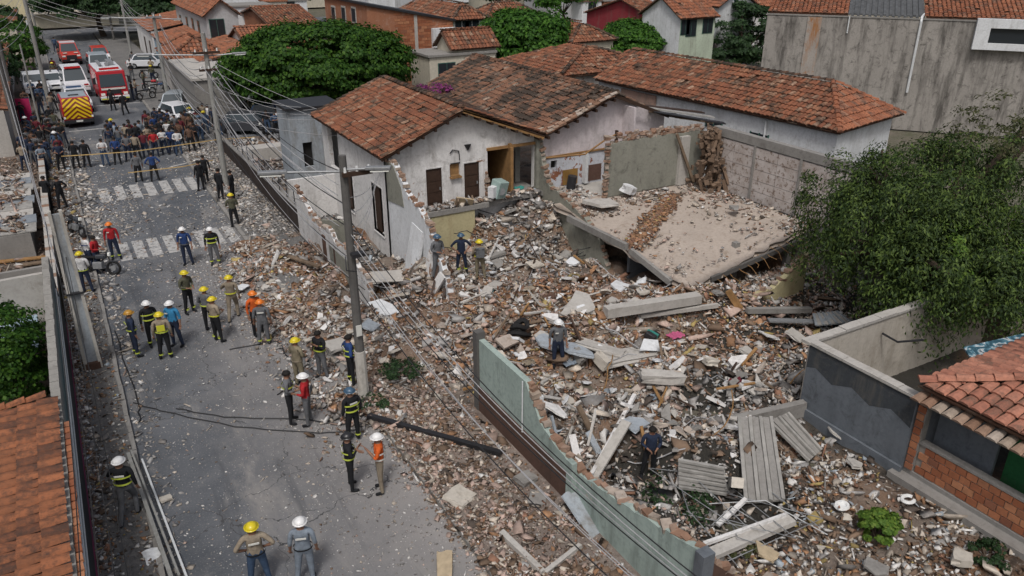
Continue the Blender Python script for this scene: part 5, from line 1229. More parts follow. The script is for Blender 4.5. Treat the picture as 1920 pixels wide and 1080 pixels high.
mp = pole('tall dark concrete pole with a whitewashed foot and street lamp arm in the middle', 6.4, 20.5, 7.8, .16, .11, POLE_M, [(7.3, .1, .75, 1)], base=1.75, lamp=[(7.35, -.97, .25, 1.75, .1), (7.4, .8, -.5, .9, .05)])
b = MB(); b.bb(6.28, 6.45, 20.27, 20.30, 2.35, 2.7); b.build('paper_notice', WBAND, mp)
b = MB(); b.tube([(6.4, 20.5, 5.6), (6.7, 20.3, 5.5)], .03, 5); b.box(6.5, 20.15, 5.0, .4, .25, .1); b.tube([(6.2, 20.4, 4.9), (6.1, 20.1, 4.6), (6.4, 20.1, 4.5)], .02); b.build('bracket', METAL_D, mp)
pole('pale concrete pole with a double lamp arm beside the low brown wall', 7.4, 46.1, 8.5, .17, .12, POLE_L, [(7.5, .7, .7, 1), (6.6, .5, .5, 1)], lamp=[(7.35, -.95, .3, 3.0, .1), (7.3, .95, -.3, 1.6, .1)])
pole('concrete pole with a long white lamp arm standing beside the parked silver car', 7.9, 71.1, 7.6, .16, .11, POLE_L, [(7.3, .6, .6, 0)], lamp=[(7.2, -.95, .3, 3.4, .1), (7.2, .95, -.3, 1.6, -.1)])
pole('concrete pole on the right pavement near the fire engine', 8.3, 102, 8.6, .16, .11, POLE_L, [(7.9, .7, .7, 0)])
pole('farthest pole on the right pavement by the dark tree', 8.3, 124, 8, .16, .11, POLE_M, [(7.5, .7, .7, 0)])
pole('bright pale pole crossing the white pickup on the left pavement', -.7, 74.3, 9.9, .17, .13, POLE_L, [(9.2, .7, .7, 0)])
pole('dark grey pole at the left edge behind the crowd', -2.7, 58.7, 9.7, .18, .13, POLE_M, [(8.6, .6, .6, 1)])
pole('thin bluish pole left of the white pickup', -1.2, 98.6, 5.2, .10, .08, METAL_W)
pole('thin grey pole on the left pavement by the magenta banner', -1.5, 64.5, 6.5, .07, .05, POLE_L)
pole('far left pole before the cream building', 1.1 - 1.8, 135, 8.5, .16, .12, POLE_L, [(7.9, .7, .7, 0)])
pole('left edge pole before the rusty roofed shed', -3.0, 71.5, 9, .17, .12, POLE_M)
# H section pole standing in the foreground on the left pavement
hp = thing('channel_pole', 'pale blue-grey channel section concrete pole standing on the left pavement', 'pole', (-.8, 26.7, 0))
b = MB()
for s in (-1, 1): b.hexa([(-.8 + s * .22 - .05, 26.55, -.1), (-.8 + s * .22 + .05, 26.55, -.1), (-.8 + s * .22 + .05, 26.85, -.1), (-.8 + s * .22 - .05, 26.85, -.1), (-.8 + s * .15 - .045, 26.6, 5.6), (-.8 + s * .15 + .045, 26.6, 5.6), (-.8 + s * .15 + .045, 26.8, 5.6), (-.8 + s * .15 - .045, 26.8, 5.6)])
b.build('flange', LIMEWASH, hp)
b = MB(); b.hexa([(-.97, 26.66, -.1), (-.63, 26.66, -.1), (-.63, 26.74, -.1), (-.97, 26.74, -.1), (-.905, 26.66, 5.5), (-.695, 26.66, 5.5), (-.695, 26.74, 5.5), (-.905, 26.74, 5.5)]); b.build('web', BLUEWHITE, hp)
b = MB(); b.bb(-1.05, -.55, 26.52, 26.88, 2.85, 2.9); b.build('steel_band', METAL_D, hp)
b = MB(); b.bb(-1.02, -.58, 26.5, 26.9, .0, .35); b.build('rusty_foot', BROWNBAND, hp)
# thin rail/pole lying along the pavement edge in the foreground
fp = thing('fallen_post', 'long thin pale post lying along the left pavement at the bottom', 'post', (0, 14, 0)); a = at(240, 850, .35); c = at(322, 1085, .2)
b = MB(); b.beam(a, c, .09, .07); b.beam(a + Vector((.09, .1, .0)), c + Vector((.16, 0, 0)), .05, .05); b.build('post', POLE_L, fp)
b = MB(); b.beam(a + Vector((.3, 0, -.3)), c + Vector((.3, 0, -.1)), .05, .03); b.build('side_strip', METAL_W, fp)

def cable(pts, r=.014, mat=None, label='sagging power cable in the bundle between the tall dark pole and the pale pole', group='cables between dark and pale pole'):
    b = MB(); b.tube(pts, r, 4, cap=False); o = b.build('power_cable', mat or WIRE, None); return tag(o, label, 'cable', group)
def sagline(a, b_, sag, n=14):
    a, b_ = Vector(a), Vector(b_); return [a.lerp(b_, i / n) + Vector((0, 0, -4 * sag * (i / n) * (1 - i / n))) for i in range(n + 1)]
rr = random.Random(17)
A1, A2, A3, A4 = (6.4, 20.5), (7.4, 46.1), (7.9, 71.1), (8.3, 102)
for k in range(13):    # middle pole to the next pole
    z1 = 7.3 - k * .30; z2 = 7.5 - k * .34
    cable(sagline((A1[0] + rr.uniform(-.3, .35), A1[1], z1), (A2[0] + rr.uniform(-.3, .4), A2[1], z2), rr.uniform(.25, 1.1)), rr.choice([.012, .016, .02]), WIRE if k % 3 else WIRE_D)
for k in range(7):    # to a pole outside the frame near the viewer
    z1 = 5.9 - k * .34
    cable(sagline((A1[0] + rr.uniform(0, .3), A1[1], z1), (7.6 + rr.uniform(-.2, .5), -4, 6.4 - k * .12), 1.9 + rr.uniform(-.2, .3), 22), rr.choice([.012, .016]), WIRE if k % 3 else WIRE_D, 'cable sagging from the tall dark pole across the green wall', 'cables over the green wall')
for k in range(14):
    cable(sagline((A2[0] + rr.uniform(-.4, .4), A2[1], 7.6 - k * .42), (A3[0] + rr.uniform(-.4, .4), A3[1], 7.3 - k * .38), rr.uniform(.2, 1.3)), rr.choice([.014, .018, .022]), WIRE if k % 4 else WIRE_D, 'cable in the bundle from the pale pole to the pole beside the silver car', 'cables beyond the pale pole')
for k in range(6):
    cable(sagline((A3[0] + rr.uniform(-.4, .4), A3[1], 7.3 - k * .4), (A4[0] + rr.uniform(-.4, .4), A4[1], 7.6 - k * .4), rr.uniform(.2, 1.0)), rr.choice([.016, .02]), WIRE, 'cable in the far bundle toward the fire engine', 'far cables')
for k in range(7):    # drops to the houses
    cable(sagline((A2[0], A2[1], 7.2 - k * .5), (11.2 + rr.uniform(0, 2), rr.uniform(34, 44), 4.4 + rr.uniform(-.3, .4)), rr.uniform(.2, .7)), .012, WIRE, 'thin cable dropping from the pale pole to the damaged house', 'cable drops to the damaged house')
for k in range(4):
    cable(sagline((A1[0], A1[1], 6.6 - k * .5), (11.35, 30.9 + k * .3, 4.2 - k * .2), rr.uniform(.2, .6)), .012, WIRE, 'thin cable from the tall dark pole to the damaged house corner', 'cable drops from the dark pole')
for k in range(6):    # torn wires hanging over the street wall
    y = 30 + k * 2.4; cable([(7.5 + rr.uniform(-.3, .3), y - 1.5, 3.6), (8.5, y, 2.3 + rr.uniform(-.2, .5)), (9.2, y + 1.2, 1.6), (9.6 + rr.uniform(0, .5), y + 2.2, .2)], .013, WIRE, 'torn cable hanging over the street wall', 'torn hanging cables')
for k in range(5):    # left side lines
    cable(sagline((-.7 + rr.uniform(-.4, .4), 74.3, 9.4 - k * .5), (-2.7 + rr.uniform(-.3, .3), 58.7, 9 - k * .6), .4), .016, WIRE, 'cable strung between the left side poles', 'left side cables')
    cable(sagline((-2.7 + rr.uniform(-.3, .3), 58.7, 7 - k * .8), (-1.1, 26.7, 5.5 - k * .5), .8), .012, WIRE, 'cable strung between the left side poles', 'left side cables')
    cable(sagline((-.7, 74.3, 9.3 - k * .4), (7.9, 71.1, 7.2 - k * .2), .6), .014, WIRE, 'cable crossing the street between opposite poles', 'cables crossing the street')
for k in range(4):
    cable(sagline((-1.1 + k * .1, 26.7, 5.3 - k * .4), (-1.2 + k * .2, 2, 6.5 - k * .3), 1.6 + k * .3, 20), .010, WIRE_D, 'cable strung between the left side poles', 'left side cables')
for k, ps in enumerate([[(330, 766), (420, 782), (560, 786), (680, 800)], [(250, 755), (300, 770), (440, 800), (600, 812), (670, 806)], [(600, 640), (545, 720), (520, 740)], [(215, 620), (260, 760), (262, 790)], [(430, 655), (520, 640), (560, 700)]]):
    pts = [atg(*q, .03) for q in ps]; fine_ = []
    for i in range(len(pts) - 1): fine_ += [pts[i].lerp(pts[i + 1], t / 5) + Vector((.04 * math.sin(t * 2.1), 0, 0)) for t in range(5)]
    cable([Vector((q.x, q.y, max(G(q.x, q.y), 0) + .03)) for q in fine_ + [pts[-1]]], .02, WIRE_D, 'fallen dark cable lying on the dusty street', 'cables lying on the street')
# barrier tape
tp = thing('barrier_tape', 'orange and white barrier tape stretched across the street before the crowd', 'tape', (3, 58, 1))
pts = [at(115, 293, 1.0), at(165, 290, 1.0), at(250, 284, 1.05), at(330, 273, 1.0), at(405, 262, 1.05), at(478, 257, 1.1)]
b = MB()
for a, c in zip(pts[:-1], pts[1:]): b.beam(a, c, .012, .055)
b.build('tape', TAPE, tp)
tp = thing('barrier_tape', 'short barrier tape stretched behind the two officers at the crossing', 'tape', (5, 50, 1)); b = MB()
for a, c in ((at(240, 324, 1), at(345, 312, 1)), (at(345, 312, 1), at(400, 300, 1.0))): b.beam(a, c, .012, .05)
b.build('tape', TAPE, tp)

# ================================================================== VEHICLES
def wheel(parent, x, y, r, w_=.24):
    b = MB(); n = 16
    vs = []
    for xx, k in ((-w_ / 2, .82), (-w_ / 2, 1), (w_ / 2, 1), (w_ / 2, .82)):
        for i in range(n): a = 2 * math.pi * i / n; vs.append((x + xx, y + math.cos(a) * r * k, r + math.sin(a) * r * k))
    fs = [(j * n + i, j * n + (i + 1) % n, (j + 1) * n + (i + 1) % n, (j + 1) * n + i) for j in range(3) for i in range(n)] + [tuple(range(n)), tuple(range(3 * n, 4 * n))]
    b.add(vs, fs); t = b.build('wheel', RUBBER, parent, local=True)
    b = MB(); b.tube([(x - w_ / 2 - .01, y, r), (x + w_ / 2 + .01, y, r)], r * .55, 10); b.build('rim', METAL, t, local=True)
def inset(b, q, k=.1, off=.012, kt=None):
    """an inset panel a little proud of a quad face (glass, light)"""
    q = [Vector(p) for p in q]; c = sum(q, Vector()) / 4; n = (q[1] - q[0]).cross(q[3] - q[0]).normalized()
    if n.dot(c - b_c) < 0: n = -n
    p = [p_.lerp(c, k) + n * off for p_ in q]; b.prism(p, -n * off * .8)
b_c = Vector((0, 0, 1))
def car(name, label, cat, loc, rz, L=4.3, W=1.75, H=1.5, hood=1.0, hh=.95, tail=.5, paint=WHITECAR, base=.28, wr=.31, extra=None, roof_paint=None, slope=.55, rslope=.35, hatch=False, glassm=None, group=None):
    """front faces local -Y"""
    t = thing(name, label, cat, loc, rz, group); f, r = -L / 2, L / 2; b = MB(); w_ = W / 2
    prof = [(f, base), (r, base), (r, base + .45), (r - .06, hh), (f + hood, hh), (f + .12, hh - .14), (f, base + .4)]
    b.prism([(-w_, y, z) for y, z in prof], (W, 0, 0)); b.build('body', paint, t, bevel=.05, local=True)
    y0, y1 = f + hood - .05, r - tail; top = [(-w_ * .80, y0 + slope, H), (w_ * .80, y0 + slope, H), (w_ * .80, y1 - rslope, H), (-w_ * .80, y1 - rslope, H)]
    bot = [(-w_ * .96, y0, hh - .01), (w_ * .96, y0, hh - .01), (w_ * .96, y1, hh - .01), (-w_ * .96, y1, hh - .01)]
    b = MB(); b.hexa(bot + top); b.build('cabin', roof_paint or paint, t, bevel=.04, local=True)
    gm = glassm or BLUEGLASS
    for nm, q in (('windscreen', [bot[0], bot[1], top[1], top[0]]), ('rear_window', [bot[2], bot[3], top[3], top[2]]), ('side_window', [bot[1], bot[2], top[2], top[1]]), ('side_window', [bot[3], bot[0], top[0], top[3]])):
        b = MB(); inset(b, q, .12); b.build(nm, gm, t, local=True)
    for s in (-1, 1):
        for y in (f + .75, r - .75): wheel(t, s * (w_ - .1), y, wr)
        b = MB(); b.box(s * w_ * .75, f - .005, hh - .27, .32, .06, .16); b.build('headlight', LAMP_W, t, local=True)
        b = MB(); b.box(s * w_ * .85, r + .005, hh - .22, .22, .06, .2); b.build('tail_light', LAMP_R, t, local=True)
        b = MB(); b.box(s * (w_ + .09), y0 + .3, hh + .1, .18, .1, .13); b.build('mirror', METAL_D, t, local=True)
    b = MB(); b.box(0, f - .02, hh - .33, W * .42, .05, .16); b.build('grille', METAL_D, t, local=True)
    b = MB(); b.box(0, f - .03, base + .14, W * .96, .12, .2); b.build('bumper', METAL_D if extra else paint, t, local=True)
    b = MB(); b.box(0, f - .095, base + .16, .42, .02, .11); b.build('number_plate', WBAND, t, local=True)
    return t
def part(t, nm, mat, *boxes, bevel=0):
    b = MB()
    for q in boxes: b.box(*q)
    return b.build(nm, mat, t, local=True, bevel=bevel)
# fire engine, front to the viewer
ft = thing('fire_engine', 'large red fire engine with a white roof facing down the street', 'fire engine', (4.15, 79.6, 0), R(2))
ft.scale = (.9, .9, .9)
W = 2.5; f = -4.1
b = MB(); b.prism([(-W / 2, y, z) for y, z in ((f, .45), (2.2, .45), (2.2, 3.0), (f + 2.3, 3.0), (f + .25, 3.0), (f, 1.5))], (W, 0, 0)); b.build('body', REDPAINT, ft, local=True, bevel=.07)
part(ft, 'roof', WHITECAR, (0, f + 1.25, 3.06, W - .3, 1.9, .10), (0, .15, 3.06, W - .2, 3.8, .10), bevel=.03)
b = MB(); b_c = Vector((0, 0, 1.8)); b.prism([(-1.08, f - .015, 1.62), (1.08, f - .015, 1.62), (1.0, f + .2, 2.72), (-1.0, f + .2, 2.72)], (0, -.02, 0)); b.build('windscreen', BLUEGLASS, ft, local=True)
part(ft, 'light_bar', LAMP_R, (0, f + .6, 3.2, 1.7, .3, .16)); part(ft, 'roof_gear', METAL, (-.5, .3, 3.3, .25, 3.0, .16), (.5, .4, 3.3, .5, 2.4, .3), (.1, -1, 3.25, .3, .5, .3))
part(ft, 'front_stripe', WBAND, (0, f - .02, 1.42, 2.1, .05, .16)); part(ft, 'grille', METAL_D, (0, f - .03, 1.12, 1.25, .06, .36))
part(ft, 'bumper', METAL_W, (0, f - .15, .62, W, .35, .3), bevel=.03); part(ft, 'lower_stripe', YEL, (-.75, f - .335, .56, .9, .02, .1), (.75, f - .335, .56, .9, .02, .1)); part(ft, 'number_plate', METAL_D, (0, f - .34, .65, .45, .02, .14))
for s in (-1, 1):
    part(ft, 'headlight', LAMP_W, (s * .98, f - .02, .95, .36, .06, .22)); part(ft, 'mirror', METAL_D, (s * 1.5, f + .1, 2.2, .26, .16, .55), (s * 1.33, f + .1, 2.5, .3, .05, .05))
    for y in (-2.7, .9): wheel(ft, s * 1.1, y, .5, .32)
    b = MB(); b.prism([(s * 1.255, f + .5, 1.7), (s * 1.255, f + 1.7, 1.7), (s * 1.255, f + 1.7, 2.6), (s * 1.255, f + .6, 2.6)], (s * .01, 0, 0)); b.build('side_window', BLUEGLASS, ft, local=True)
# red rescue pickup further up
rp = car('rescue_pickup', 'orange-red rescue pickup with a white roof bar behind the white ambulance', 'pickup', (2.1, 104.5, 0), R(3), 5.3, 1.95, 2.2, 1.5, 1.3, .3, REDCAR, .45, .4, extra=1, slope=.5)
part(rp, 'roof_bar', WHITECAR, (0, -.2, 2.27, 1.5, .9, .12)); part(rp, 'bull_bar', METAL_D, (0, -2.72, .9, 1.0, .14, .45)); part(rp, 'bonnet_stripe', WBAND, (-.55, -2.2, 1.31, .4, .5, .03), (.55, -2.2, 1.31, .4, .5, .03))
# white ambulance
am = car('ambulance', 'white ambulance with red lettered bonnet between the pickup and the striped rescue car', 'ambulance', (1.6, 83.0, 0), R(3), 5.2, 2.0, 2.35, 1.15, 1.3, .1, WHITECAR, .4, .38, extra=1, slope=.75, rslope=.1)
part(am, 'light_bar', LAMP_R, (0, -.8, 2.42, 1.3, .25, .14)); part(am, 'roof_hatch', METAL_W, (0, .5, 2.42, 1.0, 1.4, .10)); part(am, 'red_mark', REDPAINT, (-.7, -2.63, 1.12, .35, .03, .14), (.7, -2.63, 1.12, .35, .03, .14))
am2 = car('rescue_car', 'white rescue car with a dark bonnet scoop just behind the striped rescue car', 'car', (1.3, 75.0, 0), R(3), 4.6, 1.9, 1.75, 1.3, 1.1, .3, WHITECAR, .35, .36, extra=1)
part(am2, 'bonnet_mark', METAL_D, (0, -1.6, 1.11, .9, .4, .03)); part(am2, 'roof_light', BLUECAR, (0, .1, 1.82, 1.1, .22, .12))
# striped rescue car, rear to the viewer
cv = thing('striped_rescue_car', 'rescue vehicle with a yellow and dark chevron striped rear panel', 'rescue vehicle', (.98, 69.6, 0), R(2))
b = MB(); b.prism([(-.98, y, z) for y, z in ((-2.35, .4), (2.4, .4), (2.4, 1.1), (1.3, 1.25), (.6, 2.15), (-2.05, 2.2), (-2.35, 1.5))], (1.96, 0, 0)); b.build('body', REDPAINT, cv, local=True, bevel=.06)
part(cv, 'roof', SILVER, (0, -.75, 2.22, 1.7, 2.5, .06), bevel=.02); part(cv, 'roof_hatch', METAL_D, (0, -1.4, 2.28, .7, .25, .06))
b = MB(); b.prism([(-.9, -2.40, .72), (.9, -2.40, .72), (.9, -2.40, 1.5), (.84, -2.14, 2.05), (-.84, -2.14, 2.05), (-.9, -2.40, 1.5)][:4][:0] or [(-.92, -2.37, .7), (.92, -2.37, .7), (.92, -2.37, 1.52), (-.92, -2.37, 1.52)], (0, -.02, 0)); b.prism([(-.92, -2.375, 1.52), (.92, -2.375, 1.52), (.86, -2.08, 2.14), (-.86, -2.08, 2.14)], (0, -.02, 0)); b.build('chevron_panel', CHEV, cv, local=True)
part(cv, 'bumper', METAL_D, (0, -2.42, .5, 1.96, .16, .24)); part(cv, 'number_plate', WBAND, (0, -2.515, .52, .45, .02, .12))
for s in (-1, 1):
    part(cv, 'tail_light', LAMP_R, (s * .96, -2.36, 1.35, .08, .08, .5)); part(cv, 'side_lamp', LAMP_W, (s * .93, -2.4, .8, .12, .06, .16)); part(cv, 'mirror', METAL_D, (s * 1.1, .9, 1.5, .2, .12, .2))
    for y in (-1.55, 1.5): wheel(cv, s * .88, y, .36)
    b = MB(); b.prism([(s * .985, -1.9, 1.5), (s * .985, .6, 1.5), (s * .985, .2, 2.05), (s * .985, -1.8, 2.05)], (s * .01, 0, 0)); b.build('side_window', BLUEGLASS, cv, local=True)
car('pickup', 'white pickup parked on the left behind the bright pale pole', 'pickup', (-1.6, 84.5, .1), R(4), 4.8, 1.9, 1.75, 1.3, 1.1, .3, WHITECAR, .35, .36)
car('car', 'small white car parked beside the white pickup on the left', 'car', (-.1, 86.5, 0), R(4), 4.0, 1.6, 1.55, .9, .95, .2, WHITECAR)
gt = car('rescue_truck', 'dark rescue truck with a lime green bonnet behind the fire engine', 'truck', (4.4, 93.5, 0), R(2), 5.2, 2.1, 2.1, 1.5, 1.3, .3, GREYCAR, .45, .4, extra=1, roof_paint=SILVER); part(gt, 'bonnet_panel', LIMEY, (0, -2.1, 1.31, 1.5, .5, .03), (0, -2.66, 1.12, 1.5, .04, .12))
car('car', 'white car with a red roof light farthest up the street lane', 'car', (5.1, 103.5, 0), R(2), 4.4, 1.8, 1.65, 1.0, 1.0, .3, WHITECAR, roof_paint=REDCAR)
car('car', 'white sedan between the far red topped car and the dark rescue truck', 'car', (4.7, 98.9, 0), R(2), 4.2, 1.75, 1.5, 1.0, .95, .4, SILVER)
car('car', 'pale car parked across the right pavement beside the concrete pole', 'car', (9.3, 95, .12), R(70), 4.2, 1.7, 1.45, 1.0, .92, .5, WHITECAR)
p = at(335, 212); car('car', 'silver hatchback parked on the corner behind the crowd at the right', 'car', (p.x, p.y + 1, 0), R(-20), 4.2, 1.75, 1.5, 1.0, .95, .3, SILVER)
p = at(318, 232); car('car', 'grey-white car partly hidden by the crowd before the silver hatchback', 'car', (p.x + .8, p.y, 0), R(15), 4.2, 1.7, 1.45, 1.0, .92, .4, WHITECAR)
for i, (px, py, mt, lb) in enumerate([(520, 222, BLUECAR, 'blue car parked under the spreading tree at the left'), (470, 240, GREYCAR, 'dark car parked nearest the low brown wall'), (555, 205, SILVER, 'silver car with a white spare wheel under the tree'), (715, 182, SILVER, 'pale bluish car under the right side of the spreading tree'), (690, 196, GREYCAR, 'dark car half hidden behind the orange roof ridge')]):
    p = at(px, py + 8); car('parked_car', lb, 'car', (p.x, p.y, 0), R(55 + i * 13), 4.2, 1.75, 1.5, 1.0, .95, .3, mt)
def torus(b, c, r, t, n=16, axis='X'):
    pts = [(c[0], c[1] + math.cos(a) * r, c[2] + math.sin(a) * r) for a in [2 * math.pi * i / n for i in range(n + 1)]]; b.tube(pts, t, 6, cap=False)
def motorbike(label, loc, rz, paint=GREYCAR, lean=.15):
    t = thing('motorbike', label, 'motorbike', loc, rz); t.rotation_euler = (0, lean, rz)
    for y in (-.62, .62): b = MB(); torus(b, (0, y, .3), .27, .055); w_ = b.build('wheel', RUBBER, t, local=True); b = MB(); b.tube([(-.06, y, .3), (.06, y, .3)], .12, 8); b.build('hub', METAL, w_, local=True)
    b = MB(); b.tube([(0, -.62, .3), (0, -.42, .85), (0, -.36, 1.0)], .03); b.tube([(0, .62, .3), (0, .1, .4), (0, -.3, .75)], .035); b.tube([(0, .62, .3), (0, .35, .7)], .025); b.build('frame', METAL_D, t, local=True)
    part(t, 'engine', METAL, (0, .02, .42, .26, .4, .3), bevel=.03); part(t, 'fuel_tank', paint, (0, -.15, .8, .24, .45, .2), bevel=.06); part(t, 'seat', RUBBER, (0, .4, .78, .24, .7, .1), bevel=.04)
    b = MB(); b.tube([(-.34, -.28, 1.02), (0, -.38, 1.0), (.34, -.28, 1.02)], .018); b.build('handlebar', METAL_D, t, local=True); part(t, 'headlight', LAMP_W, (0, -.5, .9, .16, .1, .16), bevel=.03)
    part(t, 'mudguard', paint, (0, -.62, .6, .12, .4, .03), (0, .72, .62, .14, .4, .03))
p = at(188, 515); motorbike('dark motorbike standing by the left gutter with riders around it', (p.x, p.y, 0), R(60), GREYCAR)
p = at(155, 450); motorbike('dark motorbike leaning behind the channel pole', (p.x - .2, p.y + .5, .12), R(20), GREYCAR)
for i, (px, py) in enumerate(((268, 150), (275, 172), (288, 178), (262, 190))): p = at(px, py); motorbike(['dark motorbike parked farthest on the right pavement', 'motorbike parked second on the right pavement', 'motorbike parked beside the pale pole on the right pavement', 'motorbike parked nearest the crowd on the right pavement'][i], (p.x + .6, p.y, .12), R(70 + 15 * i), [GREYCAR, REDPAINT, BLUECAR, GREYCAR][i])
for i, (px, py) in enumerate(((455, 235), (480, 250), (498, 238), (520, 262))): p = at(px, py + 4); motorbike(['motorbike parked nearest the low brown wall', 'second motorbike in the row beyond the brown wall', 'third motorbike in the row under the tree', 'motorbike at the pale wall end of the row under the tree'][i], (p.x, p.y, 0), R(10 + 9 * i), GREYCAR)
bn = thing('magenta_banner', 'magenta cloth banner hanging by the left pavement beyond the crowd', 'banner', (-2.3, 66, 0)); p = at(38, 232, 0)
b = MB(); b.prism([(p.x, p.y, .2), (p.x + 1.0, p.y - .5, .2), (p.x + 1.0, p.y - .5, 1.9), (p.x, p.y, 1.9)], (.02, .03, 0)); b.build('cloth', plain('magenta_cloth', (.42, .02, .10), .8), bn); b = MB(); b.tube([(p.x, p.y, 0), (p.x, p.y, 2.1)], .03); b.tube([(p.x + 1, p.y - .5, 0), (p.x + 1, p.y - .5, 2.1)], .03); b.build('post', METAL, bn)
# ================================================================== PEOPLE
SKIN = plain('skin', (.24, .13, .085), .6, 0, .15)
HAIR = plain('dark_hair', (.012, .010, .009), .8)
def cloth(name, c):
    m = plain(name, c, .9, 0, .4, 6); n = m.node_tree; bump(n, n.nodes['Principled BSDF'], noise(n, 11, 4, (1, 1, .6), .6, obj=True, dist=1.0), .8, .03); return m
CL = {k: cloth(k + '_cloth', v) for k, v in dict(black=(.014, .015, .018), navy=(.02, .03, .06), grey=(.13, .135, .145), beige=(.30, .25, .19), jeans=(.05, .085, .15), ltgrey=(.22, .26, .31),
      khaki=(.24, .20, .15), blue=(.04, .22, .42), red=(.38, .02, .025), white=(.60, .60, .60), tan=(.22, .19, .13), orange=(.60, .11, .02), olive=(.09, .09, .06), royal=(.02, .05, .16), maroon=(.13, .02, .03), teal=(.04, .14, .15), pink=(.45, .06, .16), brown=(.12, .07, .05)).items()}
HELM = {k: plain(k + '_helmet', v, .35, 0, .08, 3, spec=.5) for k, v in dict(white=(.72, .72, .72), yellow=(.62, .50, .02), orange=(.68, .18, .02), black=(.02, .02, .022), blue=(.05, .10, .16), mustard=(.42, .22, .03)).items()}
def skeleton(pose, fingers):
    """joints of a 1.75 m figure facing -Y. returns verts, edges, radii, region of each vertex"""
    V, E_, Rr, Rg = [], [], [], []
    def j(p, r, reg, par=None):
        V.append(Vector(p)); Rr.append(r if isinstance(r, tuple) else (r, r)); Rg.append(reg)
        if par is not None: E_.append((par, len(V) - 1))
        return len(V) - 1
    P = pose
    pel = j((0, 0, .96), (.155, .115), 'pants')
    wa = j((0, 0, 1.10), (.145, .11), 'shirt', pel); ch = j((0, -.005, 1.30), (.175, .12), 'shirt', wa); sh = j((0, .005, 1.43), (.13, .09), 'shirt', ch)
    nk = j((0, .0, 1.51), (.055, .06), 'skin', sh); hd = j((0, -.015, 1.60), (.082, .095), 'skin', nk); ht_ = j((0, -.01, 1.68), (.078, .09), 'skin', hd)
    j((0, -.11, 1.605), (.014, .012), 'skin', hd)      # nose
    for s, key in ((-1, 'L'), (1, 'R')):
        g = P['leg' + key]    # hip swing forward (-y), knee, side
        hip = j((s * .09, 0, .90), (.095, .10), 'pants', pel)
        kn = j((s * (.10 + g[2] * .5), -g[0] * .42, .50), (.065, .07), 'pants', hip)
        an = j((s * (.11 + g[2]), -g[0] * .42 + g[1], .10), (.045, .05), 'pants', kn)
        he = j((s * (.11 + g[2]), an and V[an].y + .02, .055), (.045, .05), 'boots', an); j((s * (.13 + g[2]), V[an].y - .16, .04), (.045, .035), 'boots', he)
        a = P['arm' + key]    # elbow, wrist offsets, absolute in body frame for the right side
        sd = j((s * .185, .005, 1.41), (.062, .066), 'shirt', sh)
        el = j((s * a[0][0], a[0][1], a[0][2]), (.047, .047), 'shirt', sd)
        m = (Vector((s * a[0][0], a[0][1], a[0][2])) + Vector((s * a[1][0], a[1][1], a[1][2]))) / 2; fm = j(m, (.040, .040), 'fore', el)
        wr_ = j((s * a[1][0], a[1][1], a[1][2]), (.027, .027), 'skin', fm)
        d = (V[wr_] - V[fm]).normalized(); up = Vector((0, -1, 0)) if abs(d.y) < .8 else Vector((s * 1, 0, 0)); sd_ = d.cross(up).normalized() * .5 + Vector((0, 0, 0)); sd_.normalize()
        hn = j(V[wr_] + d * .06, (.036, .020), 'skin', wr_)
        if fingers:
            for k, (o, L) in enumerate(((-.030, .075), (-.010, .088), (.010, .082), (.030, .062))):
                b0 = j(V[hn] + d * .045 + sd_ * o, .0095, 'skin', hn); b1 = j(V[b0] + d * L * .5 + up * .012, .0088, 'skin', b0); j(V[b1] + d * L * .4 + up * .028, .0075, 'skin', b1)
            t0 = j(V[wr_] + d * .03 + sd_ * -.036, .011, 'skin', hn); j(V[t0] + d * .05 - sd_ * .018 + up * .012, .009, 'skin', t0)
        else: j(V[hn] + d * .07 + up * .02, (.026, .014), 'skin', hn)
    return V, E_, Rr, Rg
REG = ['skin', 'shirt', 'pants', 'boots', 'fore']
def body_mesh(name, pose, fingers, sub):
    V, E_, Rr, Rg = skeleton(pose, fingers); me = bpy.data.meshes.new('tmp'); me.from_pydata([tuple(v) for v in V], E_, []); o = bpy.data.objects.new('tmp', me); COL.objects.link(o)
    m = o.modifiers.new('s', 'SKIN'); m.use_smooth_shade = True
    for i, sv in enumerate(me.skin_vertices[0].data): sv.radius = Rr[i]; sv.use_root = (i == 0)
    if sub: s = o.modifiers.new('d', 'SUBSURF'); s.levels = sub; s.render_levels = sub
    dg = bpy.context.evaluated_depsgraph_get(); out = bpy.data.meshes.new_from_object(o.evaluated_get(dg)); out.name = name
    bpy.data.objects.remove(o); bpy.data.meshes.remove(me)
    c = np.empty(len(out.polygons) * 3); out.polygons.foreach_get('center', c); c = c.reshape(-1, 3); best = np.full(len(c), 9.0); reg = np.zeros(len(c), int)
    for a, b in E_:
        A, B = np.array(V[a]), np.array(V[b]); AB = B - A; t = np.clip(((c - A) @ AB) / (AB @ AB + 1e-9), 0, 1); q = A + t[:, None] * AB
        rr_ = .5 * (sum(Rr[a]) + sum(Rr[b])) / 2 + .02; dist = np.linalg.norm(c - q, axis=1) / rr_
        ra, rb = REG.index(Rg[a]), REG.index(Rg[b]); r_ = np.where(t < .5, ra, rb); k = dist < best; best[k] = dist[k]; reg[k] = r_[k]
    for _ in REG: out.materials.append(SKIN)
    out.polygons.foreach_set('material_index', reg.astype(np.int32)); out.polygons.foreach_set('use_smooth', np.ones(len(out.polygons), bool)); return out
DN = [(.235, .03, 1.14), (.25, -.03, .90)]; HIPS = [(.36, .07, 1.18), (.20, -.06, 1.03)]; FRONT = [(.24, .0, 1.16), (.10, -.22, 1.12)]; CROSS = [(.25, -.04, 1.17), (-.02, -.20, 1.20)]; PHONE = [(.24, -.06, 1.16), (.10, -.24, 1.36)]; OUT = [(.30, -.08, 1.20), (.26, -.32, 1.18)]
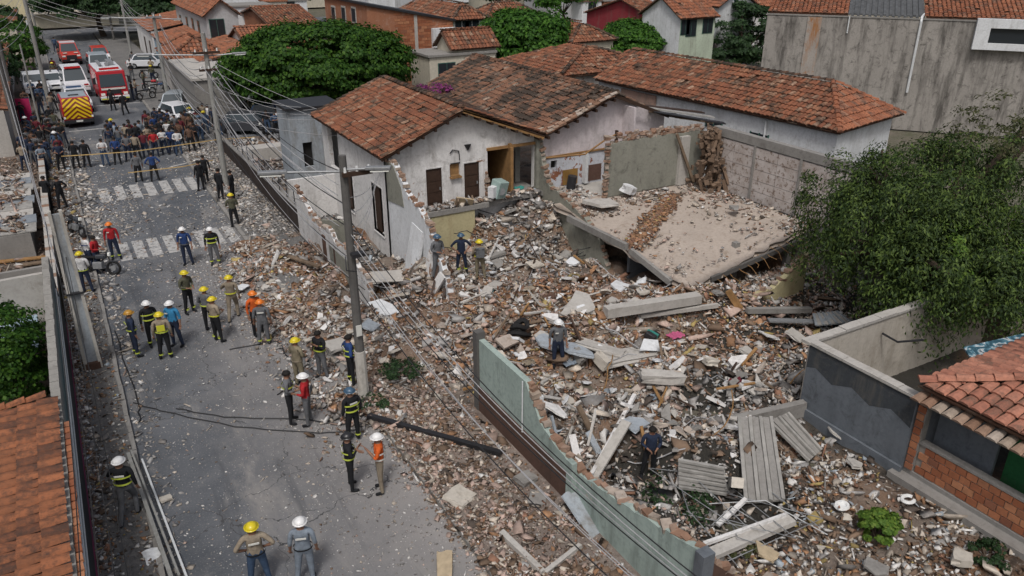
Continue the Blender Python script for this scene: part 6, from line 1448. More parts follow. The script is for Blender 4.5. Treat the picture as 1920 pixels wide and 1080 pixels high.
ST = (0, 0, .0); WF = (.45, .10, 0); WB = (-.25, .26, 0); WD = (.02, .02, .07)
POSES = {'stand': dict(legL=ST, legR=WD, armL=DN, armR=DN), 'hips': dict(legL=WD, legR=WD, armL=HIPS, armR=HIPS), 'front': dict(legL=WD, legR=ST, armL=FRONT, armR=FRONT), 'phone': dict(legL=ST, legR=WD, armL=DN, armR=PHONE),
         'walk': dict(legL=WF, legR=WB, armL=DN, armR=OUT), 'cross': dict(legL=ST, legR=WD, armL=CROSS, armR=CROSS), 'out': dict(legL=WD, legR=ST, armL=OUT, armR=DN)}
HI = {k: body_mesh('body', v, True, 1) for k, v in POSES.items()}
LO = {k: body_mesh('body', v, False, 1) for k, v in POSES.items()}
def dome(r, z0, n=12, m=5, sy=1.12, brim=0, top=1.0):
    b = MB()
    for j in range(m + 1):
        a = math.pi / 2 * j / m
        for i in range(n): t = 2 * math.pi * i / n; b.v.append((math.cos(t) * r * math.cos(a), math.sin(t) * r * sy * math.cos(a) - .012, z0 + math.sin(a) * r * top))
    b.f = [(j * n + i, j * n + (i + 1) % n, (j + 1) * n + (i + 1) % n, (j + 1) * n + i) for j in range(m) for i in range(n)]; b.f.append(tuple(range(n))[::-1]); b.m = [0] * len(b.f)
    if brim: b.add([(math.cos(2 * math.pi * i / n) * r * 1.22, math.sin(2 * math.pi * i / n) * r * sy * 1.22 - .02, z0 - .004) for i in range(n)] + [(math.cos(2 * math.pi * i / n) * r * 1.22, math.sin(2 * math.pi * i / n) * r * sy * 1.22 - .02, z0 + .012) for i in range(n)], [tuple(range(n))[::-1], tuple(range(n, 2 * n))] + [(i, (i + 1) % n, n + (i + 1) % n, n + i) for i in range(n)])
    return b
def to_mesh(b, name, mat, smooth=True):
    me = bpy.data.meshes.new(name); me.from_pydata(b.v, [], b.f); me.materials.append(mat)
    if smooth: me.polygons.foreach_set('use_smooth', [True] * len(me.polygons))
    return me
HELM_ME = {k: to_mesh(dome(.118, 1.655, brim=1), 'helmet', v) for k, v in HELM.items()}
HAIR_ME = to_mesh(dome(.103, 1.635, top=1.15), 'hair', HAIR)
def ring(zc, rx, ry, h, n=18, yo=0, xo=0, tilt=0):
    b = MB()
    for z in (-h / 2, h / 2):
        for i in range(n): t = 2 * math.pi * i / n; b.v.append((xo + math.cos(t) * rx, yo + math.sin(t) * ry, zc + z + tilt * math.sin(t)))
    b.f = [(i, (i + 1) % n, n + (i + 1) % n, n + i) for i in range(n)]; b.m = [0] * n; return b
def BANDS(mat, hi=True, legs=True, vest=None):
    return mat
BAND_ME = {}
def band_mesh(kind, mat):
    k = (kind, mat.name)
    if k not in BAND_ME:
        if kind == 'waist': b = ring(1.075, .192, .152, .05)
        elif kind == 'chest': b = ring(1.275, .226, .160, .045)
        elif kind == 'ankleL': b = ring(.20, .068, .075, .05, 12, .0, -.112)
        elif kind == 'ankleR': b = ring(.20, .068, .075, .05, 12, .0, .145)
        elif kind == 'belt': b = ring(1.0, .188, .150, .04)
        elif kind == 'backmark': b = MB(); b.box(0, .142, 1.33, .20, .012, .045)
        elif kind == 'backplate': b = MB(); b.box(0, .15, 1.24, .22, .02, .22)
        elif kind == 'backpack': b = MB(); b.box(0, .2, 1.28, .3, .16, .38); b.tube([(-.1, .16, 1.1), (-.1, .26, 1.5)], .05); b.tube([(.1, .16, 1.1), (.1, .26, 1.5)], .05)
        elif kind == 'frontmark': b = MB(); b.box(-.07, -.152, 1.34, .09, .012, .04)
        BAND_ME[k] = to_mesh(b, {'waist': 'reflective_band', 'chest': 'reflective_band', 'ankleL': 'trouser_band', 'ankleR': 'trouser_band', 'belt': 'belt', 'backmark': 'back_lettering', 'backplate': 'back_panel', 'backpack': 'backpack', 'frontmark': 'chest_badge'}[kind], mat, False)
    return BAND_ME[k]
EYE = MB(); 
for s in (-1, 1): EYE.tube([(s * .032, -.088, 1.625), (s * .032, -.106, 1.625)], .011, 6)
EYE_ME = to_mesh(EYE, 'eyes', RUBBER); MOUTH = MB(); MOUTH.box(0, -.103, 1.562, .045, .01, .009); MOUTH_ME = to_mesh(MOUTH, 'mouth', CL['maroon'])
def person(label, loc, face, shirt='black', pants='black', head='hair', pose='stand', hi=True, bands=None, long_sleeve=True, extra=(), scale=1.0, group=None, boots='black'):
    """face: compass heading in degrees the figure looks toward (0 = up the street, 180 = toward the viewer)"""
    o = bpy.data.objects.new('person', None); COL.objects.link(o); o.location = loc; o.rotation_euler = (0, 0, R(180 - face)); o.scale = (scale * 1.14, scale * 1.14, scale); o.empty_display_size = .3
    tag(o, label, 'person', group)
    b = link('body', (HI if hi else LO)[pose], o)
    for i, m in enumerate((SKIN, CL[shirt], CL[pants], CL[boots], CL[shirt] if long_sleeve else SKIN)): b.material_slots[i].link = 'OBJECT'; b.material_slots[i].material = m
    if head == 'hair': link('hair', HAIR_ME, o)
    else: link('helmet', HELM_ME[head], o)
    if hi: link('eyes', EYE_ME, o); link('mouth', MOUTH_ME, o)
    for k, m in (bands or ()): link(band_mesh(k, m).name, band_mesh(k, m), o)
    return o
FD = [('waist', LIMEY), ('chest', LIMEY), ('backmark', WBAND)]; FDL = FD + [('ankleL', LIMEY), ('ankleR', LIMEY)]
def P_(label, px, py, face, *a, **k):
    p = atg(px, py); z = max(p.z, .12 if (p.x < -.2 or (6.5 < p.x < 8.7 and p.y > 36)) else p.z); q = at(px, py, z); return person(label, (q.x, q.y, z), face, *a, **k)
P_('person in yellow helmet, beige shirt and jeans seen from behind at the bottom edge', 490, 1098, 10, 'beige', 'jeans', 'yellow', 'hips', long_sleeve=False, bands=[('belt', CL['black']), ('backmark', WBAND)])
P_('person in white helmet, grey shirt and pale trousers seen from behind at the bottom edge', 577, 1088, 20, 'ltgrey', 'ltgrey', 'white', 'stand', long_sleeve=False, bands=[('belt', CL['black']), ('backmark', WBAND)])
P_('person in pale helmet, dark banded jacket and grey trousers walking on the left pavement', 247, 968, 20, 'black', 'grey', 'white', 'walk', bands=FD)
P_('person in black helmet and black banded uniform facing the person in the orange vest', 660, 917, 100, 'black', 'black', 'black', 'cross', bands=FD)
P_('person in white helmet, orange vest and khaki trousers holding out a radio', 716, 918, 290, 'orange', 'khaki', 'white', 'phone', bands=[('waist', WBAND), ('chest', WBAND)], long_sleeve=False)
P_('person in blue helmet and black banded jacket standing below the tall pole', 665, 826, 350, 'black', 'black', 'blue', 'stand', bands=FD + [('ankleL', LIMEY), ('ankleR', LIMEY)])
P_('bareheaded person in dark grey jacket and black trousers talking by the kerb', 548, 790, 110, 'grey', 'black', 'hair', 'front', bands=[('chest', LIMEY)])
P_('person in white cap, red and grey jacket and grey trousers beside the bareheaded one', 580, 796, 300, 'red', 'grey', 'white', 'front', bands=[('backplate', CL['grey'])])
P_('person in pale yellow helmet and tan uniform standing in the rubble edge', 563, 724, 60, 'tan', 'tan', 'yellow', 'front', bands=[('belt', CL['beige'])])
P_('bareheaded person in black banded jacket and grey trousers left of the tall pole', 605, 708, 240, 'black', 'grey', 'hair', 'phone', bands=FD)
P_('person in black and blue jacket half hidden behind the tall pole', 660, 718, 90, 'royal', 'black', 'hair', 'hips', bands=FDL)
P_('person in mustard cap and navy jacket at the left of the street group', 258, 668, 80, 'navy', 'navy', 'mustard', 'stand', bands=[('waist', LIMEY), ('ankleL', LIMEY), ('ankleR', LIMEY), ('backmark', LIMEY)])
P_('person in white helmet and black banded jacket at the back of the street group', 290, 648, 170, 'black', 'black', 'white', 'stand', bands=FDL)
P_('person in yellow-green helmet and tan vest with a yellow back panel seen from behind', 314, 672, 10, 'beige', 'black', 'yellow', 'stand', bands=[('waist', LIMEY), ('backplate', YEL), ('ankleL', LIMEY), ('ankleR', LIMEY)])
P_('person in white helmet and light blue shirt at the right of the street group', 333, 648, 220, 'blue', 'navy', 'white', 'stand', long_sleeve=False, bands=[('frontmark', WBAND)])
P_('person in yellow helmet and tan jacket over dark trousers standing alone in mid street', 358, 586, 150, 'olive', 'black', 'yellow', 'front', bands=[('waist', LIMEY), ('ankleL', LIMEY), ('ankleR', LIMEY)])
P_('person in yellow helmet half hidden behind another by the rubble edge', 395, 620, 30, 'grey', 'black', 'yellow', 'front', bands=[('waist', LIMEY)])
P_('person in yellow helmet and beige banded jacket, nearer of the pair by the rubble', 410, 640, 60, 'beige', 'black', 'yellow', 'front', bands=[('waist', YEL), ('ankleL', LIMEY), ('ankleR', LIMEY)])
P_('person in yellow helmet and beige uniform stepping over white debris', 440, 596, 20, 'khaki', 'khaki', 'yellow', 'walk', bands=[('waist', YEL)])
P_('person in orange helmet and orange shirt behind the grey uniformed one', 484, 628, 160, 'orange', 'black', 'orange', 'stand')
P_('person in orange cap and grey uniform seen from behind on the rubble edge', 498, 646, 20, 'grey', 'grey', 'orange', 'stand', long_sleeve=False, bands=[('backmark', WBAND), ('ankleL', LIMEY), ('ankleR', LIMEY)])
P_('person in orange helmet and red shirt with dark trousers near the left gutter', 218, 486, 190, 'red', 'navy', 'orange', 'stand', bands=[('frontmark', WBAND), ('ankleL', LIMEY), ('ankleR', LIMEY)])
P_('person in white helmet and navy blue short sleeved shirt on the near crossing', 353, 496, 200, 'royal', 'navy', 'white', 'stand', long_sleeve=False, bands=[('belt', CL['grey']), ('frontmark', WBAND)])
P_('person in white helmet and black banded jacket with grey trousers on the near crossing', 404, 496, 190, 'black', 'grey', 'white', 'stand', bands=[('waist', LIMEY), ('chest', LIMEY), ('ankleL', LIMEY), ('ankleR', LIMEY)])
P_('person in yellow helmet and pale shirt seen from behind near the motorbike', 165, 548, 20, 'white', 'navy', 'yellow', 'front', bands=[('belt', LIMEY)])
P_('person in red shirt beside the motorbike and left gutter', 188, 510, 120, 'red', 'navy', 'hair', 'front', scale=.96)
P_('person in white and blue striped shirt leaning at the motorbike', 172, 506, 60, 'white', 'navy', 'hair', 'front', scale=.93, bands=[('chest', CL['royal'])])
P_('person in black uniform, left of the pair on the left pavement', 94, 390, 30, 'black', 'black', 'hair', 'cross', hi=False)
P_('person in black uniform, right of the pair on the left pavement', 119, 391, 330, 'black', 'black', 'hair', 'hips', hi=False)
P_('person in grey shirt, left of the two officers at the far crossing', 263, 341, 0, 'grey', 'black', 'hair', 'stand', hi=False, long_sleeve=False)
P_('person in navy shirt, right of the two officers at the far crossing', 292, 340, 0, 'royal', 'black', 'hair', 'hips', hi=False, long_sleeve=False)
P_('person in black nearer the viewer on the right pavement left of the pale pole', 379, 357, 340, 'black', 'black', 'hair', 'stand', hi=False)
P_('person in black behind the other on the right pavement left of the pale pole', 388, 346, 0, 'black', 'black', 'hair', 'walk', hi=False)
P_('person in dark uniform just left of the foot of the pale pole', 416, 374, 60, 'black', 'black', 'hair', 'stand', hi=False)
P_('person in dark uniform just right of the foot of the pale pole', 439, 378, 300, 'black', 'black', 'hair', 'stand', hi=False)
P_('person with yellow cap in dark clothes farthest down the right pavement', 441, 426, 0, 'olive', 'black', 'yellow', 'front', hi=False)
P_('person in blue cap and grey overalls at the foot of the torn white wall', 822, 519, 170, 'grey', 'grey', 'blue', 'front')
P_('person in blue cap and dark navy uniform standing on the rubble', 866, 511, 200, 'navy', 'navy', 'blue', 'hips', long_sleeve=False, bands=[('ankleL', LIMEY), ('ankleR', LIMEY)])
P_('person in yellow helmet with breathing pack bending on the rubble', 900, 524, 20, 'khaki', 'tan', 'yellow', 'front', bands=[('waist', YEL), ('backpack', CL['grey'])])
P_('person in white helmet and grey shirt walking alone across the rubble', 1045, 687, 200, 'grey', 'navy', 'white', 'stand', long_sleeve=False, bands=[('frontmark', WBAND)])
P_('person in dark navy clothes standing in the dark hollow below the white panel', 1216, 893, 210, 'navy', 'black', 'hair', 'front', scale=.93)
P_('person in black standing before the fire engine', 213, 207, 200, 'black', 'black', 'hair', 'stand', hi=False)
P_('person in black walking past the right front of the fire engine', 236, 215, 200, 'black', 'black', 'hair', 'walk', hi=False)
rr = random.Random(23)
row = [(146, 316, 'black', 'black', 'dark jacket, leftmost at the tape'), (166, 314, 'black', 'black', 'dark jacket, second at the tape'), (199, 311, 'white', 'jeans', 'white shirt and jeans alone at the tape'), (223, 308, 'royal', 'black', 'navy shirt beside the white shirted one'), (338, 292, 'white', 'jeans', 'white shirt in the middle of the tape line'), (310, 290, 'white', 'navy', 'white shirt left of the middle of the tape line'), (325, 289, 'royal', 'navy', 'navy shirt between two white shirts'), (360, 285, 'brown', 'black', 'brown jacket at the right end of the tape line'), (294, 294, 'red', 'navy', 'bright red shirt at the tape line'), (275, 296, 'maroon', 'navy', 'maroon shirt at the tape line'), (244, 302, 'grey', 'navy', 'grey shirt at the tape line'), (259, 300, 'beige', 'black', 'beige shirt at the tape line')]
for px, py, s, q, lb in row: P_('bystander with ' + lb, px, py, 190 if px > 180 else 10, s, q, 'hair', rr.choice(['stand', 'cross', 'front']), hi=False, long_sleeve=rr.random() < .4)
cols = ['black', 'navy', 'grey', 'maroon', 'royal', 'black', 'olive', 'black', 'grey', 'white', 'brown', 'navy', 'beige', 'black', 'navy', 'jeans', 'maroon', 'ltgrey', 'black', 'brown', 'olive']
def crowd(n, f, label, group, seed):
    r = random.Random(seed); done = []; k = 0
    while len(done) < n and k < 4000:
        k += 1; px, py = f(r); p = at(px, py)
        if any((p.x - q[0]) ** 2 + (p.y - q[1]) ** 2 < .30 for q in done): continue
        done.append((p.x, p.y)); z = .12 if p.x < -.2 or p.x > 6.5 else 0
        sc_ = r.choice(cols); pc_ = r.choice(['black', 'navy', 'jeans', 'grey'])
        person(label.replace('bystander', sc_.replace('ltgrey', 'pale grey').replace('royal', 'blue') + ' topped bystander in ' + pc_ + ('' if pc_ == 'jeans' else ' trousers')), (p.x, p.y, z), r.choice([180, 190, 200, 160, 210, 20, 90]), sc_, pc_, 'hair' if r.random() < .9 else r.choice(['white', 'yellow', 'blue', 'white']), r.choice(['stand', 'front', 'cross', 'phone']), hi=False, long_sleeve=r.random() < .4, scale=r.uniform(.93, 1.03), group=group)
def f_r(r):
    px = r.uniform(205, 378); return px, r.uniform(246 if px > 275 else 268, 288 - (px - 212) * .03)
crowd(46, f_r, 'bystander in the packed crowd behind the tape', 'right hand crowd behind the tape', 1)
def f_l(r): return r.uniform(48, 122), r.uniform(255, 326)
crowd(34, f_l, 'bystander in the packed crowd on the left pavement', 'left hand crowd on the pavement', 2)
crowd(10, lambda r: (r.uniform(40, 110), r.uniform(190, 245)), 'bystander standing behind the left crowd near the white pickup', 'people near the white pickup', 3)
crowd(9, lambda r: (r.uniform(375, 420), r.uniform(238, 268)), 'bystander at the corner right of the packed crowd', 'people at the corner', 4)
crowd(8, lambda r: (r.uniform(245, 290), r.uniform(120, 190)), 'person beside the motorbikes on the right pavement', 'people by the motorbikes', 5)
crowd(6, lambda r: (r.uniform(100, 118), r.uniform(95, 175)), 'person on the left side between the parked vehicles', 'people between the vehicles', 6)
crowd(9, lambda r: (r.uniform(440, 535), r.uniform(222, 262)), 'person among the motorbikes under the spreading tree', 'people under the spreading tree', 7)

# ================================================================== RUBBLE
def rubble_mat():
    m, n, b = _new('rubble_pieces'); a = n.nodes.new('ShaderNodeVertexColor'); a.layer_name = 'tint'
    f = noise(n, 9, 5); col = mix(n, step(n, f, .35, .8), a.outputs[0], mix(n, .55, a.outputs[0], (.10, .075, .06)))
    n.links.new(col, b.inputs['Base Color']); b.inputs['Roughness'].default_value = .92; bump(n, b, noise(n, 20, 5), .5, .012); return m
RUB = rubble_mat()
PAL = {'white': (.64, .63, .61), 'cream': (.52, .46, .39), 'pink': (.44, .33, .28), 'grey': (.24, .23, .22), 'lgrey': (.36, .35, .34), 'brick': (.27, .145, .095), 'orange': (.36, .20, .11), 'dark': (.07, .058, .05), 'brown': (.19, .13, .09), 'yellow': (.40, .31, .12), 'blue': (.36, .42, .47)}
def mixf(**k):
    ks = list(k); w_ = np.array([k[q] for q in ks], float); return ks, w_ / w_.sum()
ZM = {'dusty': mixf(white=18, cream=28, pink=22, grey=6, lgrey=12, brick=4, orange=5, dark=5, brown=8), 'orange': mixf(white=11, cream=14, pink=16, orange=27, brick=14, brown=12, yellow=5, dark=3),
      'grey': mixf(white=14, cream=14, lgrey=20, grey=20, dark=13, brown=13, pink=8, brick=3, blue=1), 'brownish': mixf(cream=20, pink=30, brown=30, brick=4, dark=8, white=6, orange=3), 'strip': mixf(orange=40, brick=25, brown=20, cream=8, yellow=5), 'road': mixf(white=24, lgrey=28, cream=22, grey=20, pink=4, brown=4), 'pebble': mixf(white=20, cream=18, orange=9, brick=5, brown=19, grey=14, dark=10, blue=3, yellow=3)}
BOX = np.array([(-1, -1, -1), (1, -1, -1), (1, 1, -1), (-1, 1, -1), (-1, -1, 1), (1, -1, 1), (1, 1, 1), (-1, 1, 1)], float) * .5
BF = np.array([(3, 2, 1, 0), (4, 5, 6, 7), (0, 1, 5, 4), (1, 2, 6, 5), (2, 3, 7, 6), (3, 0, 4, 7)])
def rotm(a, b, c):
    ca, sa, cb, sb, cc, s_ = np.cos(a), np.sin(a), np.cos(b), np.sin(b), np.cos(c), np.sin(c); n = len(a); M = np.empty((n, 3, 3))
    M[:, 0, 0] = cc * cb; M[:, 0, 1] = cc * sb * sa - s_ * ca; M[:, 0, 2] = cc * sb * ca + s_ * sa
    M[:, 1, 0] = s_ * cb; M[:, 1, 1] = s_ * sb * sa + cc * ca; M[:, 1, 2] = s_ * sb * ca - cc * sa
    M[:, 2, 0] = -sb; M[:, 2, 1] = cb * sa; M[:, 2, 2] = cb * ca; return M
def chunks(name, label, X, Y, Z, size, zone, seed, tilt=.55, flat=.30, sticks=.06, cat='rubble', zoff=.25, bend=None):
    rg = np.random.default_rng(seed); n = len(X); s = size
    asp = rg.uniform(.45, 1.0, n); th_ = flat * rg.uniform(.35, 1.5, n); st = rg.random(n) < sticks
    sx = s.copy(); sy = s * asp; sz = s * th_; sx[st] *= 2.6; sy[st] *= .35; sz[st] = s[st] * .3
    v = BOX[None] + rg.normal(0, .13, (n, 8, 3)); 
    cut = rg.random((n, 8, 1)) < .28; v = np.where(cut, v * np.array([.45, .45, 1.0]), v)      # knocked off corners
    v = v * np.stack([sx, sy, sz], 1)[:, None]
    M = rotm(rg.normal(0, tilt, n), rg.normal(0, tilt, n), rg.uniform(0, 6.28, n)); v = np.einsum('nij,nkj->nki', M, v)
    v += np.stack([X, Y, Z + s * zoff], 1)[:, None]
    names = list(PAL); arr = np.array([PAL[k] for k in names]); col = np.zeros((n, 3))
    for zn in set(zone):
        k = zone == zn; ks, w_ = ZM[zn]; ch = rg.choice(len(ks), k.sum(), p=w_); col[k] = np.array([PAL[ks[c]] for c in range(len(ks))])[ch]
    col *= rg.uniform(.55, 1.25, (n, 1)); V = v.reshape(-1, 3); C_ = np.repeat(col, 8, 0); F = (BF[None] + (np.arange(n) * 8)[:, None, None]).reshape(-1, 4)
    o = np_mesh(name, V, F, RUB, colors=C_); return tag(o, label, cat, None, 'stuff')
def scatter(n, x0, x1, y0, y1, dens, seed):
    rg = np.random.default_rng(seed); X = rg.uniform(x0, x1, n); Y = rg.uniform(y0, y1, n); k = rg.random(n) < dens(X, Y); return X[k], Y[k]
def bump2(X, Y, x, y, rx, ry): return np.exp(-(((X - x) / rx) ** 2 + ((Y - y) / ry) ** 2))
def nz(X, Y, s=1.0, o=0): return .5 + .25 * (np.sin(X * 1.7 * s + o + 1.3 * np.sin(Y * 1.1 * s)) + np.sin(Y * 2.1 * s + o * 2 + 1.7 * np.sin(X * .9 * s + o)))
def in_lot(X, Y):
    a = (X > 9.45) | (Y > 18.3) & (Y < 26.2) | (X > 8.3) & (Y < 26.5) & (Y > 18.3)
    return a & (X > 6.2) & (X < 27) & ~((X > 17.4) & (Y < 13.5)) & ~((X > 19.3) & (Y > 21.2)) & ~((X > 18.9) & (Y > 24.5)) & ~((X < 19.2) & (Y > 30.4)) & ~((X < 11.3) & (Y > 29.5)) & ~((X > 8.7) & (X < 11.3) & (Y > 26.5) & (Y < 31) & (X < 9.1)) & (X > 8.3) | ((X > 4.2) & (X <= 8.75) & (Y > 18) & (Y < 36))
def dens_lot(X, Y):
    d = in_lot(X, Y).astype(float); left = _sm(X, 3.6, 6.4) * (.5 + .9 * nz(X, Y, 1.2))
    spill = (X < 8.7); d = np.where(spill, d * np.clip(left, 0, 1) * (1 - .8 * _sm(Y, 34, 36)) * _sm(Y, 17, 21), d)
    d *= 1 - .93 * _sm(X, 20, 23) * (1 - _sm(Y, 17, 19)) * _sm(Y, 13, 14) * .6
    d *= .30 + .85 * _sm(nz(X, Y, .9, 4) + .5 * nz(X, Y, 2.3, 1), .45, .95); d *= np.where((X > 9) & (Y < 11), .7, 1); d *= np.where((X > 11.5) & (X < 14) & (Y > 11) & (Y < 14), .55, 1)
    d *= np.where((X > 9) & (X < 11.4) & (Y > 26.5), .35, 1); return d
def zone_of(X, Y):
    z = np.full(len(X), 'dusty', dtype=object); r = RNG.random(len(X))
    og = 1.4 * bump2(X, Y, 17.5, 18.5, 4.2, 2.0) + .8 * bump2(X, Y, 6.6, 30, 1.8, 3.4) + 1.0 * bump2(X, Y, 15.0, 22.8, 4.0, 2.4) + .55 * bump2(X, Y, 11.2, 19.8, 2.5, 2.2) + .7 * bump2(X, Y, 20, 16.7, 2.5, 1.6)
    z[(r < og)] = 'orange'
    gr = .9 * bump2(X, Y, 17, 28.5, 2.2, 2.4) + .9 * bump2(X, Y, 16.5, 14.5, 4.2, 2.4) + .8 * bump2(X, Y, 12.8, 12.5, 3, 2.6) + .5 * bump2(X, Y, 8.9, 17.6, 1.4, 3)
    z[(RNG.random(len(X)) < gr)] = 'grey'
    z[(Y < 10.5) & (X > 9) | (X > 14.2) & (Y < 13)] = 'pebble'; z[(X < 9.1) & (Y < 18.5)] = 'brownish'; return z
for i, (n, smin, smed, lab) in enumerate(((80000, .04, .07, 'fine broken plaster and brick covering the collapsed lot'), (52000, .07, .125, 'broken brick and plaster rubble heaped over the collapsed lot'), (6000, .16, .26, 'coarse broken masonry lumps lying on the rubble heap'))):
    X, Y = scatter(n, 3.4, 27, 5, 36.5, dens_lot, 100 + i); near = _sm(Y, 30, 12) * 0
    s = smed * np.exp(RNG.normal(0, .33, len(X))); s = np.clip(s, smin, .75); k = (gh(X, Y) > 1.0); s[k] *= 1.15
    if i == 2: keep = RNG.random(len(X)) < np.where((X < 7) | (Y < 11), .3, .85); X, Y, s = X[keep], Y[keep], s[keep]
    chunks('rubble', lab, X, Y, gh(X, Y), s, zone_of(X, Y), 200 + i, tilt=[.6, .55, .42][i], flat=[.42, .32, .24][i], sticks=[.1, .12, .08][i], zoff=[.12, .18, .2][i])
# verge of the street, small brown fragments over the right pavement near the viewer
def dens_v(X, Y): return np.clip((1 - _sm(X, 8.9, 9.1)) * (.08 * _sm(X, 5.8, 6.2) + _sm(X, 6.3, 6.9) * (.12 + 1.0 * _sm(nz(X, Y, 1.5, 2), .42, .8)) * (1 - .5 * _sm(-Y, -13, -9))) + .5 * np.exp(-((X - 6.4) / .16) ** 2), 0, 1)
X, Y = scatter(36000, 5.8, 9.1, 6, 20.5, dens_v, 301); chunks('rubble', 'small brown brick fragments strewn over the right pavement in the foreground', X, Y, np.where(X > 6.3, .125, 0.0), np.clip(.058 * np.exp(RNG.normal(0, .55, len(X))), .02, .3), np.full(len(X), 'brownish', dtype=object), 302, tilt=.35, flat=.3, zoff=.15)
X, Y = scatter(9000, 6.5, 8.8, 36, 57, lambda X, Y: .25 + .5 * nz(X, Y, .8), 303); chunks('rubble', 'scattered plaster bits on the right pavement beside the brown wall', X, Y, np.full(len(X), .125), np.clip(.10 * np.exp(RNG.normal(0, .4, len(X))), .03, .35), np.full(len(X), 'road', dtype=object), 304, tilt=.3, flat=.25, zoff=.1)
def dens_r(X, Y): return np.clip(.08 - .05 * _sm(Y, 34, 40) + .45 * _sm(X, 2.2, 6) * (1 - .7 * _sm(Y, 40, 50)) * (1 - _sm(Y, 36, 46)) + .6 * np.exp(-((X - .25) / .25) ** 2) * (.3 + nz(X * 3, Y, 1.0, 3)) + .12 * nz(X, Y, .7) + .5 * bump2(X, Y, 1.2, 44, 1.4, 5) + .6 * bump2(X, Y, 4.3, 31, 1.6, 3.5), 0, 1) * np.where(Y > 58, .25, 1)
X, Y = scatter(44000, -.05, 6.3, 8, 64, dens_r, 305); s = .034 * np.exp(RNG.normal(0, .5, len(X))) * (1 + .9 * _sm(Y, 22, 50)); s[np.abs(X - .25) < .35] *= 1.8
chunks('rubble', 'pale plaster chips and dust scattered across the asphalt street', X, Y, np.zeros(len(X)), np.clip(s, .02, .34), np.full(len(X), 'road', dtype=object), 306, tilt=.3, flat=.25, zoff=.12)
def dens_l(X, Y): return np.clip(.18 + .8 * np.exp(-((X + 1.25) / .16) ** 2) + .5 * nz(X * 2, Y * .8, 1) ** 3, 0, 1)
X, Y = scatter(17000, -1.4, -.22, 8, 60, dens_l, 307); chunks('rubble', 'broken tile and plaster litter along the left pavement', X, Y, np.full(len(X), .125), np.clip(.055 * np.exp(RNG.normal(0, .5, len(X))) * (1 + .6 * _sm(Y, 22, 50)), .02, .3), np.full(len(X), 'pebble', dtype=object), 308, tilt=.3, flat=.25, zoff=.12)
# bits on the slab and on the floor behind
def slabz(X, Y):
    u = np.clip((X - 19.0) / 7.7, 0, 1); v = np.clip((Y - 20.5) / 8.1, 0, 1)
    return (1 - u) * (1 - v) * 1.15 + u * (1 - v) * 2.02 + u * v * 2.10 + (1 - u) * v * 2.12 - .25 * np.maximum(0, .25 - v) * np.maximum(0, .6 - u)
def dens_s(X, Y): return np.clip(.02 + 1.0 * _sm(Y, 26.2, 27.7) * nz(X, Y, 1.1, 1) + .9 * _sm(X, 25, 26.5) * nz(X, Y, 1.4) + .3 * (1 - _sm(Y, 20.6, 21.4)) + .15 * nz(X, Y, .8, 5) ** 3, 0, 1)
X, Y = scatter(9000, 19.1, 26.8, 20.9, 28.1, dens_s, 309); chunks('rubble', 'plaster flakes and brick bits lying on the sagging floor slab', X, Y, slabz(X, Y), np.clip(.08 * np.exp(RNG.normal(0, .5, len(X))), .03, .5), np.where(RNG.random(len(X)) < .35, 'brownish', 'dusty').astype(object), 310, tilt=.3, flat=.28, zoff=.15)
u_ = RNG.random(2600); X = 19.3 + 5.0 * u_ + RNG.normal(0, .16, 2600); Y = 23.7 + 3.3 * u_ + RNG.normal(0, .22, 2600)
chunks('rubble', 'long strip of orange brick dust and bits crossing the sagging floor slab', X, Y, slabz(X, Y), np.clip(.085 * np.exp(RNG.normal(0, .4, len(X))), .03, .25), np.full(len(X), 'strip', dtype=object), 320, tilt=.3)
X, Y = scatter(3000, 19.2, 26.8, 28.4, 30.5, lambda X, Y: .3 + .4 * nz(X, Y), 311); sel = (X < 21.1); X, Y = X[sel], Y[sel]
b = MB(); b.bb(19.16, 27.0, 28.62, 30.6, 1.9, 2.1); b.build('floor_slab', CONC_L, hb)
chunks('rubble', 'debris on the peeling blue room floor', X, Y, np.full(len(X), 2.1), np.clip(.08 * np.exp(RNG.normal(0, .5, len(X))), .03, .3), np.full(len(X), 'dusty', dtype=object), 312, tilt=.3)
X, Y = scatter(1500, 11.7, 18.7, 29.95, 30.5, lambda X, Y: .3 + .5 * nz(X, Y), 313); chunks('rubble', 'debris on the ledge under the two brown doors', X, Y, np.full(len(X), 2.28), np.clip(.12 * np.exp(RNG.normal(0, .5, len(X))), .03, .4), np.full(len(X), 'grey', dtype=object), 314, tilt=.4)
X, Y = scatter(5000, 9.2, 11.3, 29, 43, lambda X, Y: .15 + .4 * nz(X, Y), 315); chunks('rubble', 'grey litter in the narrow courtyard', X, Y, np.full(len(X), .07), np.clip(.11 * np.exp(RNG.normal(0, .5, len(X))), .03, .4), np.full(len(X), 'grey', dtype=object), 316)
X, Y = scatter(5000, -8, -1.8, 30, 60, lambda X, Y: (.2 + .6 * nz(X, Y, .7)) * ((Y < 39) | (Y > 50.2) | (X > -2.2)), 317); chunks('rubble', 'broken boards and litter in the left yard', X, Y, np.full(len(X), .03), np.clip(.11 * np.exp(RNG.normal(0, .5, len(X))), .04, .5), np.full(len(X), 'brownish', dtype=object), 318, sticks=.35)
X, Y = scatter(5000, 9.3, 16, 44.5, 57, lambda X, Y: .2 + .5 * nz(X, Y, .8), 319); chunks('rubble', 'litter on the yard ground beyond the courtyard', X, Y, np.full(len(X), 0), np.clip(.14 * np.exp(RNG.normal(0, .5, len(X))), .04, .6), np.full(len(X), 'grey', dtype=object), 320)

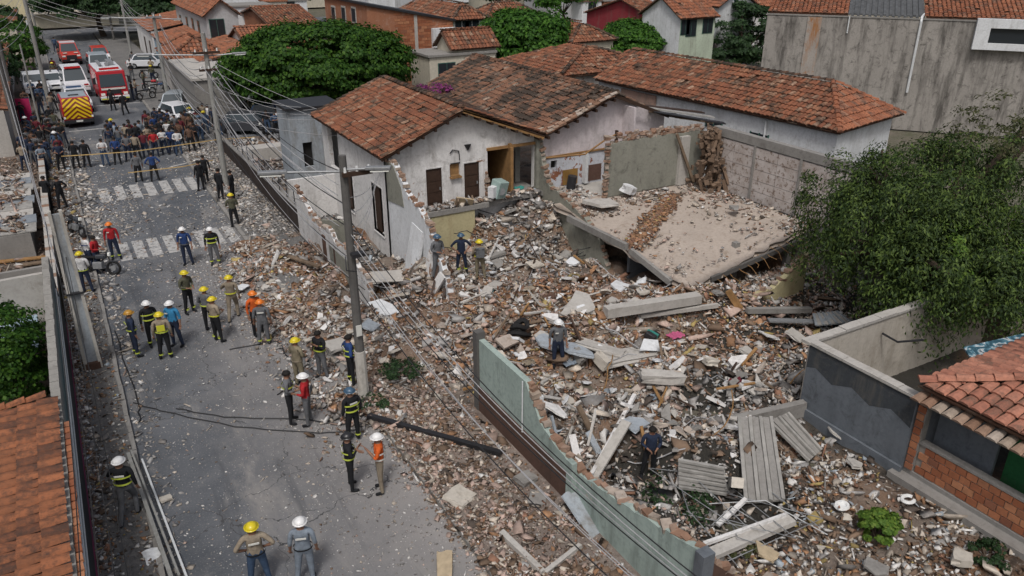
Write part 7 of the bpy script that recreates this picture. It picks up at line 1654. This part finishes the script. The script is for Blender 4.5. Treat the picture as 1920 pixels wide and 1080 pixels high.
# ------------------------------------------------------------------ single large pieces
FR = [  # px, py, size x, y, thickness, heading, tilt, material, label
 (862, 942, .62, .62, .12, 25, (.08, .04), CREAM, 'pale square concrete slab piece at the right street verge'),
 (834, 1066, .34, .75, .06, -25, (.02, .03), WOOD_P, 'short pale plank at the bottom edge of the street'),
 (985, 910, .50, .40, .16, 10, (.05, .1), CONC, 'grey concrete block left of the brown wall band'),
 (1008, 942, .5, .42, .06, 50, (.05, .04), CONC, 'thin grey flagstone below the grey block'),
 (1092, 985, .42, 1.25, .07, 8, (.45, .02), BLUEWHITE, 'white panel leaning on the outside of the green wall'),
 (1432, 1046, .36, .55, .08, 22, (.1, .06), WOOD_P, 'small cream board at the bottom right of the green wall'),
 (1565, 818, .55, .50, .06, 20, (.3, .1), CONC_L, 'pale flat slab leaning by the grey boundary wall'),
 (1602, 880, .42, .36, .08, 60, (.15, .1), CONC_L, 'rounded pale slab piece above the pebbles'),
 (1160, 545, .9, .62, .08, 30, (.1, .05), WHITE_CLEAN, 'white panel lying just below the sagging slab'),
 (1003, 503, .62, .55, .08, 10, (.15, .1), CREAM, 'cream slab piece on the heap in front of the broken partition'),
 (930, 545, .9, .45, .12, 40, (.15, .2), CONC_L, 'grey slab piece below the person with the breathing pack'),
 (1090, 590, 1.6, 1.0, .14, 35, (.12, -.16), CONC_L, 'big tilted concrete slab left of the long fallen beam'),
 (1075, 668, .9, 1.3, .10, 62, (.2, .1), BLUEWHITE, 'bluish white slab just right of the person crossing the rubble'),
 (1025, 655, .7, .8, .08, 20, (.25, .1), BLUEWHITE, 'bluish white slab left of the person crossing the rubble'),
 (1125, 665, .55, 1.6, .14, 38, (.1, .15), CONC_L, 'grey slab strip lying on the flat fallen panel'),
 (1175, 680, 2.1, .75, .2, -8, (.06, .03), CONC_L, 'long flat fallen panel in the middle of the rubble'),
 (1240, 722, 1.35, .42, .3, -28, (.05, .08), CONC_L, 'thick pale beam block below the long flat panel'),
 (1215, 660, .8, .5, .06, -15, (.35, .2), WHITE_CLEAN, 'torn white sheet standing on the flat fallen panel'),
 (1128, 695, .28, .6, .35, 10, (.3, .2), CREAM, 'upright cream block at the end of the flat fallen panel'),
 (1085, 685, .22, .5, .3, 10, (.5, .2), CONC, 'small grey upright block beside the cream block'),
 (720, 590, .9, .8, .06, 10, (.4, .1), WHITE_CLEAN, 'white window frame panel right of the tall pole'),
 (695, 620, .6, .5, .06, 40, (.3, .1), BLUEWHITE, 'white shard below the window frame panel'),
 (632, 660, .75, .5, .14, 15, (.35, .1), CONC_L, 'pale rounded slab piece left of the tall pole'),
 (735, 527, 1.7, .9, .09, -12, (.1, .06), CONC_L, 'wide grey panel lying inside the broken street wall'),
 (1190, 805, .8, .55, .06, 20, (.2, .15), BLUEWHITE, 'bluish white board above the person in the dark hollow'),
 (1040, 780, .45, .9, .06, 35, (.3, .2), WHITE, 'white shard standing behind the green wall top'),
 (1640, 1075, .5, .5, .05, 30, (.1, .1), CONC, 'grey flake at the bottom edge right of the bush'),
 (1800, 1062, .5, .4, .18, 30, (.1, .1), CREAM, 'tan stone at the bottom right corner'),
 (1150, 572, .5, .4, .1, 30, (.1, .1), CONC_L, 'small slab piece under the white panel below the slab'),
 (1400, 672, .5, .45, .12, 10, (.3, .2), CONC_L, 'pale lump right of the torn white sheet'),
 (1330, 690, .45, .40, .2, 70, (.2, .2), CREAM, 'cream lump between the beam block and the dark rubble'),
 (1440, 640, .8, .45, .05, 70, (.3, .2), WHITE, 'white torn board at the right of the orange rubble'),
 (1490, 640, .6, .6, .06, 20, (.4, .1), CONC_L, 'pale shard pair near the grey boundary wall corner'),
 (1180, 372, .6, .45, .35, 20, (.3, .2), WHITE_CLEAN, 'x'),
 (455, 545, .6, .35, .05, 50, (.1, .1), WHITE_CLEAN, 'white board bit beside the person stepping over debris'),
 (470, 575, .55, .4, .05, 20, (.15, .1), WHITE, 'second white board bit beside the stepping person'),
 (235, 1046, .22, .95, .05, -72, (.0, .03), BLUEWHITE, 'white plank lying on the left pavement at the bottom'),
 (290, 1055, .35, .6, .05, 10, (.2, .1), WHITE_CLEAN, 'white torn board beside the fallen post at the bottom'),
 (312, 938, .28, .22, .06, 10, (.0, .1), CREAM, 'small round pale stone beside the left gutter'),
 (1345, 560, .45, .28, .1, 10, (.3, .3), CONC, 'grey block at the edge of the orange rubble'),
 (250, 935, .25, .3, .05, 40, (.1, .1), WHITE, 'small white tile piece by the walking person on the left pavement'),
]
for i, (px, py, sx, sy, sz, rz, tl, mt, lb) in enumerate(FR):
    if lb == 'x': continue
    frag('slab_piece' if mt not in (WOOD_P,) else 'plank', lb, 'slab piece' if mt is not WOOD_P else 'plank', px, py, .02 if px < 800 and py > 900 else .10, sx, sy, sz, R(rz), tl, mt, None, i, jit=.02)
for i, (px, py, sx, sy, sz, rz, tl, mt, lb) in enumerate([
    (1178, 368, .6, .5, .35, 20, (.3, .2), WHITE_CLEAN, 'broken white box on the floor before the grey cement wall'), (1125, 388, 1.5, .8, .14, -10, (.04, .05), CONC_L, 'long pale slab piece on the back floor'),
    (1290, 332, .7, .35, .1, 10, (.1, .2), CREAM, 'pale piece at the foot of the cement wall'), (1375, 395, .7, .4, .1, 40, (.1, .1), CONC, 'grey piece at the back edge of the slab')]):
    frag('slab_piece', lb, 'slab piece', px, py, .06, sx, sy, sz, R(rz), tl, mt, None, i, zfix=2.12)
# medium fragments that look alike
def many(label, group, n, f, smed, mats, seed, name='slab_fragment'):
    r = random.Random(seed); mes = []
    for k in range(6):
        b = MB(); m = r.randint(5, 7); an = sorted(r.uniform(0, 6.28) for _ in range(m)); poly = [(math.cos(a) * r.uniform(.35, .6), math.sin(a) * r.uniform(.35, .6), -.08) for a in an]
        b.prism(poly, (0, 0, .16))
        for mt in mats: mes.append(to_mesh(b, name, mt, False))
    for _ in range(n):
        x, y = f(r); o = link(name, r.choice(mes)); s = smed * math.exp(r.gauss(0, .3)); o.location = (x, y, G(x, y) + s * .22 + .04); o.rotation_euler = (r.gauss(0, .4), r.gauss(0, .4), r.uniform(0, 6.28)); o.scale = (s, s, s * r.uniform(.5, 1.1)); tag(o, label, 'debris', group)
many('jagged pale plaster fragment lying on the middle of the rubble field', 'pale fragments in the middle of the rubble', 90, lambda r: (r.uniform(11.5, 18.4), r.uniform(17, 27.5)), .34, [WHITE, CREAM, CONC_L, WHITE_CLEAN], 1)
many('jagged grey fragment lying in the darker rubble before the grey boundary wall', 'grey fragments in the darker rubble', 80, lambda r: (r.uniform(12.5, 18.5), r.uniform(13.2, 17)), .42, [CONC_L, CONC, WHITE, SLABMAT], 2)
many('jagged fragment lying on the rubble spilled over the street side', 'fragments spilled toward the street', 60, lambda r: (r.uniform(5.6, 8.6), r.uniform(21, 35)), .27, [WHITE, CREAM, CONC_L], 3)
many('small pale lump among the pebbles at the bottom right', 'pale lumps among the pebbles', 40, lambda r: (r.uniform(12.5, 17), r.uniform(8, 12.5)), .16, [WHITE, CREAM, BLUEWHITE], 4)
many('flat fragment lying inside the lot behind the broken street wall', 'fragments behind the broken street wall', 50, lambda r: (r.uniform(9.3, 14.5), r.uniform(20, 28.5)), .42, [WHITE, CONC_L, CREAM, SLABMAT], 5)
many('grey masonry fragment in the steep heap below the torn rooms', 'fragments in the heap below the torn rooms', 50, lambda r: (r.uniform(14.5, 18.6), r.uniform(27, 30)), .42, [CONC_L, WHITE, CONC], 6)

def bar(name, label, cat, a, c, wd_, hg, mat, dz=0):
    b = MB(); b.beam(a, c, wd_, hg); bm_ = b; r = random.Random(int(a.x * 100)); b.v = [tuple(q + r.uniform(-.015, .015) for q in v) for v in b.v]; o = b.build(name, mat); return tag(o, label, cat)
def on(px, py, dz): return atg(px, py, dz)
bar('beam', 'charred dark beam lying from the tall pole foot toward the green wall', 'beam', on(690, 780, .12), on(940, 850, .2), .16, .14, METAL_D)
bar('beam', 'long grey concrete beam lying below the sagging slab', 'beam', on(1135, 585, .3), on(1310, 558, .4), .4, .34, CONC_L)
bar('beam', 'thin broken beam in the orange rubble below the slab', 'beam', on(1200, 593, .22), on(1345, 572, .3), .15, .14, CONC_L)
bar('beam', 'brown broken post leaning in the orange rubble at the slab end', 'beam', on(1365, 545, .5), on(1388, 580, .15), .22, .2, WOOD_B)
bar('plank', 'pale plank propped beside the person in the dark hollow', 'plank', on(1112, 895, .1), on(1175, 790, .9), .3, .06, CONC_L)
bar('plank', 'thin white batten crossing above the dark hollow', 'plank', on(1110, 890, .2), on(1190, 740, .3), .1, .08, WHITE)
bar('plank', 'splintered pale batten at the near right of the dark hollow', 'plank', on(1345, 985, .2), on(1398, 935, .5), .12, .08, WHITE)
bar('beam', 'grey slab strip lying at the near end of the green wall', 'beam', on(1330, 1040, .25), on(1485, 975, .35), .28, .12, CONC_L)
bar('beam', 'second narrow strip above the grey slab strip', 'beam', on(1320, 1020, .35), on(1475, 965, .5), .1, .1, WHITE)
bar('beam', 'long fallen grey beam before the grey boundary wall', 'beam', on(1400, 582, .2), on(1520, 580, .3), .22, .18, CONC)
bar('plank', 'grey plank in the dark rubble under the tree', 'plank', on(1440, 600, .2), on(1600, 605, .3), .3, .06, METAL)
bar('beam', 'upright broken concrete post left of the tall corrugated sheet', 'post', on(1375, 905, .1), on(1383, 905, 1.3), .28, .26, CREAM)
bar('beam', 'thin grey kerb strip along the right verge at the bottom', 'kerb', on(940, 1000, .15), on(1018, 1075, .15), .14, .18, CONC_L)
bar('beam', 'thin branching strip meeting the kerb strip at the bottom', 'kerb', on(1022, 1075, .15), on(1088, 1022, .2), .1, .12, CONC_L)
bar('beam', 'pale pipe leaning in front of the podium wall', 'pipe', on(830, 455, .2), on(868, 400, 1.2), .07, .07, METAL_W)
bar('plank', 'plank lying across the heap left of the breathing pack wearer', 'plank', on(540, 480, .15), on(600, 500, .3), .2, .06, WOOD)
for i in range(60):
    r = random.Random(500 + i); x, y = r.uniform(10, 18), r.uniform(13, 27); a = r.uniform(0, 3.14); L = r.uniform(.5, 1.3)
    o = bar('batten', None, None, Vector((x, y, G(x, y) + r.uniform(.1, .3))), Vector((x + math.cos(a) * L, y + math.sin(a) * L, G(x + math.cos(a) * L, y + math.sin(a) * L) + r.uniform(.1, .6))), r.uniform(.04, .09), r.uniform(.03, .07), [WOOD, WOOD_D, WOOD_B, CONC_L][i % 4]); tag(o, 'broken timber batten sticking out of the rubble field', 'batten', 'battens in the rubble')
# corrugated / ribbed sheets
def ribbed(label, quad, n=3, th=.05, mat=SHEET, rib=.07, name='ribbed_sheet'):
    t = thing(name, label, 'roof sheet', tuple(quad[0])); q = [Vector(p) for p in quad]; nn = (q[1] - q[0]).cross(q[3] - q[0]).normalized(); nn = nn if nn.z > 0 else -nn
    b = MB(); b.prism(q, nn * th); b.build('sheet', mat, t)
    for k in range(n + 1):
        f = k / n; a = q[0].lerp(q[1], f); c = q[3].lerp(q[2], f); m = MB(); m.beam(a + nn * (th + rib * .4), c + nn * (th + rib * .4), .09, rib); m.build('rib', mat, t)
    for k in range(n):
        f = (k + .5) / n; a = q[0].lerp(q[1], f); c = q[3].lerp(q[2], f); m = MB(); m.beam(a + nn * (th + .012), c + nn * (th + .012), .16, .02); m.build('pan_strip', CONC, t)
    return t
ribbed('tall ribbed grey sheet leaning in front of the green lot, longest of the three', [on(1398, 945, .15), on(1468, 940, .2), on(1445, 785, .75), on(1385, 785, .7)], 3)
ribbed('ribbed grey sheet lying to the right of the tallest one', [on(1515, 865, .12), on(1538, 845, .12), on(1475, 775, .5), on(1440, 790, .5)], 2)
ribbed('low ribbed board lying left of the tallest sheet', [on(1362, 925, .15), on(1358, 878, .55), on(1272, 862, .5), on(1272, 912, .12)], 3)
ribbed('crumpled galvanised sheet lying by the corner of the cream wall', [on(1530, 612, .35), on(1595, 606, .35), on(1568, 585, .55), on(1525, 590, .5)], 5, .03, SHEET_B, .04)
ribbed('flat dark sheet lying right of the galvanised sheet', [on(1565, 622, .1), on(1625, 612, .1), on(1600, 598, .2), on(1560, 602, .2)], 2, .03, METAL_D, .03)
# assorted objects in the rubble
p = on(975, 628, 0); t = thing('tyre', 'dark crumpled tyre and basin in the rubble left of the white helmeted figure', 'debris', tuple(p)); b = MB()
for k, (rr_, zz_) in enumerate(((.42, .16), (.3, .38))):
    b.tube([(p.x + math.cos(a) * rr_, p.y + math.sin(a) * rr_ * .7, p.z + zz_ + .1 * math.sin(a * 2)) for a in [i / 16 * 6.283 for i in range(17)]], .10, 6, cap=False)
b.build('rubber_ring', RUBBER, t); b = MB(); b.box(p.x + .35, p.y, p.z + .2, .7, .45, .25, rz=.4); b.build('burnt_box', WOOD_D, t)
p = on(1222, 640, 0); t = thing('suitcase', 'dark suitcase with a teal strap lying open on the orange rubble', 'bag', tuple(p)); b = MB(); b.box(p.x, p.y, p.z + .25, .6, .4, .22, M=Euler((.3, .2, .5)).to_matrix()); b.build('shell', METAL_D, t, bevel=.04); b = MB(); b.box(p.x, p.y, p.z + .27, .12, .43, .24, M=Euler((.3, .2, .5)).to_matrix()); b.build('strap', TEAL, t)
p = on(1265, 640, 0); t = thing('cloth', 'crumpled pink cloth beside the dark suitcase', 'cloth', tuple(p)); b = MB(); n = 9
rg = random.Random(3); b.v = [(p.x + (i / n - .5) * .6, p.y + (j / n - .5) * .4, p.z + .2 + rg.uniform(0, .09)) for j in range(n + 1) for i in range(n + 1)]; b.f = [(j * (n + 1) + i, j * (n + 1) + i + 1, (j + 1) * (n + 1) + i + 1, (j + 1) * (n + 1) + i) for j in range(n) for i in range(n)]; b.m = [0] * len(b.f); b.build('fabric', PINKC, t, smooth=True)
for px, py, lb in ((1702, 938, 'white ceramic toilet seat ring lying on the pebbles'), (1578, 950, 'chipped white ceramic basin left of the toilet ring')):
    p = on(px, py, .08); t = thing('ceramic_ring' if px > 1600 else 'ceramic_basin', lb, 'ceramic', tuple(p)); b = MB()
    b.tube([(p.x + math.cos(a) * .17, p.y + math.sin(a) * .13, p.z + .03) for a in [i / 14 * 6.283 for i in range(13 if px > 1600 else 15)]], .05, 6, cap=True); b.build('rim', CERAMIC, t)
    if px < 1600: b = MB(); b.tube([(p.x, p.y, p.z - .04), (p.x, p.y, p.z + .02)], [.1, .16], 12); b.build('bowl', CERAMIC, t)
# washing machine / fridge door pile and cloth by the ochre room
t = thing('washing_machine', 'wrecked pale green washing machine tipped in front of the ochre room', 'appliance', (16.6, 30.0, 2.3)); b = MB(); b.box(16.55, 30.1, 2.75, .6, .55, .8, M=Euler((.2, .15, .3)).to_matrix()); b.build('body', plain('pale_green_enamel', (.30, .40, .38), .5), t, bevel=.03); b = MB(); b.tube([(16.52, 29.84, 2.7), (16.5, 29.78, 2.7)], .18, 12); b.build('door', METAL, t); b = MB(); b.box(16.15, 29.95, 2.7, .35, .3, .5, rz=.5); b.build('panel', WHITE_CLEAN, t)
t = thing('cloth', 'teal cloth heap on the floor of the torn grey room', 'cloth', (17.9, 30.8, 2.3)); b = MB(); 
for k in range(7): b.box(17.8 + random.uniform(-.3, .3), 30.75 + random.uniform(-.1, .1), 2.36, .3, .22, .14, M=Euler((random.uniform(-.5, .5), random.uniform(-.5, .5), random.uniform(0, 3))).to_matrix())
b.build('fabric', TEAL, t, bevel=.03)
t = thing('barrel', 'dark barrel lying in the peeling blue room', 'barrel', (20.6, 30.1, 2.1)); b = MB(); b.tube([(20.55, 30.2, 2.12), (20.62, 30.15, 2.75)], .22, 12); b.build('drum', METAL_D, t)
t = thing('broken_cabinet', 'broken brown wooden cabinet lying on the ledge between the two brown doors', 'cabinet', (14.8, 30.0, 2.3)); b = MB(); M_ = Euler((.5, .2, -.3)).to_matrix()
b.box(14.7, 29.95, 2.45, .8, .06, .5, M=M_); b.build('back', WOOD_P, t); b = MB(); b.box(14.35, 29.95, 2.45, .06, .25, .5, M=M_); b.box(15.05, 29.95, 2.45, .06, .25, .5, M=M_); b.build('sides', WOOD, t)
t = thing('debris_pile', 'twisted boards and wires tangled against the green wall brick edge', 'debris', (10.5, 14.6, 0)); r = random.Random(8)
for k in range(14): b = MB(); x, y = r.uniform(9.6, 11.4), r.uniform(14, 16); b.beam((x, y, G(x, y)), (x + r.uniform(-.4, .4), y + r.uniform(-.6, .6), G(x, y) + r.uniform(.4, 1.2)), r.uniform(.05, .25), .05); b.build('board', [WHITE, CONC_L, WOOD, BLUEWHITE][k % 4], t)
for k in range(10): b = MB(); b.tube([(r.uniform(11, 14), r.uniform(9, 13), .15), (r.uniform(11, 14), r.uniform(9, 13), .45), (r.uniform(11, 14), r.uniform(9, 13), .15)], .015, 4); tag(b.build('bent_bar', METAL, None), 'bent reinforcing bar lying in the dark hollow', 'bar', 'bent bars in the hollow')
for k in range(12):
    r2_ = random.Random(70 + k); b = MB(); x, y = r2_.uniform(-6, -2), r2_.uniform(31, 55); a = r2_.uniform(-.4, .4); b.box(x, y, .12, r2_.uniform(1.2, 2.8), .3, .06, rz=a); tag(b.build('plank', [WOOD, CONC_L, SHEET_B, WOOD_B][k % 4]), 'loose board lying in the left yard among litter', 'plank', 'boards in the left yard')
# tangled reinforcing bars, rags and a few furniture remains in the heap
for i in range(46):
    r = random.Random(900 + i); x, y = (r.uniform(10, 18.5), r.uniform(13, 28)) if i % 3 else (r.uniform(14.5, 18.8), r.uniform(26.5, 30)); z = G(x, y) + .05; a = r.uniform(0, 6.28); pts = [Vector((x, y, z))]
    for k in range(6): a += r.uniform(-.6, .6); pts.append(pts[-1] + Vector((math.cos(a) * .28, math.sin(a) * .28, r.uniform(-.05, .22))))
    b = MB(); b.tube(pts, r.uniform(.012, .022), 4, cap=False); tag(b.build('bent_bar', [METAL_D, WOOD_B, WIRE][i % 3]), 'bent reinforcing bar curling out of the rubble field', 'bar', 'bent bars in the rubble')
RAG = [CL['ltgrey'], CL['beige'], CL['maroon'], CL['white'], CL['teal'], CL['khaki'], CL['navy'], CL['brown']]
for i in range(10):
    r = random.Random(1300 + i); x, y = r.uniform(10, 18.3), r.uniform(13.5, 27); n = 7; s = r.uniform(.3, .6); b = MB(); z = G(x, y) + .14
    b.v = [(x + (i_ / n - .5) * s + r.uniform(-.02, .02), y + (j / n - .5) * s * .7, z + .07 * math.sin(i_ * 1.9 + i) * math.sin(j * 1.5) + r.uniform(0, .06)) for j in range(n + 1) for i_ in range(n + 1)]
    b.f = [(j * (n + 1) + i_, j * (n + 1) + i_ + 1, (j + 1) * (n + 1) + i_ + 1, (j + 1) * (n + 1) + i_) for j in range(n) for i_ in range(n)]; b.m = [0] * len(b.f)
    tag(b.build('cloth', RAG[i % 8], smooth=True), 'crumpled %s rag lying in the rubble field' % ['pale grey', 'beige', 'maroon', 'white', 'teal', 'khaki', 'navy', 'brown'][i % 8], 'cloth', 'rags in the rubble')
many('small pale stone block lying on the right verge in the foreground', 'blocks on the right verge', 26, lambda r: (r.uniform(6.7, 8.8), r.uniform(10, 19.5)), .20, [CONC, CONC_L, CREAM], 7, 'stone_block')
for i in range(16):
    r = random.Random(2100 + i); x = 19.6 + i * .42; f = (x - 19.35) / 7.3; z = .95 + 1.07 * f - .12; b = MB(); b.tube([(x, 20.6 + f * .5, z), (x + r.uniform(-.15, .15), 20.1 + f * .4, z - r.uniform(-.05, .2)), (x + r.uniform(-.3, .3), 19.9 + f * .4, z - r.uniform(.1, .5))], .014, 4); b.build('reinforcing_bar', WOOD_B, sl)
X, Y = scatter(2600, -9, -2.4, 39.3, 50, lambda X, Y: .15 + .6 * nz(X, Y, .7), 340); chunks('rubble', 'litter and leaves strewn over the low shed roof at the left', X, Y, np.full(len(X), 1.26), np.clip(.12 * np.exp(RNG.normal(0, .5, len(X))), .04, .5), np.full(len(X), 'brownish', dtype=object), 341, sticks=.3, tilt=.3)
